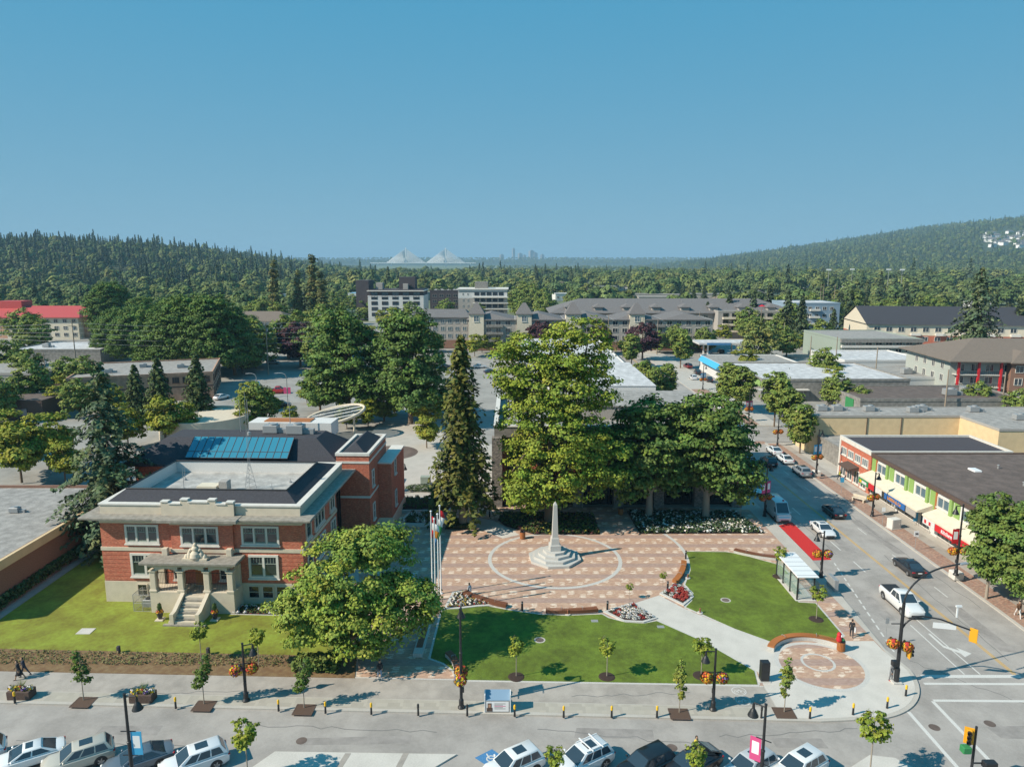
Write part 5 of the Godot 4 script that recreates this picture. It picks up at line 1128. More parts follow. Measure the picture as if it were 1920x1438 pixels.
func town_trees() -> void:
	# trees of the blocks beyond the square: one by one, in the stands the photograph shows
	rng.seed = 99
	var g := "trees left of the poplars"
	for q in [[300, 665, 1.6], [350, 668, 1.9], [400, 672, 1.9], [440, 668, 1.6], [250, 650, 1.5], [215, 640, 1.4], [330, 640, 1.7], [420, 640, 1.5], [470, 650, 1.3], [265, 620, 1.6], [205, 610, 2.0], [225, 600, 1.9]]:
		plant_tree("maple", "broad green tree in the grove behind the peach building", P(q[0], q[1] + 35), "grove behind the peach building", q[2] * 0.55, rf(0, 6))
	for q in [[480, 690, 1.3], [455, 700, 1.1], [540, 672, 1.3], [565, 668, 1.4], [590, 690, 1.2], [600, 660, 1.5], [620, 672, 1.4], [640, 660, 1.3], [430, 690, 1.0], [390, 690, 1.2]]:
		plant_tree("mid", "leafy tree filling the gap between the grove and the big maples", P(q[0], q[1]), "trees between grove and maples", q[2], rf(0, 6))
	for q in [[45, 640, 1.35], [70, 650, 1.2], [20, 700, 1.0], [60, 712, 0.9], [130, 720, 0.8], [165, 730, 0.9], [200, 740, 0.6]]:
		plant_tree("mid", "green tree between the red roofed flats and the brown building", P(q[0], q[1] + 15), "trees before the red roofed flats", q[2], rf(0, 6))
	for q in [[1440, 655], [1455, 645], [1500, 655], [1475, 668], [1535, 655], [1405, 640], [1250, 640], [1262, 650], [1150, 640], [1400, 700], [1380, 690], [1690, 640], [1720, 630], [930, 660], [890, 668], [905, 655], [1000, 650], [860, 690], [790, 690], [1545, 720], [1560, 735]]:
		plant_tree("mid" if int(q[0]) % 2 else "light", "leafy tree standing between the low shops and the far flats", P(q[0], q[1]), "trees among the shops beyond the square", rf(0.7, 1.1), rf(0, 6))
	for q in [[20, 770], [60, 765], [110, 772], [150, 780], [185, 770], [0, 790], [215, 775], [230, 795], [5, 740], [110, 745], [480, 800], [455, 815], [470, 770], [600, 770], [575, 755], [720, 790], [740, 775], [800, 800], [840, 780]]:
		plant_tree("light" if int(q[0]) % 3 else "mid", "bushy tree among the low roofs and lots behind the hall", P(q[0], q[1]), "bushy trees behind the hall", rf(0.6, 1.0), rf(0, 6))
	for q in [[-38, -286, 0.8], [-30, -284, 0.6], [-12, -282, 0.9], [2, -284, 0.7], [18, -280, 0.6], [26, -284, 0.8], [44, -284, 0.6], [58, -282, 0.7], [66, -284, 0.9], [78, -286, 0.8], [84, -300, 1.0], [60, -330, 1.2], [96, -322, 1.0], [110, -330, 1.2], [-60, -300, 1.2], [-70, -290, 1.1], [-52, -280, 0.9], [-62, -262, 0.8]]:
		plant_tree("light" if int(q[0]) % 4 == 0 else "mid", "leafy tree growing along the front of the turreted flats", Vector3(q[0], 0, q[1]), "trees along the turreted flats", q[2], rf(0, 6))
	for q in [[-60, -425, 1.0], [-40, -430, 1.1], [-20, -425, 0.9], [5, -430, 1.2], [20, -420, 1.3], [40, -440, 1.2], [62, -410, 1.1], [90, -400, 1.3], [120, -405, 1.2], [150, -400, 1.3], [175, -390, 1.2], [200, -370, 1.3], [-100, -410, 1.2], [-140, -400, 1.3], [-170, -380, 1.2], [-200, -390, 1.3], [-120, -440, 1.2], [210, -330, 1.2], [225, -300, 1.1], [240, -290, 1.2], [190, -320, 1.0]]:
		plant_tree("mid", "round leafy tree in the belt beyond the apartment houses", Vector3(q[0], 0, q[1]), "round trees beyond the apartment houses", q[2], rf(0, 6))
	for q in [[1325, 620], [1300, 615], [1365, 618], [1410, 620], [1340, 560], [1180, 560], [1280, 565], [1300, 565], [1320, 560], [1500, 560]]:
		plant_tree("midcon", "dark conifer standing in the wooded belt behind the flats", P(q[0], q[1] + 8), "conifers behind the flats", rf(0.9, 1.3), rf(0, 6))
	for q in [[980, 575, 1.7], [1000, 578, 1.6], [1020, 580, 1.4], [965, 578, 1.3]]:
		plant_tree("mid", "big green tree beside the white condominium", P(q[0], q[1] + 8), "tree clump by the white condominium", q[2], rf(0, 6))
	for q in [[735, 595, 1.0], [715, 588, 0.8]]: plant_tree("light", "bright yellow tree before the black and white condominium", P(q[0], q[1] + 30), "yellow trees by the condominium", 1.4 * q[2], rf(0, 6), 1.2)
	for q in [[1560, 640], [1590, 632], [1620, 612], [1640, 600], [1660, 606], [1545, 610], [1695, 590], [1735, 588], [1500, 640], [1480, 630], [1575, 600], [1860, 620], [1880, 640], [1900, 610], [1905, 650], [1800, 600], [1760, 590], [1440, 606], [1520, 590], [1600, 590]]:
		plant_tree("mid" if int(q[0]) % 3 else "midcon", "leafy tree in the belt behind the gabled flats" if int(q[0]) % 3 else "dark conifer in the belt behind the gabled flats", P(q[0], q[1] + 8), "tree belt behind the gabled flats", rf(0.9, 1.35), rf(0, 6))
	for q in [[640, 560], [660, 575], [620, 575], [690, 590], [600, 600], [575, 605], [585, 640], [470, 600], [450, 580], [520, 610]]:
		plant_tree("midcon" if int(q[0]) % 2 else "mid", "tree standing near the poplar group", P(q[0], q[1] + 10), "trees round the poplars", rf(0.9, 1.3), rf(0, 6))
	forest()
func tree_lod(seed_: int, con: bool) -> ArrayMesh:
	rng.seed = seed_
	var b := MB.new()
	if con:
		for k in 150:
			var f := pow(rng.randf(), 0.75)
			var a := rf(0, TAU)
			var r := (0.2 + 3.6 * (1 - f)) * sqrt(rng.randf())
			b.col = tint(Color(0.85, 0.95, 0.9), 0.25)
			b.leaf(Vector3(cos(a) * r, 1.0 + 17.5 * f, sin(a) * r), (Vector3(cos(a), 0.9, sin(a)) + rdir() * 0.4).normalized(), 0.95 * (1.15 - f * 0.7), 1.5, rf(0, TAU))
	else:
		for k in 34:
			var d := rdir(); d.y = absf(d.y) * 1.2 - 0.35
			var c := Vector3(0, 6.4, 0) + d * Vector3(4.4, 4.6, 4.4) * rf(0.7, 1.0)
			for q in 11:
				var e := rdir(); e.y = absf(e.y) * 0.9
				b.col = tint(Color(1, 1, 1), 0.22)
				b.leaf(c + e * 1.5, (e + d * 0.5 + Vector3(0, 0.4, 0)).normalized(), 0.7, 1.3, rf(0, TAU))
	b.col = Color(0.8, 0.65, 0.5)
	b.cyl(Vector3(0, -1, 0), Vector3(0, 6, 0), 0.3, 0.15, 5, false)
	return b.mesh()
func terrain(x: float, z: float) -> float:
	# wooded ridges: a low one on the left, a higher one on the right, a far bank behind the bridge
	var d := -z
	var l := clampf((-x - d * 0.19) / 620.0, 0.0, 1.0)
	var h := 64.0 * l * l * (3 - 2 * l) * smoothstep(750.0, 1500.0, d) * smoothstep(3800.0, 2400.0, d)
	var r := clampf((x - 520.0 - d * 0.06) / 1650.0, 0.0, 1.0)
	h += 228.0 * pow(r, 1.15) * smoothstep(1500.0, 2900.0, d) * smoothstep(6500.0, 4600.0, d)
	h += 58.0 * smoothstep(6200.0, 7600.0, d)
	return h
func forest_color(con: bool, stand := 0.0) -> Color:      # stands of one kind share a hue
	return tint(Color(1, 1, 1).lerp(Color(1.45, 1.3, 1.0) if stand > 0 else Color(0.62, 0.72, 0.85), clampf(absf(stand) * 2.2, 0, 1)) * Color(0.075, 0.105, 0.056) if con else Color(0.1, 0.145, 0.05).lerp(Color(0.2, 0.23, 0.07), clampf(rng.randf() - 0.3, 0, 1) * 1.2), 0.28)
func forest() -> void:
	var hills := MB.new()
	var n := 44
	for i in n:
		for j in n:
			var q := []
			for k in [[0, 0], [1, 0], [1, 1], [0, 1]]:
				var z: float = -700.0 - pow((j + k[1]) / float(n), 1.6) * 9500.0
				var x: float = (-1.0 + 2.0 * (i + k[0]) / float(n)) * (800.0 - z * 0.95)
				q.append(Vector3(x, terrain(x, z) - 1.5, z))
			hills.quad(q[0], q[1], q[2], q[3])
	hills.smooth(0.2)
	setting(hills, "hills", M.hill)
	rng.seed = 41
	var spots := [[], [], [], []]
	var add := func(x: float, z: float, s: float, con: bool, c: Color) -> void:
		var k := (0 if con else 2) + rng.randi() % 2
		spots[k].append([Transform3D(Basis(Vector3.UP, rf(0, TAU)).scaled(Vector3(s, s * rf(0.9, 1.2), s)), Vector3(x, terrain(x, z) - 0.5, z)), c])
	var patch := FastNoiseLite.new()
	patch.frequency = 0.006; patch.seed = 8
	var stands := FastNoiseLite.new()
	stands.frequency = 0.009; stands.seed = 21
	for k in 19000:
		var f := rng.randf()
		var d := lerpf(470.0, 1700.0, pow(f, 1.15)) if k < 11000 else lerpf(1300.0, 4300.0, pow(f, 1.3))
		var x := rf(-0.82, 0.86) * (d + 120.0)
		if k >= 11000 and terrain(x, -d) < 3.0 and d > 1900: continue
		if d > 2150 and d < 2950 and x / d > 0.65 and x / d < 0.735 and rng.randf() < 0.75: continue
		var u := 960.0 + FOCAL * x / d
		if d < 640 and (u > 640 and u < 1060): continue
		var woods := patch.get_noise_2d(x, d)
		if d < 1500 and woods < -0.04 and u > 560: continue
		var left := u < 560
		var con := rng.randf() < (0.4 if left and d > 800 else 0.35 if d > 2200 else 0.03)
		var c := forest_color(con, stands.get_noise_2d(x, d))
		add.call(x, -d, rf(0.55, 1.5) * (1.0 + 0.5 * clampf(woods, -0.4, 0.6)) * (1.0 if con or d > 700 else 0.85) * (1.15 if d > 850 else 1.0), con, c)
	for k in 9000:                # the right hill is thickly wooded
		var d := rf(1700, 4300)
		var x := rf(0.24, 0.82) * d
		if terrain(x, -d) < 6.0: continue
		if d > 2250 and d < 2850 and x / d > 0.65 and x / d < 0.735 and rng.randf() < 0.75: continue
		var con := rng.randf() < 0.35
		add.call(x, -d, rf(0.7, 1.4), con, forest_color(con, stands.get_noise_2d(x, d)))
	for k in 5000:                # the far bank and the flats this side of the river
		var d := rf(1700, 4600) if k < 2600 else rf(6500, 7600)
		var x := rf(-0.5, 0.36) * d
		if terrain(x, -d) > 40 and d < 5000: continue
		if d < 5000 and absf(x / d + 0.12) < 0.07 and d > 2400: continue
		add.call(x, -d, rf(0.8, 1.3) * (1.0 if d < 5000 else 1.6), false, forest_color(false, stands.get_noise_2d(x, d)))
	for k in 4:
		var mm := MultiMesh.new()
		mm.transform_format = MultiMesh.TRANSFORM_3D
		mm.use_colors = true
		mm.mesh = tree_lod(50 + k, k < 2)
		mm.instance_count = spots[k].size()
		for i in spots[k].size():
			mm.set_instance_transform(i, spots[k][i][0]); mm.set_instance_color(i, spots[k][i][1])
		var o := MultiMeshInstance3D.new()
		o.multimesh = mm; o.material_override = M.forest
		o.name = "conifer_forest" if k == 0 else "conifer_forest_001" if k == 1 else "broadleaf_forest" if k == 2 else "broadleaf_forest_001"
		add_child(o)
		tag(o, ["dark pointed conifers massed on the wooded hillsides", "paler pointed conifers mixed into the wooded hillsides", "round headed trees massed across the far suburb and hills", "looser round headed trees mixed through the far suburb"][k], "forest", "", "stuff")
# ------------------------------------------------------------------ the square's furniture
func flower_ball(seed_: int, r: float, cols: Array, n := 130, s := 0.07) -> ArrayMesh:
	rng.seed = seed_
	var b := MB.new()
	for k in n:
		var d := rdir()
		b.col = tint(cols[rng.randi() % cols.size()], 0.15)
		b.leaf(d * r * rf(0.75, 1.05) * Vector3(1, 0.9, 1), (d + rdir() * 0.4).normalized(), s * rf(0.7, 1.3), 1.2, rf(0, TAU))
	return b.mesh()
var RED := Color(0.42, 0.03, 0.03); var YEL := Color(0.62, 0.42, 0.02); var WHI := Color(0.7, 0.68, 0.64); var PUR := Color(0.16, 0.09, 0.3); var LEA := Color(0.06, 0.1, 0.025); var ORA := Color(0.6, 0.2, 0.02)
func obelisk() -> void:
	var t := thing("obelisk", "white granite obelisk on stepped octagonal base at the plaza centre", "monument", Vector3(5.25, 0, -82.5), 0.1)
	var b: MB
	for k in 4:
		b = MB.new()
		var r := 3.3 - k * 0.62
		var pts := PackedVector2Array()
		for a in 8: pts.append(Vector2(r * cos(TAU * (a + 0.5 + 0.22 * k) / 8), r * sin(TAU * (a + 0.5 + 0.22 * k) / 8)))
		b.prism(pts, 0.012 if k == 0 else 0.3 * k - 0.02, 0.3 * (k + 1))
		put(b, "step", M.granite, t)
	b = MB.new(); b.box(Vector3(0, 1.55, 0), Vector3(1.35, 0.72, 1.35), 0, 0.04); put(b, "plinth", M.granite, t)
	b = MB.new(); b.loft([ring4(0.52, 1.88), ring4(0.46, 2.7), ring4(0.42, 2.78)]); put(b, "pedestal", M.granite, t)
	b = MB.new(); b.loft([ring4(0.36, 2.75), ring4(0.22, 6.9), ring4(0.01, 7.35)]); put(b, "shaft", M.granite, t)
func ring4(r: float, y: float) -> Array: return [Vector3(r, y, r), Vector3(r, y, -r), Vector3(-r, y, -r), Vector3(-r, y, r)]
func flagpoles() -> void:
	var d := [[811, 1127, [M.red_enamel, M.white_cloth, M.red_enamel], "white flagpole with limp red and white flag, first by the catalpa"], [817, 1146, [M.white_cloth, M.orange_cloth, M.blue_paint], "white flagpole with limp orange and blue flag"], [823, 1134, [M.white_cloth, M.green_cloth, M.green_cloth], "white flagpole with limp green and white flag"], [827, 1113, [M.red_enamel, M.white_cloth, M.red_enamel], "white flagpole with limp red and white flag, furthest from the lawn"]]
	for q in d:
		var t := thing("flagpole", q[3], "flagpole", P(q[0], q[1]), 0.0, "flagpoles at the plaza edge")
		var b := MB.new(); b.cyl(Vector3.ZERO, Vector3(0, 10.0, 0), 0.085, 0.055, 10); b.lathe(Vector3.ZERO, [[0.22, 0.0], [0.2, 0.08], [0.1, 0.12]], 12); put(b, "pole", M.white_metal, t)
		b = MB.new(); b.lathe(Vector3(0, 10.0, 0), [[0.0, 0.0], [0.12, 0.08], [0.12, 0.14], [0.0, 0.22]], 10); put(b, "finial", M.white_metal, t)
		var f: Node3D = null
		for k in 3:                      # the folds of a hanging flag, three colour fields
			b = MB.new()
			var r := []
			for j in 3:
				var y := 9.6 - (k + j / 2.0) * 0.75
				var w := 0.12 + 0.16 * sin((k * 2 + j) * 0.7 + 0.4)
				r.append([Vector3(0.08, y, 0.02), Vector3(0.1 + w, y - 0.1, 0.1), Vector3(0.16 + w * 1.3, y - 0.2, -0.03), Vector3(0.08 + w * 0.6, y - 0.12, -0.1)])
			r.reverse()
			b.loft(r); b.smooth(0.3)
			put(b, "flag_field", q[2][k], t)
func lamp(label: String, at: Vector3, turn: float, h := 8.7, banner: Material = null, basket := 0, group := "", bell := true) -> Node3D:
	# turn 0: the bell lamp hangs to the right (+x)
	var t := thing("street_lamp", label, "street lamp", at, turn, group)
	var b := MB.new()
	b.lathe(Vector3.ZERO, [[0.3, 0.0], [0.3, 0.1], [0.2, 0.25], [0.2, 0.7], [0.13, 0.85], [0.12, h * 0.55], [0.15, h * 0.555], [0.15, h * 0.565], [0.1, h * 0.57], [0.085, h - 0.1], [0.1, h - 0.1], [0.1, h], [0.0, h]], 12)
	put(b, "pole", M.black_metal, t)
	b = MB.new(); b.tube([Vector3(0.05, h - 0.25, 0), Vector3(0.75, h - 0.2, 0), Vector3(0.78, h - 0.35, 0)], 0.05, 6); put(b, "arm", M.black_metal, t)
	b = MB.new(); b.lathe(Vector3(0.78, h - 1.15, 0), [[0.36, 0.0], [0.34, 0.06], [0.2, 0.38], [0.1, 0.55], [0.08, 0.85], [0.0, 0.86]], 14); put(b, "lamp_shade", M.black_metal, t)
	b = MB.new(); b.lathe(Vector3(0.78, h - 1.16, 0), [[0.0, 0.02], [0.28, 0.02]], 12); put(b, "lens", M.lamp_white, t)
	if banner:
		for s in ([1.0] if basket < 2 else [-1.0, 1.0]):
			b = MB.new(); b.box(Vector3(s * 0.5, h * 0.55, 0), Vector3(0.72, 1.7, 0.03)); var p := put(b, "banner", banner, t)
			b = MB.new(); b.box(Vector3(s * 0.5, h * 0.55 + 0.1, 0.0), Vector3(0.46, 0.9, 0.036)); put(b, "banner_print", M.white_cloth, p)
		b = MB.new(); b.box(Vector3(0, h * 0.55 + 0.88, 0), Vector3(1.8 if basket > 1 else 1.0, 0.05, 0.05)); b.box(Vector3(0, h * 0.55 - 0.88, 0), Vector3(1.8 if basket > 1 else 1.0, 0.05, 0.05)); put(b, "banner_rail", M.black_metal, t)
	if basket > 0:
		b = MB.new(); b.box(Vector3(0, 3.35, 0), Vector3(1.3, 0.05, 0.05)); put(b, "basket_bracket", M.black_metal, t)
		for s in [-1.0, 1.0]:
			var o := put(flower_ball(31 if s > 0 else 32, 0.52, [RED, RED, YEL, YEL, LEA, PUR if s < 0 else ORA, ORA], 420, 0.08), "flower_basket", M.plants, t)
			o.position = Vector3(s * 0.62, 2.85, 0)
	b = MB.new(); b.box(Vector3(0.0, 1.6, 0.16), Vector3(0.22, 0.4, 0.16), 0, 0.02); put(b, "control_box", M.black_metal, t)
	return t
func bollard(at: Vector3, yellow: bool) -> void:
	var t := thing("kerb_bollard", "slim black kerb bollard with a yellow reflective head" if yellow else "slim plain black bollard at the driveway gap", "bollard", at, 0.0, "kerb bollards along the front street" if yellow else "plain bollards in the driveway gap")
	var b := MB.new(); b.lathe(Vector3.ZERO, [[0.1, 0.0], [0.09, 0.02], [0.075, 0.6], [0.075, 0.62]], 10); put(b, "post", M.black_metal, t)
	b = MB.new(); b.lathe(Vector3(0, 0.62, 0), [[0.075, 0.0], [0.095, 0.05], [0.095, 0.16], [0.08, 0.18], [0.095, 0.2], [0.095, 0.3], [0.06, 0.38], [0.0, 0.4]], 10); put(b, "head", M.yellow_band if yellow else M.black_metal, t)
func arc_bench(label: String, cx: float, cz: float, r: float, a0: float, a1: float, wood: Material, wall := false) -> void:
	var t := thing("curved_bench", label, "bench", Vector3(cx, 0, cz))
	var steps := maxi(4, int(absf(a1 - a0) * r / 14.0))
	var b := MB.new(); var inn := arc(0, 0, r - 0.3, a0, a1, steps); var out := arc(0, 0, r + 0.25, a0, a1, steps)
	var poly := inn.duplicate(); var rev := out.duplicate(); rev.reverse(); poly.append_array(rev)
	b.prism(poly, 0.02, 0.4 if wall else 0.12); put(b, "base", M.bandmark, t)
	# slats stand side by side across the seat and down its edge
	b = MB.new()
	var n := int(absf(deg_to_rad(a1 - a0)) * r / 0.11)
	for k in n:
		var a := deg_to_rad(lerpf(a0, a1, (k + 0.5) / n))
		b.box(Vector3(cos(a) * r, 0.47 if wall else 0.3, sin(a) * r), Vector3(0.62, 0.14 if wall else 0.36, 0.075), -a)
	tag(put(b, "slats", wood, t), "", "", "", "stuff")
	if absf(a1 - a0) * r > 100:
		for k in [0.3, 0.7]:
			var a := deg_to_rad(lerpf(a0, a1, k))
			b = MB.new(); b.t = Transform3D(Basis(Vector3.UP, -a), Vector3(cos(a) * r, 0.5, sin(a) * r))
			b.tube([Vector3(-0.2, 0, 0), Vector3(-0.2, 0.2, 0), Vector3(0.2, 0.2, 0), Vector3(0.2, 0, 0)], 0.02, 5); put(b, "armrest", M.grey_metal, t)
func flowerbed(label: String, pts: PackedVector2Array, clumps: int, cols: Array, size: float, seed_: int, rim := 0.3, high := 0.12) -> Node3D:
	var c := Vector2()
	for p in pts: c += p / pts.size()
	var t := thing("flower_bed", label, "flower bed", Vector3(c.x, 0, c.y))
	var loc := PackedVector2Array()
	for p in pts: loc.append(p - c)
	var b := MB.new(); b.prism(loc, 0.0, high); put(b, "edging", M.bandmark, t)
	var ins := Geometry2D.offset_polygon(loc, -rim)[0]
	b = MB.new(); b.prism(ins, high, high + 0.03); put(b, "soil", M.mulch, t)
	rng.seed = seed_
	var kinds := []
	for k in cols.size(): kinds.append(flower_ball(seed_ + k, size, cols[k], 46, size * 0.26))
	var core := Geometry2D.offset_polygon(ins, -size * 0.6)
	if core.is_empty(): core = [ins]
	var box := Rect2(core[0][0], Vector2.ZERO)
	for p in core[0]: box = box.expand(p)
	var done := []
	for k in clumps * 30:
		if done.size() >= clumps: break
		var p := Vector2(rf(box.position.x, box.end.x), rf(box.position.y, box.end.y))
		if not Geometry2D.is_point_in_polygon(p, core[0]): continue
		var near := false
		for q in done:
			if p.distance_to(q) < size * 1.7: near = true
		if near: continue
		done.append(p)
		var o := put(kinds[rng.randi() % kinds.size()], "flower_clump", M.plants, t)
		o.position = Vector3(p.x, high + size * 0.55, p.y)
	return t
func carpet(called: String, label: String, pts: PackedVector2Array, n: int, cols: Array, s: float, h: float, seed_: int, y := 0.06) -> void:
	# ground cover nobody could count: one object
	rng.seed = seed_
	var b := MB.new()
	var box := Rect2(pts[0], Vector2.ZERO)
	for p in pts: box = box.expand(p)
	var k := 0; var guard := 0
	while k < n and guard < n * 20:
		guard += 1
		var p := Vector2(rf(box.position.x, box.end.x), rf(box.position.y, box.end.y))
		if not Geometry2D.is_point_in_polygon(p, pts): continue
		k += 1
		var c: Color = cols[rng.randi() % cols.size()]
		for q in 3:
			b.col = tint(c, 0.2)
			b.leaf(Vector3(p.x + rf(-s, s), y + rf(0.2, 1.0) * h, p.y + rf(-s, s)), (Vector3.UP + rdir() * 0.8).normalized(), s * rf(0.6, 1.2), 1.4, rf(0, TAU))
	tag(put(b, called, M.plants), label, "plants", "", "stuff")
func urn(label: String, at: Vector3) -> void:
	var t := thing("planter_urn", label, "planter", at)
	var b := MB.new(); b.box(Vector3(0, 0.1, 0), Vector3(0.8, 0.14, 0.8), 0, 0.02); put(b, "slab", M.limestone, t)
	b = MB.new(); b.lathe(Vector3(0, 0.17, 0), [[0.16, 0.0], [0.2, 0.1], [0.34, 0.6], [0.4, 0.72], [0.34, 0.74]], 14); put(b, "pot", M.dark_wall, t)
	var o := put(flower_ball(61, 0.36, [RED, YEL, ORA, LEA], 90, 0.07), "flowers", M.plants, t); o.position.y = 0.95
	o = put(flower_ball(62, 0.24, [LEA, Color(0.08, 0.13, 0.03)], 110, 0.06), "topiary", M.plants, t); o.position.y = 1.45; o.scale = Vector3(0.9, 1.9, 0.9)
func bin(label: String, at: Vector3) -> void:
	var t := thing("litter_bin", label, "litter bin", at)
	var b := MB.new()
	for k in 18:
		var a := TAU * k / 18
		b.box(Vector3(cos(a) * 0.34, 0.5, sin(a) * 0.34), Vector3(0.04, 0.86, 0.1), -a)
	put(b, "slats", M.orange_wood, t)
	b = MB.new(); b.lathe(Vector3.ZERO, [[0.32, 0.03], [0.32, 0.93], [0.36, 0.94], [0.36, 1.0], [0.2, 1.02], [0.2, 0.9], [0.0, 0.9]], 16); put(b, "liner", M.black_metal, t)
func cabinet(called: String, label: String, at: Vector3, s: Vector3, turn: float, m: Material, category := "cabinet") -> Node3D:
	var t := thing(called, label, category, at, turn)
	var b := MB.new(); b.box(Vector3(0, 0.04, 0), Vector3(s.x + 0.2, 0.08, s.z + 0.2)); put(b, "plinth", M.bandmark, t)
	b = MB.new(); b.box(Vector3(0, 0.08 + s.y / 2, 0), s, 0, 0.03); put(b, "casing", m, t)
	b = MB.new(); b.box(Vector3(0, 0.08 + s.y * 0.55, s.z / 2 + 0.012), Vector3(s.x * 0.86, s.y * 0.8, 0.02)); b.box(Vector3(s.x * 0.3, s.y * 0.55, s.z / 2 + 0.03), Vector3(0.04, 0.16, 0.04)); put(b, "door", m, t)
	return t
func pole_sign(called: String, label: String, at: Vector3, h: float, w: float, sh: float, m: Material, txt := "", turn := 0.0) -> void:
	var t := thing(called, label, "sign", at, turn)
	var b := MB.new(); b.cyl(Vector3.ZERO, Vector3(0, h, 0), 0.03, 0.03, 6); put(b, "post", M.galvanised, t)
	b = MB.new(); b.box(Vector3(0, h - sh / 2, 0.04), Vector3(w, sh, 0.02), 0, 0.008); put(b, "panel", m, t)
	if txt:
		for k in txt.split("|").size(): text(t, txt.split("|")[k], Vector3(0, h - sh * (0.3 if txt.contains("|") else 0.5) - k * sh * 0.36, 0.06), sh * 0.5, M.black_metal)
func signal_head(parent: Node, at: Vector3, turn: float) -> void:
	var n := MB.new()
	n.box(Vector3.ZERO, Vector3(0.6, 1.25, 0.06), 0, 0.02)
	var o := put(n, "signal_backboard", M.signal_yellow, parent); o.transform = Transform3D(Basis(Vector3.UP, turn), at)
	n = MB.new(); n.box(Vector3(0, 0, 0.12), Vector3(0.34, 1.06, 0.2), 0, 0.03)
	var h := put(n, "signal_housing", M.signal_yellow, o)
	for k in 3:
		n = MB.new(); n.t = Transform3D(Basis(Vector3.RIGHT, PI / 2), Vector3(0, 0.34 - k * 0.34, 0.22)); n.lathe(Vector3.ZERO, [[0.14, 0.0], [0.15, 0.2]], 10); n.lathe(Vector3.ZERO, [[0.0, 0.03], [0.13, 0.02]], 10)
		put(n, "signal_lens", M.black_metal, h)
func traffic_signals() -> void:
	var base := P(1681, 1280)
	var t := thing("traffic_signal", "tall black curved traffic signal mast with flower baskets on the corner", "traffic signal", base)
	var b := MB.new(); b.box(Vector3(0, 0.08, 0), Vector3(0.8, 0.16, 0.7), 0, 0.02); put(b, "footing", M.bandmark, t)
	b = MB.new(); b.lathe(Vector3.ZERO, [[0.22, 0.15], [0.22, 1.3], [0.16, 1.5], [0.13, 7.4]], 12); put(b, "mast", M.black_metal, t)
	var up := []
	for k in 11:
		var a := k / 10.0 * PI * 0.5
		up.append(Vector3(4.4 * (1 - cos(a)), 7.4 + 2.7 * sin(a), -1.4 * (1 - cos(a))))
	up.append(Vector3(5.6, 10.12, -1.8))
	b = MB.new(); b.tube(up, 0.075, 8); put(b, "lamp_arm", M.black_metal, t)
	b = MB.new(); b.box(Vector3(5.95, 10.1, -1.9), Vector3(0.9, 0.14, 0.32), 0.3, 0.04); put(b, "lamp_head", M.grey_metal, t)
	var low := []
	for k in 9:
		var a := k / 8.0 * PI * 0.5
		low.append(Vector3(1.7 * (1 - cos(a)), 4.6 + 1.6 * sin(a), 0.0))
	low.append(Vector3(3.0, 6.1, 0.35)); low.append(Vector3(5.6, 5.3, 0.9))
	b = MB.new(); b.tube(low, 0.07, 8); put(b, "signal_arm", M.black_metal, t)
	signal_head(t, Vector3(5.5, 5.0, 1.05), PI * 0.75)
	signal_head(t, Vector3(0.75, 3.0, 0.1), PI * 0.5)
	b = MB.new(); b.box(Vector3(3.4, 5.5, 0.4), Vector3(1.8, 0.5, 0.03), -0.2); put(b, "street_name_sign", M.white_metal, t)
	b = MB.new(); b.box(Vector3(4.2, 6.9, 0.6), Vector3(0.1, 1.0, 0.1)); b.box(Vector3(4.3, 7.4, 0.6), Vector3(0.5, 0.14, 0.14)); put(b, "camera_mount", M.white_metal, t)
	b = MB.new(); b.box(Vector3(-0.35, 1.9, 0.1), Vector3(0.5, 0.5, 0.4), 0, 0.04); put(b, "pedestrian_signal", M.black_metal, t)
	b = MB.new(); b.tube([Vector3(-0.9, 5.5, 0.0), Vector3(0, 5.5, 0)], 0.05, 6); put(b, "side_arm", M.black_metal, t)
	for s in [-1.0, 1.0]:
		var o := put(flower_ball(33, 0.5, [RED, RED, YEL, LEA, ORA], 400, 0.08), "flower_basket", M.plants, t); o.position = Vector3(s * 0.6, 3.7 if s < 0 else 3.4, 0)
	t = thing("traffic_signal", "black signal post with yellow backboard and green pedestrian box", "traffic signal", Vector3(32.0, -0.13, -44.2))
	b = MB.new(); b.cyl(Vector3(0, 0, 0), Vector3(0, 4.6, 0), 0.1, 0.08, 10); put(b, "mast", M.black_metal, t)
	signal_head(t, Vector3(-0.45, 3.9, 0), -0.5)
	b = MB.new(); b.box(Vector3(-0.6, 2.9, 0.05), Vector3(0.6, 0.5, 0.5), 0, 0.05); put(b, "pedestrian_signal", M.green_cloth, t)
	b = MB.new(); b.box(Vector3(1.0, 1.9, 0.3), Vector3(0.9, 0.5, 0.5), 0, 0.05); b.box(Vector3(0.4, 1.9, 0.15), Vector3(0.9, 0.08, 0.08)); put(b, "side_signal", M.black_metal, t)
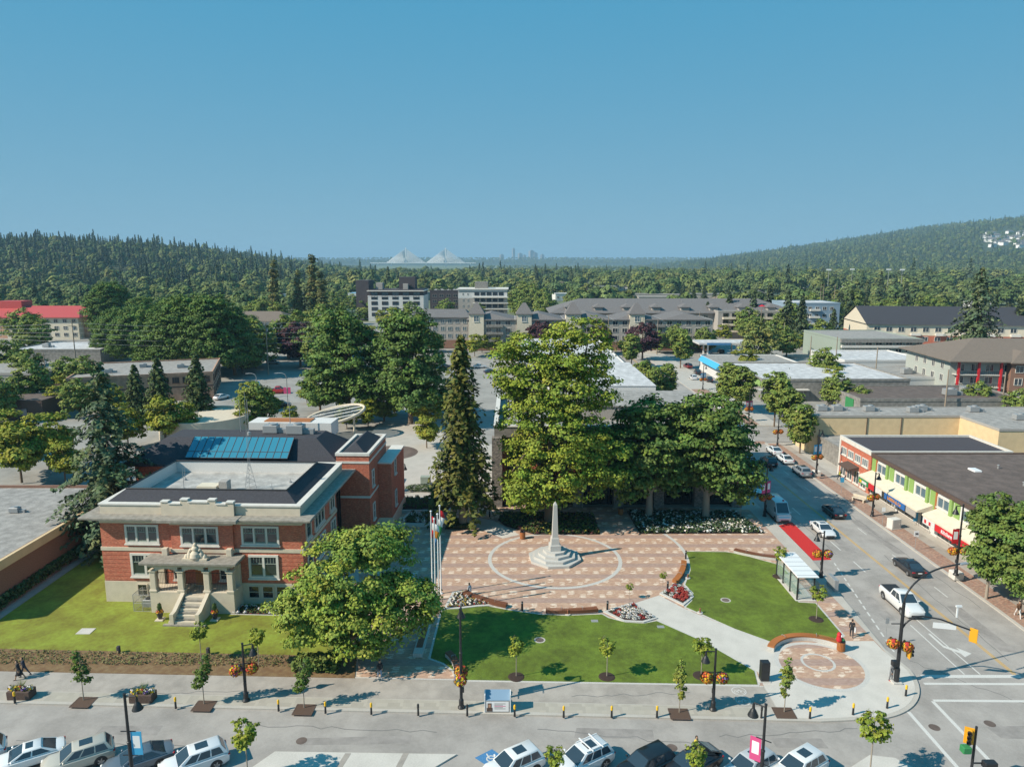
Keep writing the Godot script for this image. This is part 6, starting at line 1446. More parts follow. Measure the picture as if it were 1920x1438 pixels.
func shelter() -> void:
	var t := thing("bus_shelter", "white roofed glass bus shelter beside the lawn and the street", "bus shelter", Vector3(31.6, 0, -74.6))
	var b := MB.new(); b.box(Vector3(0, 0.03, 0), Vector3(2.2, 0.06, 6.6)); put(b, "slab", M.slabs_pale, t)
	b = MB.new(); b.box(Vector3(0.1, 2.72, 0), Vector3(2.3, 0.14, 6.6), 0, 0.03); put(b, "roof", M.white_metal, t)
	for k in 6:
		b = MB.new(); b.box(Vector3(0.1, 2.8, -2.9 + k * 1.16), Vector3(2.2, 0.02, 0.06)); put(b, "roof_seam", M.grey_metal, t)
	for z in [-3.0, -1.0, 1.0, 3.0]:
		b = MB.new(); b.box(Vector3(-0.85, 1.35, z), Vector3(0.14, 2.7, 0.14)); put(b, "post", M.black_metal, t)
	b = MB.new(); b.box(Vector3(0.9, 1.35, 3.0), Vector3(0.14, 2.7, 0.14)); put(b, "post", M.black_metal, t)
	b = MB.new(); b.box(Vector3(0.9, 1.35, -3.0), Vector3(0.14, 2.7, 0.14)); put(b, "post", M.black_metal, t)
	for z in [-2.0, 0.0, 2.0]:
		b = MB.new(); b.box(Vector3(-0.85, 1.3, z), Vector3(0.02, 2.0, 1.8)); put(b, "pane", M.clear_glass, t)
	b = MB.new(); b.box(Vector3(0.02, 1.3, 3.0), Vector3(1.6, 2.0, 0.02)); put(b, "pane", M.clear_glass, t)
	b = MB.new(); b.box(Vector3(-0.5, 0.48, 0.2), Vector3(0.45, 0.06, 3.4)); b.box(Vector3(-0.5, 0.25, -1.2), Vector3(0.3, 0.46, 0.06)); b.box(Vector3(-0.5, 0.25, 1.6), Vector3(0.3, 0.46, 0.06)); put(b, "bench", M.grey_metal, t)
func furniture() -> void:
	obelisk(); flagpoles(); shelter(); traffic_signals()
	lamp("black street lamp with flower baskets and pale banner before the lawn", P(865, 1327), PI * 0.5, 8.7, M.white_cloth, 1)
	lamp("black street lamp with red and purple flower baskets below the town hall", P(461, 1314), 0.3, 5.2, null, 1)
	lamp("black street lamp with red and yellow flower baskets near the bicycle signs", P(1337, 1331), PI, 5.4, null, 1)
	var a := P(232, 1300, 8.0); lamp("black street lamp carrying a single light blue banner among the angle parked cars", Vector3(a.x, -0.1, a.z), 0.0, 8.1, M.blue_cloth, 0)
	a = P(1437, 1320, 7.6); lamp("black street lamp carrying a single pink banner among the angle parked cars", Vector3(a.x, -0.1, a.z), PI * 0.8, 7.7, M.pink_cloth, 0)
	lamp("street lamp with flower baskets at the end of the red bus lane", P(1540, 1082), PI, 5.6, null, 1)
	lamp("black street lamp with pink double banner beside the white van", P(1434, 968), 0.5, 7.8, M.pink_cloth, 2)
	lamp("street lamp with yellow and red baskets before the blue shop sign", P(1636, 968), 0.5, 6.5, null, 1)
	lamp("tall lamp on a white concrete block by the columnar hornbeams", P(1793, 1078, 0.9), PI, 8.4, M.red_enamel, 1)
	lamp("lamp with light blue double banner on a white concrete block", P(1531, 888, 0.9), 0.4, 7.6, M.blue_cloth, 2)
	for q in [[1793, 1085, "white concrete block carrying the lamp by the hornbeams"], [1531, 892, "white concrete block carrying the lamp with light blue banners"]]:
		var w := P(q[0], q[1]); var blk := thing("concrete_block", q[2], "concrete block", w); var mb := MB.new(); mb.box(Vector3(0, 0.46, 0), Vector3(1.15, 0.92, 1.15), 0, 0.08); put(mb, "block", M.white_trim, blk)
	for q in [[1458, 836, "lamp with a flower basket at the brick crossing"], [1404, 790, "lamp with pink double banner beyond the brick crossing"], [1318, 730, "lamp with light blue banner beside the fuel station cars"]]: lamp(q[2], P(q[0], q[1]), 0.3, 7.0, M.pink_cloth if q[0] == 1404 else (M.blue_cloth if q[0] == 1318 else null), 2 if q[0] != 1458 else 1)
	lamp("short black lamp post on the forecourt behind the square", P(751, 925), 0.0, 5.0)
	for q in [[27, 1318], [257, 1325], [329, 1328], [522, 1333], [610, 1337], [696, 1339], [965, 1343], [1057, 1345], [1147, 1345], [1232, 1345], [1519, 1347], [1600, 1340], [1664, 1328], [1699, 1305]]: bollard(P(q[0], q[1]), true)
	for q in [[784, 1341], [876, 1342], [1428, 1346]]: bollard(P(q[0], q[1]), false)
	for q in [[979, 1146], [1139, 1145], [1252, 1107], [1286, 1048], [918, 969], [1105, 973]]:
		var t := thing("light_bollard", "plain black post standing at the rim of the round plaza", "bollard", P(q[0], q[1]), 0.0, "black posts round the plaza")
		var b := MB.new(); b.lathe(Vector3.ZERO, [[0.12, 0.0], [0.11, 0.02], [0.11, 1.05], [0.06, 1.1], [0.0, 1.1]], 12); put(b, "post", M.black_metal, t); b = MB.new(); b.lathe(Vector3(0, 0.88, 0), [[0.115, 0.0], [0.115, 0.1]], 12); put(b, "light_band", M.grey_metal, t)
	for q in [[1065, 1153], [1290, 1085], [1313, 1150], [1381, 1036]]:
		var t := thing("garden_light", "small brown garden light on a white disc in the lawn", "garden light", P(q[0], q[1]), 0.0, "garden lights in the lawns")
		var b := MB.new(); b.lathe(Vector3.ZERO, [[0.3, 0.05], [0.28, 0.12], [0.0, 0.12]], 14); put(b, "disc", M.slabs_pale, t); b = MB.new(); b.lathe(Vector3(0, 0.12, 0), [[0.09, 0.0], [0.09, 0.4], [0.06, 0.46], [0.0, 0.46]], 10); put(b, "stem", M.red_wood, t)
	arc_bench("curved reddish slatted bench end with a seated person", 5.4, -84.2, 15.6, 133, 129, M.red_wood)
	arc_bench("long curved reddish slatted bench between the small flower bed and the lawn", 5.4, -84.2, 15.55, 128.4, 112.5, M.red_wood)
	arc_bench("curved reddish slatted bench facing the obelisk above the front lawn", 5.4, -84.2, 15.6, 97, 77, M.red_wood)
	arc_bench("curved orange slatted bench between the plaza and the bus shelter lawn", 5.4, -84.2, 15.7, 34, 12, M.orange_wood)
	arc_bench("curved orange slatted bench with pale base behind the small paved disc", 27.95, -59.2, 4.3, -150, -38, M.orange_wood, true)
	arc_bench("curved white wall topped with dark slats above the bus shelter lawn", 35.0, -93.0, 11.3, 129, 104, M.red_wood, true)
	arc_bench("curved dark slatted bench with lettered white end by the footpath", -10.2, -57.2, 5.4, -38, 2, M.red_wood, true)
	var t := thing("long_bench", "straight dark slatted bench under the catalpa along the lawn", "bench", Vector3(-8.6, 0, -64.0), -0.03)
	var b := MB.new(); b.box(Vector3(0, 0.2, 0), Vector3(0.9, 0.36, 7.4)); put(b, "plinth", M.slabs_pale, t)
	for k in 6: bx(t, "slat", M.red_wood, -0.3 + k * 0.1, -0.22 + k * 0.1, 0.39, 0.46, 2.6, -2.6)
	# beds
	var wt := [[WHI, WHI, WHI, LEA], [WHI, WHI, LEA, WHI], [Color(0.32, 0.04, 0.03), RED, Color(0.2, 0.04, 0.03)]]
	flowerbed("three cornered bed of white and red mounds beside the front lawn", V([9.5, -68.9, 13.0, -71.0, 14.9, -67.5, 13.3, -66.6, 11.3, -66.8]), 46, wt, 0.24, 71)
	flowerbed("three cornered bed of white and red mounds beside the bus shelter lawn", V([16.2, -73.0, 18.5, -75.5, 19.7, -74.2, 19.8, -72.2, 18.2, -70.2]), 40, wt, 0.24, 72)
	flowerbed("bed of mixed pale flowers beside the flagpoles and curved bench", V([-7.2, -69.4, -6.6, -73.2, -5.4, -73.6, -1.3, -70.3, -3.6, -70.0, -5.6, -69.5]), 60, [[WHI, YEL, LEA], [WHI, LEA, WHI], [RED, LEA, WHI]], 0.2, 73)
	for q in [[1180, 1124, "tiny clipped tree at the tip of the front lawn flower triangle"], [1243, 1102, "tiny clipped tree at the tip of the shelter lawn flower triangle"]]:
		var y := plant_tree("young", q[2], P(q[0], q[1]), "", 0.5, q[0])
	flowerbed("square raised white edged bed with pale flower mounds behind the flagpoles", V([-15.9, -93.0, -11.2, -93.0, -10.6, -97.6, -14.9, -97.6]), 22, [[WHI, WHI, LEA], [LEA, LEA, Color(0.03, 0.06, 0.02)]], 0.4, 74, 0.4, 0.45)
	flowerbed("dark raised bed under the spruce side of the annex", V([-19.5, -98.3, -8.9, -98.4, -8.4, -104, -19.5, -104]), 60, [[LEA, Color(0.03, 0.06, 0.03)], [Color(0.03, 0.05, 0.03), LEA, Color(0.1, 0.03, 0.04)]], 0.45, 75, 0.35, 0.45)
	flowerbed("low raised bed of dark red plants beside the catalpa crown", V([-15.4, -74.0, -11.2, -74.0, -11.2, -77.6, -15.4, -77.6]), 26, [[Color(0.2, 0.04, 0.05), LEA], [LEA, Color(0.1, 0.02, 0.03)]], 0.3, 76, 0.3, 0.4)
	flowerbed("garden bed of mixed flowers below the porch wall", V([-29.2, -68.3, -22.4, -68.0, -22.6, -70.2, -29.2, -70.2]), 40, [[RED, WHI, LEA], [LEA, WHI, PUR], [LEA, LEA, RED]], 0.24, 77, 0.12, 0.09)
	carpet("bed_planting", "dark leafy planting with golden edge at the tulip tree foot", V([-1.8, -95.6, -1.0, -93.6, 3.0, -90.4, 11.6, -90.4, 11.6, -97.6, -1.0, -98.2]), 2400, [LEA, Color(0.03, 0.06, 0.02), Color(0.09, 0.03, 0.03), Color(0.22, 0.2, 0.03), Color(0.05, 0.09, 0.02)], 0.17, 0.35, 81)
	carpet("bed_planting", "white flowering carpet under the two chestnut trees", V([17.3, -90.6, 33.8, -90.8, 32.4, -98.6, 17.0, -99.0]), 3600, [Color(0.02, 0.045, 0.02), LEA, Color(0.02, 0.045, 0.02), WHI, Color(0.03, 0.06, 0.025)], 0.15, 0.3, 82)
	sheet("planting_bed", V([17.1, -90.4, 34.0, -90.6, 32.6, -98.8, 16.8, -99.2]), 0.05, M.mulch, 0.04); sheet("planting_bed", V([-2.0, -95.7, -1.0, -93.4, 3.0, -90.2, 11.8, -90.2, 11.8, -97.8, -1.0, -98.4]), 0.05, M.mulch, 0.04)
	sheet("planting_bed", V([-9.2, -92.2, -4.8, -92.0, -6.2, -94.0, -8.2, -96.2]), 0.05, M.mulch, 0.04)
	carpet("bed_planting", "golden green ground cover round the spruce trunk", V([-9.0, -92.3, -5.0, -92.1, -6.3, -94.0, -8.1, -96.0]), 420, [Color(0.14, 0.14, 0.03), LEA, Color(0.16, 0.1, 0.03)], 0.16, 0.3, 83)
	carpet("bed_planting", "sparse yellow green seedlings in the sloping strip below the lawn", V([-70, -62.4, -52.2, -61.6, -16.4, -60.2, -15.4, -58.6, -52, -59.2, -70, -60.4]), 2300, [Color(0.2, 0.18, 0.06), Color(0.13, 0.15, 0.04), Color(0.26, 0.22, 0.1), Color(0.11, 0.13, 0.04)], 0.06, 0.22, 84)
	carpet("wall_ivy", "dark ivy and low hedge along the foot of the low brick building", V([-53.9, -66, -53.3, -66, -53.3, -90, -53.9, -90]), 1500, [LEA, Color(0.05, 0.1, 0.03), Color(0.08, 0.13, 0.04)], 0.14, 1.3, 86)
	carpet("day_lilies", "arching green day lilies at the foot of the catalpa", V([-19.6, -57.8, -15.6, -57.6, -15.4, -59.6, -19.4, -59.8]), 900, [Color(0.1, 0.15, 0.03), Color(0.13, 0.17, 0.03)], 0.15, 0.8, 85)
	for q in [[300, 1163, "dark urn with clipped tree between the porch steps and the wire cage"], [403, 1163, "dark urn with clipped tree between the porch steps and the flower bed"]]: urn(q[2], P(q[0], q[1]))
	for q in [[980, 1010, "wooden litter bin before the tulip tree bed"], [1164, 965, "wooden litter bin before the white flowering bed"], [1577, 1220, "wooden litter bin at the end of the curved corner bench"]]: bin(q[2], P(q[0], q[1]))
	t = thing("red_bundle", "red bundle with white patch lying on the corner litter bin", "bundle", P(1574, 1221) + Vector3(-0.1, 1.02, 0))
	b = MB.new(); b.lathe(Vector3(0, 0.0, 0), [[0.22, 0.0], [0.26, 0.2], [0.2, 0.5], [0.22, 0.62], [0.14, 0.85], [0.0, 0.92]], 10); put(b, "red_cloth", M.red_enamel, t)
	b = MB.new(); b.lathe(Vector3(0.16, 0.45, 0.12), [[0.0, 0.0], [0.12, 0.08], [0.1, 0.2], [0.0, 0.24]], 8); put(b, "white_patch", M.white_cloth, t)
	b = MB.new(); b.lathe(Vector3(0.35, 0.02, 0.0), [[0.14, 0.0], [0.2, 0.15], [0.0, 0.35]], 8); put(b, "green_cloth", M.green_cloth, t)
	cabinet("utility_cabinet", "tall black utility cabinet at the lawn corner", P(1433, 1276), Vector3(0.75, 1.75, 0.6), 0.0, M.black_metal)
	cabinet("news_box", "dark ad panel cabinet at the kerb behind the bus shelter", P(1561, 1104), Vector3(0.5, 1.35, 1.9), 0.0, M.grey_metal)
	cabinet("news_box", "white cabinet with grey pitched lid on the shop pavement", P(1676, 990), Vector3(1.5, 1.3, 1.0), 0.3, M.white_trim)
	cabinet("green_transformer", "pale green transformer box in the forecourt hedge", P(798, 908), Vector3(1.6, 1.3, 1.0), 0.0, M.sage)
	cabinet("blue_container", "blue container beside the annex wall", P(735, 922), Vector3(1.4, 1.5, 1.2), 0.1, M.blue_cloth)
	t = thing("hedge", "clipped dark green hedge round the transformer on the forecourt", "hedge", P(793, 921))
	var hb := flower_ball(91, 1.0, [LEA, Color(0.04, 0.08, 0.02)], 1200, 0.06); var ho := put(hb, "foliage", M.plants, t); ho.scale = Vector3(3.0, 0.7, 0.8); ho.position.y = 0.55
	# advertising bench at the kerb
	t = thing("poster_kiosk", "kerbside poster stand with sloping blue top and a portrait advert", "kiosk", P(933, 1336))
	t.scale = Vector3.ONE * 0.86
	b = MB.new(); b.box(Vector3(0, 0.62, -0.3), Vector3(2.4, 1.2, 0.6), 0, 0.03); put(b, "cabinet", M.galvanised, t)
	b = MB.new(); b.loft([[Vector3(-1.15, 1.2, 0.0), Vector3(1.15, 1.2, 0.0), Vector3(1.15, 1.26, 0.0), Vector3(-1.15, 1.26, 0.0)], [Vector3(-1.15, 1.75, -0.9), Vector3(1.15, 1.75, -0.9), Vector3(1.15, 1.81, -0.9), Vector3(-1.15, 1.81, -0.9)]]); put(b, "sloping_top", M.blue_top, t)
	for x in [-1.2, 1.2]: bx(t, "side_post", M.white_metal, x - 0.04, x + 0.04, 0.0, 1.8, 0.03, -0.9)
	b = MB.new(); b.box(Vector3(0, 0.62, 0.015), Vector3(2.1, 1.0, 0.02)); put(b, "poster", M.white_cloth, t)
	b = MB.new(); b.box(Vector3(-0.75, 0.32, 0.03), Vector3(0.55, 0.36, 0.012)); b.box(Vector3(-0.75, 0.72, 0.029), Vector3(0.38, 0.5, 0.01)); put(b, "portrait_hair", M.brown_wall, t)
	b = MB.new(); b.box(Vector3(-0.75, 0.7, 0.037), Vector3(0.22, 0.32, 0.012)); put(b, "portrait_face", M.peach, t)
	for k in 5: bx(t, "print_line", M.grey_wall if k < 2 else M.pink_cloth if k == 2 else M.grey_wall, -0.3, 0.75 - (k % 2) * 0.25, 0.9 - k * 0.13, 0.95 - k * 0.13, 0.034, 0.024)
	for q in [[40, 1307, "dark planter box with spiky palm and mixed flowers on the kerb paving"], [268, 1313, "dark planter box of white and yellow flowers behind the near lamp"]]:
		t = thing("planter_box", q[2], "planter", P(q[0], q[1]))
		b = MB.new(); b.box(Vector3(0, 0.36, 0), Vector3(1.9, 0.72, 0.95), 0, 0.03); put(b, "box", M.brown_wall, t)
		for k in 5:
			var f := put(flower_ball(100 + k, 0.3, [[WHI, YEL, LEA], [YEL, WHI, LEA], [RED, YEL, LEA], [WHI, PUR, LEA], [LEA, WHI, YEL]][k], 60, 0.07), "flowers", M.plants, t); f.position = Vector3(-0.75 + k * 0.37, 0.82, 0.1 * (k % 2))
		b = MB.new(); rng.seed = 9
		for k in 40: b.col = Color(0.13, 0.17, 0.04); var d := Vector3(rf(-0.6, 0.6), 1, rf(-0.6, 0.6)).normalized(); b.tri(Vector3(0, 0.8, 0), Vector3(0.04, 0.8, 0), d * rf(0.7, 1.1) + Vector3(0, 0.7, 0))
		put(b, "spiky_leaves", M.plants, t)
	pole_sign("speed_sign", "white thirty sign on a thin post at the far pavement", P(1716, 1032), 2.6, 0.62, 0.75, M.white_metal, "30")
	pole_sign("parking_sign", "blank pale sign on a thin post by the bus bay", P(1660, 1210), 2.8, 0.35, 0.55, M.grey_metal)
	pole_sign("parking_sign", "pale parking sign on a thin post before the shops", P(1655, 985), 2.6, 0.5, 0.6, M.white_metal)
	pole_sign("bus_stop_sign", "light blue bus stop sign on the far pavement", P(1578, 925), 2.6, 0.6, 0.8, M.blue_cloth)
	pole_sign("shop_flag_sign", "light blue standing sign before the shop with the red sign", P(1716, 985), 1.9, 0.6, 1.3, M.blue_cloth)
	t = thing("street_bench", "cream slatted bench on the far pavement before the brick shop", "bench", P(1610, 940), -0.9)
	for k in 4: bx(t, "slat", M.cream, -1.0, 1.0, 0.44, 0.48, -0.25 + k * 0.14, -0.35 + k * 0.14)
	for k in 3: bx(t, "back_slat", M.cream, -1.0, 1.0, 0.56 + k * 0.14, 0.66 + k * 0.14, -0.36, -0.4)
	for x in [-0.8, 0.8]: bx(t, "leg", M.limestone, x - 0.08, x + 0.08, 0.0, 0.44, 0.2, -0.4)
	for q in [[156, 1317], [382, 1324], [570, 1331], [1274, 1339], [1471, 1337]]:
		var w := P(q[0], q[1]); t = thing("tree_pit", "square dark soil pit round a young kerb tree", "tree pit", w, -0.036, "tree pits in the kerb paving")
		b = MB.new(); b.box(Vector3(0, 0.012, 0), Vector3(1.5, 0.02, 1.3)); put(b, "soil", M.pit_soil, t)
		b = MB.new()
		for s in [-1.0, 1.0]: b.box(Vector3(0, 0.016, s * 0.68), Vector3(1.6, 0.03, 0.08)); b.box(Vector3(s * 0.78, 0.015, 0), Vector3(0.08, 0.028, 1.28))
		put(b, "frame", M.brown_wall, t)
	for q in [[968, 1270], [1138, 1270], [1315, 1268], [1461, 1082], [1531, 1162]]:
		var w := P(q[0], q[1]); t = thing("mulch_ring", "round dark mulch ring at a young lawn tree's foot", "mulch ring", w, 0.0, "mulch rings on the lawns")
		b = MB.new(); b.lathe(Vector3.ZERO, [[0.75, 0.045], [0.6, 0.1], [0.0, 0.14]], 16); put(b, "mulch", M.mulch, t)
	for q in [[222, 1225], [390, 1228]]:
		t = thing("marker_stone", "small dark marker post at the lawn edge below the porch", "post", P(q[0], q[1]), 0.0, "marker posts at the lawn edge")
		b = MB.new(); b.box(Vector3(0, 0.4, 0), Vector3(0.3, 0.7, 0.3), 0, 0.06); put(b, "post", M.dark_wall, t)
# ------------------------------------------------------------------ vehicles
var carmesh := {}
var paint := {}
func car_paint(hex: String, metal := 0.15) -> StandardMaterial3D:
	if not paint.has(hex):
		var m := StandardMaterial3D.new()
		m.resource_name = "car_paint_" + hex
		m.albedo_color = Color(hex); m.roughness = 0.35; m.metallic = metal
		m.clearcoat_enabled = true; m.clearcoat = 0.7; m.clearcoat_roughness = 0.08
		paint[hex] = m
	return paint[hex]
func sect(x: float, w: float, yb: float, yt: float, lift := 0.0) -> Array:
	# one slice of the body, from the top round over +z to the underside
	return [Vector3(x, yt + lift, w * 0.5), Vector3(x, yt - 0.03, w * 0.86), Vector3(x, yt - 0.14, w * 0.99), Vector3(x, (yb + yt) / 2, w), Vector3(x, yb + 0.12, w * 0.98), Vector3(x, yb, w * 0.9), Vector3(x, yb, -w * 0.9), Vector3(x, yb + 0.12, -w * 0.98), Vector3(x, (yb + yt) / 2, -w), Vector3(x, yt - 0.14, -w * 0.99), Vector3(x, yt - 0.03, -w * 0.86), Vector3(x, yt + lift, -w * 0.5)]
func pane_on(b: MB, q: Array, u0: float, u1: float, v0: float, v1: float, off := 0.014) -> void:
	var n: Vector3 = (q[1] - q[0]).cross(q[3] - q[0]).normalized() * off
	var at := func(u: float, v: float) -> Vector3: return q[0].lerp(q[1], u).lerp(q[3].lerp(q[2], u), v) + n
	b.quad(at.call(u0, v0), at.call(u1, v0), at.call(u1, v1), at.call(u0, v1))
const KIND := {
	# length, width, belt, roof height, cabin foot from/to, roof from/to, nose height, tail height, wheel radius, wheelbase half, shift
	"sedan": [4.75, 1.84, 0.98, 1.45, -1.85, 1.15, -0.95, 0.2, 0.72, 0.98, 0.33, 1.38],
	"hatch": [4.7, 1.88, 1.0, 1.46, -2.0, 1.3, -0.75, 0.25, 0.74, 1.02, 0.34, 1.42],
	"suv": [4.65, 1.88, 1.08, 1.7, -2.2, 1.15, -1.8, 0.3, 0.92, 1.08, 0.36, 1.36],
	"pickup": [5.9, 2.02, 1.22, 1.95, -0.75, 1.55, -0.45, 0.75, 1.05, 1.2, 0.41, 1.85],
	"van": [5.9, 2.05, 1.25, 2.65, -2.85, 2.25, -2.8, 1.25, 1.0, 1.3, 0.36, 1.85],
}
func car_build(kind: String) -> Dictionary:
	if carmesh.has(kind): return carmesh[kind]
	var k: Array = KIND[kind]
	var L: float = k[0] / 2; var W: float = k[1] / 2; var belt: float = k[2]; var top: float = k[3]
	var d := {}
	var b := MB.new()
	var tail: float = k[9]
	b.loft([sect(-L, W * 0.8, 0.45, tail - 0.2), sect(-L + 0.08, W * 0.93, 0.32, tail - 0.06), sect(-L + 0.35, W * 0.985, 0.25, tail), sect(k[4] + 0.3, W, 0.22, belt), sect(0, W, 0.2, belt), sect(k[5] - 0.1, W, 0.2, belt - 0.01), sect(lerpf(k[5], L, 0.55), W * 0.985, 0.22, lerpf(belt, k[8], 0.45) + 0.04), sect(L - 0.28, W * 0.93, 0.26, k[8]), sect(L - 0.07, W * 0.84, 0.34, k[8] - 0.1), sect(L, W * 0.7, 0.42, k[8] - 0.2)])
	b.smooth(0.75)
	d.body = b.mesh()
	# cabin: a tapered block with panes set on its faces
	var wf := W * 0.92; var wr := W * (0.72 if kind != "van" else 0.84)
	var lo := [Vector3(k[4], belt - 0.04, wf), Vector3(k[5], belt - 0.04, wf), Vector3(k[5], belt - 0.04, -wf), Vector3(k[4], belt - 0.04, -wf)]
	var hi := [Vector3(k[6], top - 0.07, wr), Vector3(k[7], top - 0.07, wr), Vector3(k[7], top - 0.07, -wr), Vector3(k[6], top - 0.07, -wr)]
	var cap := []
	for p in hi: cap.append(Vector3(lerpf(p.x, (k[6] + k[7]) / 2, 0.1), top, p.z * 0.84))
	b = MB.new(); b.loft([lo, hi, cap], false, true); b.smooth(0.6); d.cabin = b.mesh()
	b = MB.new(); pane_on(b, [lo[1], lo[2], hi[2], hi[1]], 0.05, 0.95, 0.06, 0.95); d.windscreen = b.mesh()
	b = MB.new()
	if kind != "van": pane_on(b, [lo[3], lo[0], hi[0], hi[3]], 0.07, 0.93, 0.25 if kind == "suv" else 0.08, 0.93)
	d.rear_window = b.mesh()
	for s in 2:
		var q := [lo[0], lo[1], hi[1], hi[0]] if s == 0 else [lo[2], lo[3], hi[3], hi[2]]
		var cuts := [[0.08, 0.33], [0.36, 0.63], [0.66, 0.9]] if kind == "suv" else [[0.1, 0.5], [0.54, 0.9]]
		if kind == "van": cuts = [[0.84, 0.98]]
		var v1 := 0.9 if kind != "van" else 0.5
		for c in cuts:
			b = MB.new()
			if s == 0: pane_on(b, q, c[0], c[1], 0.12 if kind != "van" else 0.05, v1)
			else: pane_on(b, q, 1 - c[1], 1 - c[0], 0.12 if kind != "van" else 0.05, v1)
			d["side%d_%.2f" % [s, c[0]]] = b.mesh()
	b = MB.new()
	if kind == "suv" or kind == "hatch" or kind == "sedan": b.box(Vector3((k[6] + k[7]) / 2 + 0.2, top + 0.004, 0), Vector3((k[7] - k[6]) * (0.8 if kind == "hatch" else 0.4), 0.014, wr * 1.15))
	d.roof_glass = b.mesh()
	b = MB.new(); b.t = Transform3D(Basis(Vector3.RIGHT, PI / 2), Vector3.ZERO); b.lathe(Vector3(0, -0.11, 0), [[k[10] * 0.6, 0.0], [k[10], 0.02], [k[10], 0.2], [k[10] * 0.66, 0.22], [k[10] * 0.62, 0.2]], 18); d.tyre = b.mesh()
	b = MB.new(); b.t = Transform3D(Basis(Vector3.RIGHT, PI / 2), Vector3.ZERO)
	for a in 5: b.box(Vector3(cos(a * TAU / 5) * k[10] * 0.32, 0.09, sin(a * TAU / 5) * k[10] * 0.32), Vector3(k[10] * 0.62, 0.04, 0.08), -a * TAU / 5)
	b.lathe(Vector3.ZERO, [[k[10] * 0.58, 0.085], [k[10] * 0.66, 0.105]], 16); b.lathe(Vector3(0, 0.05, 0), [[k[10] * 0.6, 0.0], [0.0, 0.0]], 14); d.rim = b.mesh()
	b = MB.new()
	for s in [-1.0, 1.0]:
		for x in [-k[11], k[11]]:
			for a in 10:
				var a0 := PI * a / 10; var a1 := PI * (a + 1) / 10; var R: float = k[10] + 0.075
				var c := Vector3(x, k[10], s * (W + 0.006))
				var p0 := c + Vector3(cos(a0) * R, sin(a0) * R, 0); var p1 := c + Vector3(cos(a1) * R, sin(a1) * R, 0)
				if s > 0: b.tri(c + Vector3(0, -0.05, 0), p0, p1)
				else: b.tri(c + Vector3(0, -0.05, 0), p1, p0)
		b.box(Vector3(0, 0.27, s * (W + 0.0)), Vector3(2 * k[11] - 0.7, 0.12, 0.03))
	d.arches = b.mesh()
	b = MB.new(); b.box(Vector3.ZERO, Vector3(0.16, 0.13, 0.34), 0, 0.03); d.light = b.mesh()
	b = MB.new(); b.box(Vector3(L - 0.03, 0.48, 0), Vector3(0.08, 0.2, W * 1.1), 0, 0.02); d.grille = b.mesh()
	b = MB.new(); b.box(Vector3(-L + 0.0, 0.72, 0), Vector3(0.03, 0.13, 0.45)); d.plate = b.mesh()
	b = MB.new()
	for s in [-1.0, 1.0]: b.box(Vector3(k[5] - 0.25, belt + 0.08, s * (W + 0.08)), Vector3(0.12, 0.13, 0.2), 0, 0.03)
	d.mirrors = b.mesh()
	carmesh[kind] = d
	return d
func car(called: String, label: String, category: String, kind: String, hex: String, at: Vector3, turn: float, group := "", full := true) -> Node3D:
	var d := car_build(kind); var k: Array = KIND[kind]
	var t := thing(called, label, category, Vector3(at.x, -0.13, at.z), turn, group)
	var p := car_paint(hex)
	put(d.body, "body", p, t); put(d.cabin, "cabin", p, t)
	put(d.windscreen, "windscreen", M.car_glass, t)
	for key in d:
		if String(key).begins_with("side"): put(d[key], "side_window", M.car_glass, t)
	if kind != "van": put(d.rear_window, "rear_window", M.car_glass, t)
	for s in [-1.0, 1.0]:
		for x in [-1.0, 1.0]:
			var w := put(d.tyre, "wheel", M.rubber, t)
			w.transform = Transform3D(Basis(Vector3.UP, 0.0 if s > 0 else PI), Vector3(x * k[11], k[10], s * (k[1] / 2 - 0.1)))
			if full: put(d.rim, "rim", M.alloy, w)
		var l := put(d.light, "headlight", M.lamp_white, t); l.position = Vector3(k[0] / 2 - 0.13, k[8] - 0.16, s * k[1] * 0.35)
		l = put(d.light, "tail_light", M.tail_red, t); l.position = Vector3(-k[0] / 2 + 0.07, k[9] - 0.2, s * k[1] * 0.38)
	if full:
		put(d.arches, "wheel_arches", M.plastic_black, t); put(d.grille, "grille", M.plastic_black, t); put(d.plate, "number_plate", M.white_metal, t); put(d.mirrors, "mirrors", p, t)
		if kind == "sedan" or kind == "hatch" or (kind == "suv" and hex != "1d1f23"): put(d.roof_glass, "sunroof", M.car_glass, t)
	if kind == "pickup":
		var b := MB.new(); b.box(Vector3(-1.85, 1.235, 0), Vector3(1.9, 0.04, 1.62)); put(b, "load_bed", M.plastic_black, t)
	return t
func parked(u: float, v: float, turn: float, kind: String) -> Vector3:    # the tail end stands at the pixel
	var p := P(u, v, -0.13)
	return p + Vector3(cos(turn), 0, -sin(turn)) * KIND[kind][0] * 0.5
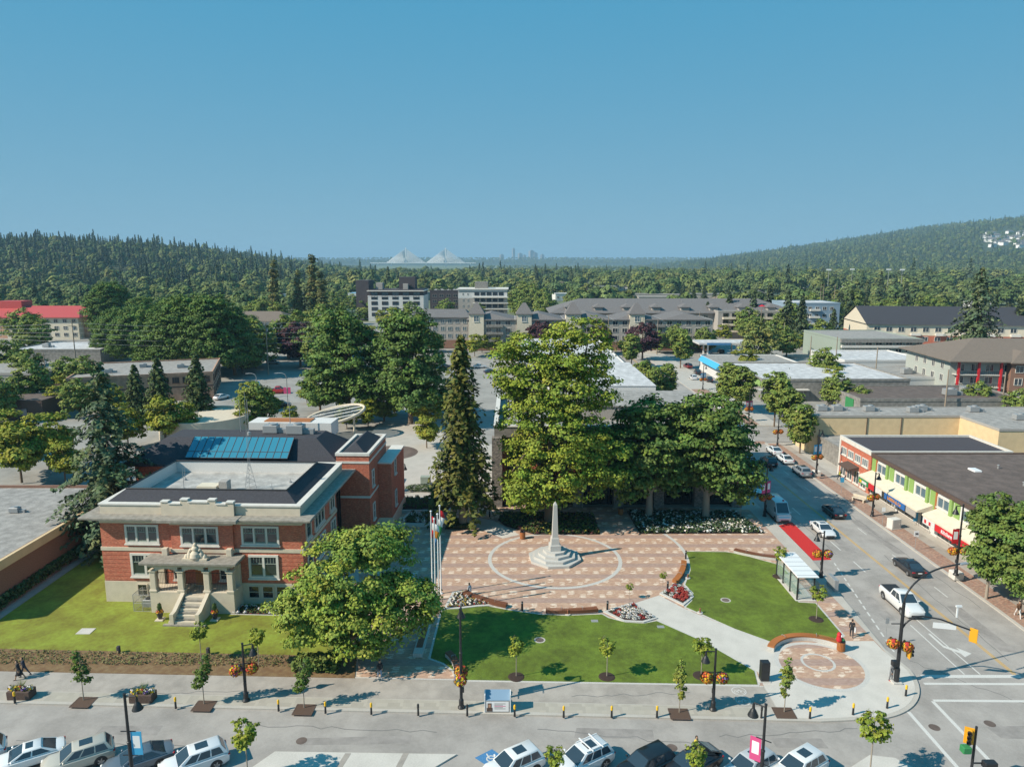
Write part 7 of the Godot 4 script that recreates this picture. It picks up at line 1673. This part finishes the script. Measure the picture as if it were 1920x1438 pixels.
func cars() -> void:
	var a := PI + 0.56
	var g := "cars parked at an angle on the near kerb"
	for q in [[14, 1412, "suv", "d9dbdc", "white sport utility parked beyond the white sedan with sunroof"], [124, 1410, "sedan", "e3e4e4", "white sedan with dark sunroof between two pale cars at the kerb"], [216, 1413, "suv", "b9b4a8", "silver beige estate between the white sedan and the blue banner lamp"], [326, 1416, "sedan", "5f6a75", "blue grey sedan behind the blue banner lamp"], [428, 1420, "suv", "dcdee0", "white sport utility with dark glass roof beside the kerb island"]]:
		car("parked_car", q[4], "car", q[2], q[3], parked(q[0], q[1], a, q[2]), a)
	var c := car("parked_car", "white sport utility beside the blue parking symbol", "car", "suv", "dfe0e0", parked(1012, 1428, a, "suv"), a)
	c = car("parked_car", "white sport utility with pale roof rails, second from the blue symbol", "car", "suv", "d6d8da", parked(1140, 1418, a, "suv"), a)
	var b := MB.new()
	for s in [-0.5, 0.5]: b.box(Vector3(-0.7 + s * 0.9, 1.78, 0), Vector3(0.08, 0.05, 1.7))
	for s in [-1.0, 1.0]: b.box(Vector3(-0.75, 1.74, s * 0.62), Vector3(1.9, 0.05, 0.05))
	put(b, "roof_rack", M.white_metal, c)
	car("parked_car", "black sport utility parked beside the open hatchback", "car", "suv", "1d1f23", parked(1255, 1428, a, "suv"), a)
	c = car("parked_car", "black hatchback with its tailgate raised, a person behind it", "car", "hatch", "23252a", parked(1340, 1424, a, "hatch"), a)
	b = MB.new(); b.t = Transform3D(Basis(Vector3.BACK, 0.45), Vector3(-1.2, 1.42, 0)); b.box(Vector3(-0.65, 0.1, 0), Vector3(1.35, 0.07, 1.4), 0, 0.03); put(b, "tailgate", car_paint("23252a"), c)
	b = MB.new(); b.t = Transform3D(Basis(Vector3.BACK, 0.45), Vector3(-1.2, 1.42, 0)); b.box(Vector3(-0.55, 0.145, 0), Vector3(0.85, 0.03, 1.15)); put(b, "tailgate_window", M.pale_glass, c)
	car("parked_car", "silver sport utility beside the red banner lamp", "car", "suv", "b4b7ba", parked(1445, 1434, a, "suv"), a)
	car("parked_car", "small white car parked nearest the corner island", "car", "suv", "dcdddd", parked(1535, 1434, a, "suv"), a)
	var s := -PI / 2; var n := PI / 2
	c = car("panel_van", "white high roofed panel van with red roof beacons in the bus lane", "van", "van", "cfd3d6", Vector3(38.1, 0, -97.4), s)
	b = MB.new()
	for q in [[-0.9, 0.3], [0.9, -0.4]]: b.lathe(Vector3(q[0], 2.66, q[1]), [[0.14, 0.0], [0.13, 0.14], [0.0, 0.18]], 10)
	put(b, "beacon", M.tail_red, c)
	car("parked_car", "white sedan with black roof parked behind the panel van", "car", "hatch", "dcdedf", Vector3(38.7, 0, -108.4), s)
	car("parked_car", "teal blue car in the building shadow behind the white sedan", "car", "sedan", "3f6f86", Vector3(38.9, 0, -116.5), s)
	car("moving_car", "dark blue car driving in the shaded lane past the chestnut crown", "car", "hatch", "27506a", P(1408, 872, -0.13), s)
	car("moving_car", "large black sport utility with red lights driving away", "car", "suv", "1b1a20", P(1441, 872, -0.13), n)
	car("parked_car", "white sedan parked at the brick crossing", "car", "hatch", "d8dadb", P(1452, 850, -0.13), n)
	car("parked_car", "white sedan with black windows parked behind the grey car", "car", "hatch", "e2e3e3", P(1472, 866, -0.13), n)
	car("parked_car", "grey sport utility parked by the concrete lamp block", "car", "suv", "84898e", P(1503, 890, -0.13), n)
	car("moving_car", "black sedan driving away beside the building shadow", "car", "sedan", "1c1d21", P(1563, 965, -0.13), n)
	car("moving_car", "white sedan driving towards the crossing past the red lane", "car", "sedan", "d8d9da", P(1543, 1000, -0.13), s)
	car("moving_car", "dark charcoal sedan driving away by the hornbeams", "car", "sedan", "2a2a2e", P(1704, 1070, -0.13), n)
	c = car("pickup_truck", "white pickup truck nearing the stop line", "pickup", "pickup", "dedfdf", P(1690, 1138, -0.13), s)
	car("parked_van", "white estate car on the forecourt beside the annex", "car", "suv", "d8d8d6", P(730, 905, 0.13), s)
	g = "cars in the lots beyond the square"
	car("pickup_truck", "bright red pickup parked by the peach building", "pickup", "pickup", "b3262b", P(520, 737, -0.13), 0.1, "", false)
	car("parked_car", "white car nearest the red pickup in the small car park", "car", "suv", "d6d7d8", P(497, 749, -0.13), 0.2, "", false)
	car("parked_car", "white car beside the other white one in the small car park", "car", "sedan", "e0e0df", P(480, 753, -0.13), 0.25, "", false)
	car("parked_car", "white car alone beside the third fir and peach wall", "car", "sedan", "d9dadb", P(415, 748, -0.13), 1.2, "", false)
	car("parked_car", "black car by the low wall of the small car park", "car", "suv", "26272b", P(528, 763, -0.13), 0.2, "", false)
	car("parked_car", "silver car under the dark purple tree by the utility pole", "car", "suv", "aab0b4", P(512, 683, -0.13), 0.1, "", false)
	var hues := ["8fa3b3", "c9cccf", "7d2a30", "3b4654", "d5d6d7", "5b6c86", "2c2e33"]
	rng.seed = 12
	for q in [[1300, 712], [1308, 702], [1330, 716], [1215, 684], [1600, 716], [1612, 708], [1622, 700], [1632, 712], [1645, 704], [1605, 724], [1660, 700], [1590, 700], [1352, 662], [1330, 664], [1290, 690], [850, 700], [835, 690], [690, 725], [715, 742], [728, 735], [700, 757], [790, 715], [900, 690], [920, 700]]:
		var h: String = hues[rng.randi() % hues.size()]
		car("parked_car", "%s car standing in a lot beyond the square" % {"8fa3b3": "light blue", "c9cccf": "silver", "7d2a30": "dark red", "3b4654": "dark slate", "d5d6d7": "white", "5b6c86": "steel blue", "2c2e33": "black"}[h], "car", ["suv", "sedan"][rng.randi() % 2], h, P(q[0], q[1], -0.2), rf(-0.2, 0.2) + (n if q[0] > 1200 else 0.2), g, false)
# ------------------------------------------------------------------ people
func body(bones: Array, cell := 0.042) -> ArrayMesh:
	# bones: [from, to, radius from, radius to, colour]; a smooth union, meshed as surface nets
	var lo := Vector3(9, 9, 9); var hi := -lo
	for k in bones:
		for e in 2:
			lo = lo.min(k[e] - Vector3.ONE * (k[2 + e] + 0.1)); hi = hi.max(k[e] + Vector3.ONE * (k[2 + e] + 0.1))
	var n := Vector3i(((hi - lo) / cell).ceil()) + Vector3i.ONE
	var f := PackedFloat32Array(); f.resize(n.x * n.y * n.z); f.fill(1.0)
	var own := PackedInt32Array(); own.resize(f.size())
	var best := PackedFloat32Array(); best.resize(f.size()); best.fill(9.0)
	for bi in bones.size():
		var k: Array = bones[bi]
		var a: Vector3 = k[0]; var ab: Vector3 = k[1] - a
		var l2 := maxf(ab.length_squared(), 0.00001)
		var reach := maxf(k[2], k[3]) + 0.1
		var i0 := Vector3i(((a.min(k[1]) - Vector3.ONE * reach - lo) / cell).floor()).max(Vector3i.ZERO)
		var i1 := Vector3i(((a.max(k[1]) + Vector3.ONE * reach - lo) / cell).ceil()).min(n - Vector3i.ONE)
		for x in range(i0.x, i1.x + 1):
			for y in range(i0.y, i1.y + 1):
				for z in range(i0.z, i1.z + 1):
					var p := lo + Vector3(x, y, z) * cell
					var h := clampf((p - a).dot(ab) / l2, 0.0, 1.0)
					var d: float = (p - a - ab * h).length() - lerpf(k[2], k[3], h)
					var i := (x * n.y + y) * n.z + z
					if d < best[i]: best[i] = d; own[i] = bi
					var s := clampf(0.5 + 0.5 * (f[i] - d) / 0.045, 0.0, 1.0)
					f[i] = lerpf(f[i], d, s) - 0.045 * s * (1.0 - s)
	var vert := {}
	var b := MB.new()
	var pts := PackedVector3Array(); var cols := PackedColorArray()
	for x in n.x - 1:
		for y in n.y - 1:
			for z in n.z - 1:
				var inside := 0; var sum := Vector3(); var m := 0; var v := []; var oc := 0
				for c in 8:
					var i := ((x + (c & 1)) * n.y + y + ((c >> 1) & 1)) * n.z + z + (c >> 2)
					v.append(f[i])
					if f[i] < 0: inside += 1; oc = own[i]
				if inside == 0 or inside == 8: continue
				for c in 8:
					for ax in [1, 2, 4]:
						if c & ax: continue
						var e: int = c | ax
						if (v[c] < 0) != (v[e] < 0):
							var q: float = v[c] / (v[c] - v[e])
							sum += Vector3(c & 1, (c >> 1) & 1, c >> 2).lerp(Vector3(e & 1, (e >> 1) & 1, e >> 2), q); m += 1
				vert[Vector3i(x, y, z)] = pts.size()
				pts.append(lo + (Vector3(x, y, z) + sum / m) * cell); cols.append(bones[oc][4])
	for key in vert:
		var x: int = key.x; var y: int = key.y; var z: int = key.z
		var i0 := (x * n.y + y) * n.z + z
		for ax in 3:
			var stepi: int = [n.y * n.z, n.z, 1][ax]
			if (f[i0] < 0) == (f[i0 + stepi] < 0): continue
			var u := Vector3i(); var w := Vector3i()
			u[(ax + 1) % 3] = 1; w[(ax + 2) % 3] = 1
			if not (vert.has(key - u) and vert.has(key - w) and vert.has(key - u - w)): continue
			var q := [vert[key], vert[key - u], vert[key - u - w], vert[key - w]]
			if f[i0] > 0: q.reverse()
			b.col = cols[q[0]]
			b.quad(pts[q[0]], pts[q[1]], pts[q[2]], pts[q[3]])
	b.smooth(-0.2)
	return b.mesh()
func person(label: String, at: Vector3, turn: float, top: Color, legs: Color, shoe: Color, stride := 0.25, seated := false, hair := Color(0.03, 0.022, 0.018), bag := false, skirt := false) -> void:
	var t := thing("person", label, "person", at, turn)
	var skin := Color(0.42, 0.26, 0.18)
	var hip := 0.93 if not seated else 0.52
	var lean := 0.06 if not seated else 0.12
	var ch := Vector3(0, hip + 0.44, lean); var nk := Vector3(0, hip + 0.57, lean + 0.02)
	var bones := [[Vector3(0, hip, 0), Vector3(0, hip + 0.2, lean * 0.4), 0.14, 0.13, top], [Vector3(0, hip + 0.2, lean * 0.4), ch, 0.13, 0.14, top], [ch + Vector3(-0.1, 0.02, 0), ch + Vector3(0.1, 0.02, 0), 0.11, 0.11, top], [ch, nk + Vector3(0, 0.04, 0), 0.06, 0.055, skin], [nk + Vector3(0, 0.13, 0.02), nk + Vector3(0, 0.2, 0.01), 0.085, 0.095, skin], [nk + Vector3(0, 0.17, -0.03), nk + Vector3(0, 0.235, -0.01), 0.09, 0.085, hair], [nk + Vector3(0, 0.14, 0.1), nk + Vector3(0, 0.11, 0.105), 0.016, 0.02, skin]]
	for s in [-1.0, 1.0]:
		var sw: float = s * stride
		var h := Vector3(s * 0.095, hip - 0.03, 0)
		var kn: Vector3 = h + (Vector3(0, -0.43, sw * 0.7) if not seated else Vector3(s * 0.03, 0.02, 0.44))
		var an: Vector3 = kn + (Vector3(0, -0.42, sw * 0.5 - 0.06) if not seated else Vector3(0, -0.45, 0.03))
		if not seated: an.y = 0.08
		bones.append([h, kn, 0.095, 0.065, legs]); bones.append([kn, an, 0.065, 0.045, legs if not skirt else skin])
		bones.append([an + Vector3(0, -0.03, -0.03), an + Vector3(0, -0.045, 0.15), 0.045, 0.035, shoe])
		var sh := ch + Vector3(s * 0.19, 0.05, 0)
		var el: Vector3 = sh + Vector3(s * 0.06, -0.28, -sw * 0.45 - 0.02)
		var wr: Vector3 = el + (Vector3(-s * 0.02, -0.2, 0.12 - sw * 0.35) if not seated else Vector3(-s * 0.08, -0.1, 0.2))
		bones.append([sh, el, 0.062, 0.05, top]); bones.append([el, wr, 0.047, 0.035, top]); bones.append([wr, wr + Vector3(-s * 0.01, -0.07, 0.03), 0.034, 0.04, skin])
		for k in 4: bones.append([wr + Vector3(-s * 0.01, -0.09, 0.03 + 0.018 * (k - 1.5)), wr + Vector3(-s * 0.02, -0.155 - 0.012 * (1 - absf(k - 1.5)), 0.045 + 0.02 * (k - 1.5)), 0.012, 0.01, skin])
		bones.append([wr + Vector3(-s * 0.02, -0.05, 0.06), wr + Vector3(-s * 0.03, -0.1, 0.09), 0.013, 0.011, skin])
	if skirt: bones.append([Vector3(0, hip, 0), Vector3(0, hip - 0.35, -0.02), 0.16, 0.25, legs])
	put(body(bones), "body", M.body_paint, t)
	if bag:
		var b := MB.new(); b.box(Vector3(-0.28, hip - 0.18, 0.02), Vector3(0.12, 0.5, 0.34), 0, 0.04); put(b, "bag", M.white_cloth, t)
func people() -> void:
	var K := Color(0.025, 0.025, 0.03)
	person("person in a dark suit carrying a white bag along the paver strip", P(1597, 1194), PI * 0.9, K, Color(0.03, 0.035, 0.045), K, 0.16, false, Color(0.03, 0.02, 0.02), true)
	person("person in grey hooded clothes and red shoes beside the traffic mast", P(1671, 1277), 0.4, Color(0.2, 0.2, 0.21), Color(0.17, 0.17, 0.18), Color(0.5, 0.06, 0.06), 0.05, false, Color(0.16, 0.16, 0.17))
	person("person in a black dress walking on the footpath past the planter box", P(36, 1274), -PI * 0.4, K, K, K, 0.3, false, Color(0.05, 0.03, 0.02), false, true)
	person("person in dark clothes walking beside the one in black dress", P(46, 1268), -PI * 0.4, Color(0.04, 0.045, 0.07), Color(0.08, 0.08, 0.1), K, 0.3)
	var a := deg_to_rad(131)
	person("person in a pale top sitting on the curved bench end", Vector3(5.4 + 15.2 * cos(a), 0.02, -84.2 + 15.2 * sin(a)), -2.3, Color(0.4, 0.42, 0.45), K, K, 0.0, true)
	person("person with dark top and pale jeans under the catalpa by the path", P(712, 1272), 0.5, K, Color(0.25, 0.33, 0.45), Color(0.5, 0.5, 0.5), 0.14)
	person("person in a yellow shirt behind the open tailgate", P(1303, 1420, -0.13), 0.8, Color(0.65, 0.5, 0.05), K, K, 0.1)
	person("person in brown top and white trousers walking by the hornbeams", P(1909, 1157), -0.2, Color(0.12, 0.06, 0.035), Color(0.68, 0.67, 0.65), Color(0.5, 0.5, 0.5), 0.35)
	person("person in dark clothes under the spruce branches near the square bed", P(829, 965), 0.2, Color(0.03, 0.035, 0.06), K, K, 0.1)
	person("person standing beside the teal car in the shade", P(1405, 897, -0.13), -1.4, Color(0.2, 0.22, 0.24), K, K, 0.1)
	person("person in dark clothes on the shop pavement near the bus stop sign", P(1574, 900), 0.8, Color(0.35, 0.34, 0.06), K, K, 0.2)
# ------------------------------------------------------------------ poles, wires, far bridge and towers
func utility_pole(label: String, at: Vector3, h: float, cross := true, group := "") -> void:
	var t := thing("utility_pole", label, "utility pole", at, 0.2, group)
	var b := MB.new(); b.cyl(Vector3(0, -0.2, 0), Vector3(0, h, 0), 0.2, 0.13, 8); put(b, "pole", M.wood_pole, t)
	if cross:
		b = MB.new(); b.box(Vector3(0, h - 0.7, 0), Vector3(2.6, 0.14, 0.12)); b.box(Vector3(0, h - 1.9, 0), Vector3(2.0, 0.12, 0.12)); put(b, "crossarm", M.wood_pole, t)
		b = MB.new()
		for x in [-1.1, -0.5, 0.5, 1.1]: b.lathe(Vector3(x, h - 0.62, 0), [[0.06, 0.0], [0.08, 0.1], [0.0, 0.2]], 6)
		put(b, "insulators", M.grey_wall, t)
		b = MB.new(); b.lathe(Vector3(0.35, h - 3.2, 0), [[0.25, 0.0], [0.25, 0.9], [0.0, 1.0]], 10); put(b, "transformer", M.grey_metal, t)
func wires() -> void:
	var p := [P(88, 730), P(145, 712), P(283, 690), P(503, 702), P(760, 690)]
	var hs := [11.0, 18.0, 13.0, 16.5, 17.0]
	utility_pole("thick wooden pole with transformer before the brown building", p[0], 10.5); utility_pole("tall thin pole rising before the red roofed flats", p[1], 18.5)
	utility_pole("wooden pole among the grove behind the peach building", p[2], 13.5); utility_pole("tall pale pole beside the dark purple tree", p[3], 17.0)
	for k in 5:
		var b := MB.new()
		var from := P(-200, 690); from.y = 15.0
		var pts := [from, p[1] + Vector3.UP * (17.6 - k * 1.5), p[3] + Vector3.UP * (16.4 - k * 1.6), P(900, 680) + Vector3.UP * (20.0 - k * 1.5)]
		var path := []
		for i in 3:
			for j in 12:
				var u := j / 12.0
				path.append(pts[i].lerp(pts[i + 1], u) - Vector3.UP * 4.0 * u * (1 - u))
		b.tube(path, 0.035, 4)
		tag(put(b, "power_line", M.galvanised), "thin overhead power line slung between poles before the red roofed flats", "power line", "overhead power lines")
	var g := "thin poles along the far streets"
	for q in [[943, 790, 14.0], [963, 742, 14.0], [972, 748, 13.0], [1118, 668, 15.0], [1140, 660, 15.0], [1204, 668, 15.0], [1232, 665, 14.0], [1310, 650, 15.0], [1425, 640, 15.0], [1468, 662, 12.0], [1518, 690, 11.0], [1566, 700, 12.0], [1640, 728, 12.0], [1770, 790, 12.0], [1878, 775, 10.0]]: utility_pole("thin wooden utility pole standing along a street beyond the square", P(q[0], q[1]), q[2], false, g)
	for q in [[1536, 600], [1541, 600], [1562, 600]]: utility_pole("tall pale pole pair in the tree belt behind the willow", P(q[0], q[1]), 22.0, false, "pale poles in the tree belt")
	for q in [[1551, 560], [1595, 556], [1663, 558], [1688, 560]]:
		var t := thing("floodlight_mast", "tall sports floodlight mast above the far tree belt", "floodlight", P(q[0], q[1]), 0.0, "floodlight masts")
		var b := MB.new(); b.cyl(Vector3.ZERO, Vector3(0, 28, 0), 0.3, 0.2, 6); put(b, "mast", M.grey_metal, t); b = MB.new(); b.box(Vector3(0, 28, 0), Vector3(4.5, 1.4, 0.6)); put(b, "lamp_rack", M.white_metal, t)
	for q in [[540, 772, 9.5, M.pink_cloth, "grey street light with mauve banner by the big maples"], [482, 745, 6.5, M.blue_cloth, "grey street light with blue banners in the small car park"]]:
		var t := thing("street_light", q[4], "street light", P(q[0], q[1]))
		var b := MB.new(); var h: float = q[2]; b.tube([Vector3.ZERO, Vector3(0, h - 1, 0), Vector3(-0.3, h - 0.3, 0), Vector3(-1.0, h, 0), Vector3(-2.2, h, 0)], 0.09, 6); put(b, "pole", M.grey_metal, t)
		b = MB.new(); b.box(Vector3(-2.4, h - 0.05, 0), Vector3(0.8, 0.14, 0.3), 0, 0.03); put(b, "lamp_head", M.grey_metal, t)
		for s in [-0.5, 0.5]: b = MB.new(); b.box(Vector3(s, h * 0.55, 0), Vector3(0.7, 1.6, 0.04)); put(b, "banner", q[3], t)
func bridge() -> void:
	var t := thing("cable_stayed_bridge", "pale cable stayed bridge with two pylons far beyond the trees", "bridge", Vector3(-620, 9, -5200))
	var b := MB.new(); b.box(Vector3(-20, 15.5, 0), Vector3(760, 4.5, 40)); put(b, "deck", M.far_white, t)
	for x in [-145.0, 142.0]:
		b = MB.new(); b.loft([[Vector3(x + 4.5, -20, 5), Vector3(x + 4.5, -20, -5), Vector3(x - 4.5, -20, -5), Vector3(x - 4.5, -20, 5)], [Vector3(x + 2.8, 124, 3), Vector3(x + 2.8, 124, -3), Vector3(x - 2.8, 124, -3), Vector3(x - 2.8, 124, 3)]]); var py := put(b, "pylon", M.far_white, t)
		b = MB.new()
		for s in [-1.0, 1.0]:
			for z in [-14.0, 14.0]:
				for k in 20: b.cyl(Vector3(x, 118 - (19 - k) * 2.6, 0), Vector3(x + s * (14.0 + k * 6.5), 18, z), 0.95, 0.95, 3, false)
		put(b, "cables", M.far_white, t)
	for x in [-350.0, -250.0, 0.0, 250.0, 320.0]: bx(t, "pier", M.far_white, x - 3, x + 3, -20, 13.5, 6, -6)
	var g := "far skyline towers"
	for q in [[963, 467, 13], [941, 478, 20], [975, 476, 22], [996, 471, 26], [1003, 475, 22], [1016, 478, 18], [983, 479, 16], [1060, 483, 30], [1072, 484, 22], [1085, 485, 20]]:
		var d := 9200.0; var h: float = 36.0 + (490.0 - q[1]) / FOCAL * d
		var w := thing("skyline_tower", "slender tallest tower of the hazy far skyline" if q[0] == 963 else "hazy tower block on the far skyline ridge", "tower", Vector3((q[0] - 960.0) / FOCAL * d, 0, -d), 0.4, "" if q[0] == 963 else g)
		bx(w, "shaft", M.far_grey, -q[2] * 1.1, q[2] * 1.1, 0, h, q[2], -q[2]); bx(w, "crown", M.far_grey, -q[2] * 0.6, q[2] * 0.6, h, h + 9, q[2] * 0.5, -q[2] * 0.5)
	# houses on the right hillside
	rng.seed = 55
	for k in 150:
		var z := -rf(2200, 2900)
		var x := rf(0.652, 0.735) * -z
		var y := terrain(x, z)
		var want := 490.0 - (y + 5.0 - EYE) / -z * FOCAL
		if want < 436 or want > 462 or rng.randf() < 0.35: continue
		var h := thing("hillside_house", "small pale house in the cluster high on the wooded hillside", "house", Vector3(x, y - 2.5, z), rf(-0.5, 0.5), "houses on the hillside")
		var w := rf(8, 15)
		bx(h, "wall", M.far_white, -w, w, 0, 10.5, 6, -6); hip(h, "roof", M.grey_shingle, -w - 1, w + 1, 7, -7, 10.5, 4.0, 5.0)
		for q in 3: window(h, Vector3(-w * 0.6 + q * w * 0.6, 6.5, 6.02), 2.4, 2.2, 0, 1, 1, M.white_trim, M.window_glass, 0.2, false)
func _ready() -> void:
	materials()
	light_and_camera()
	ground()
	markings()
	town_hall()
	annex()
	other_buildings()
	var t0 := Time.get_ticks_msec()
	tree_kinds()
	print("trees ", Time.get_ticks_msec() - t0)
	near_trees()
	town_trees()
	print("planted ", Time.get_ticks_msec() - t0)
	furniture()
	cars()
	people()
	wires()
	bridge()
	print('all ', Time.get_ticks_msec() - t0)
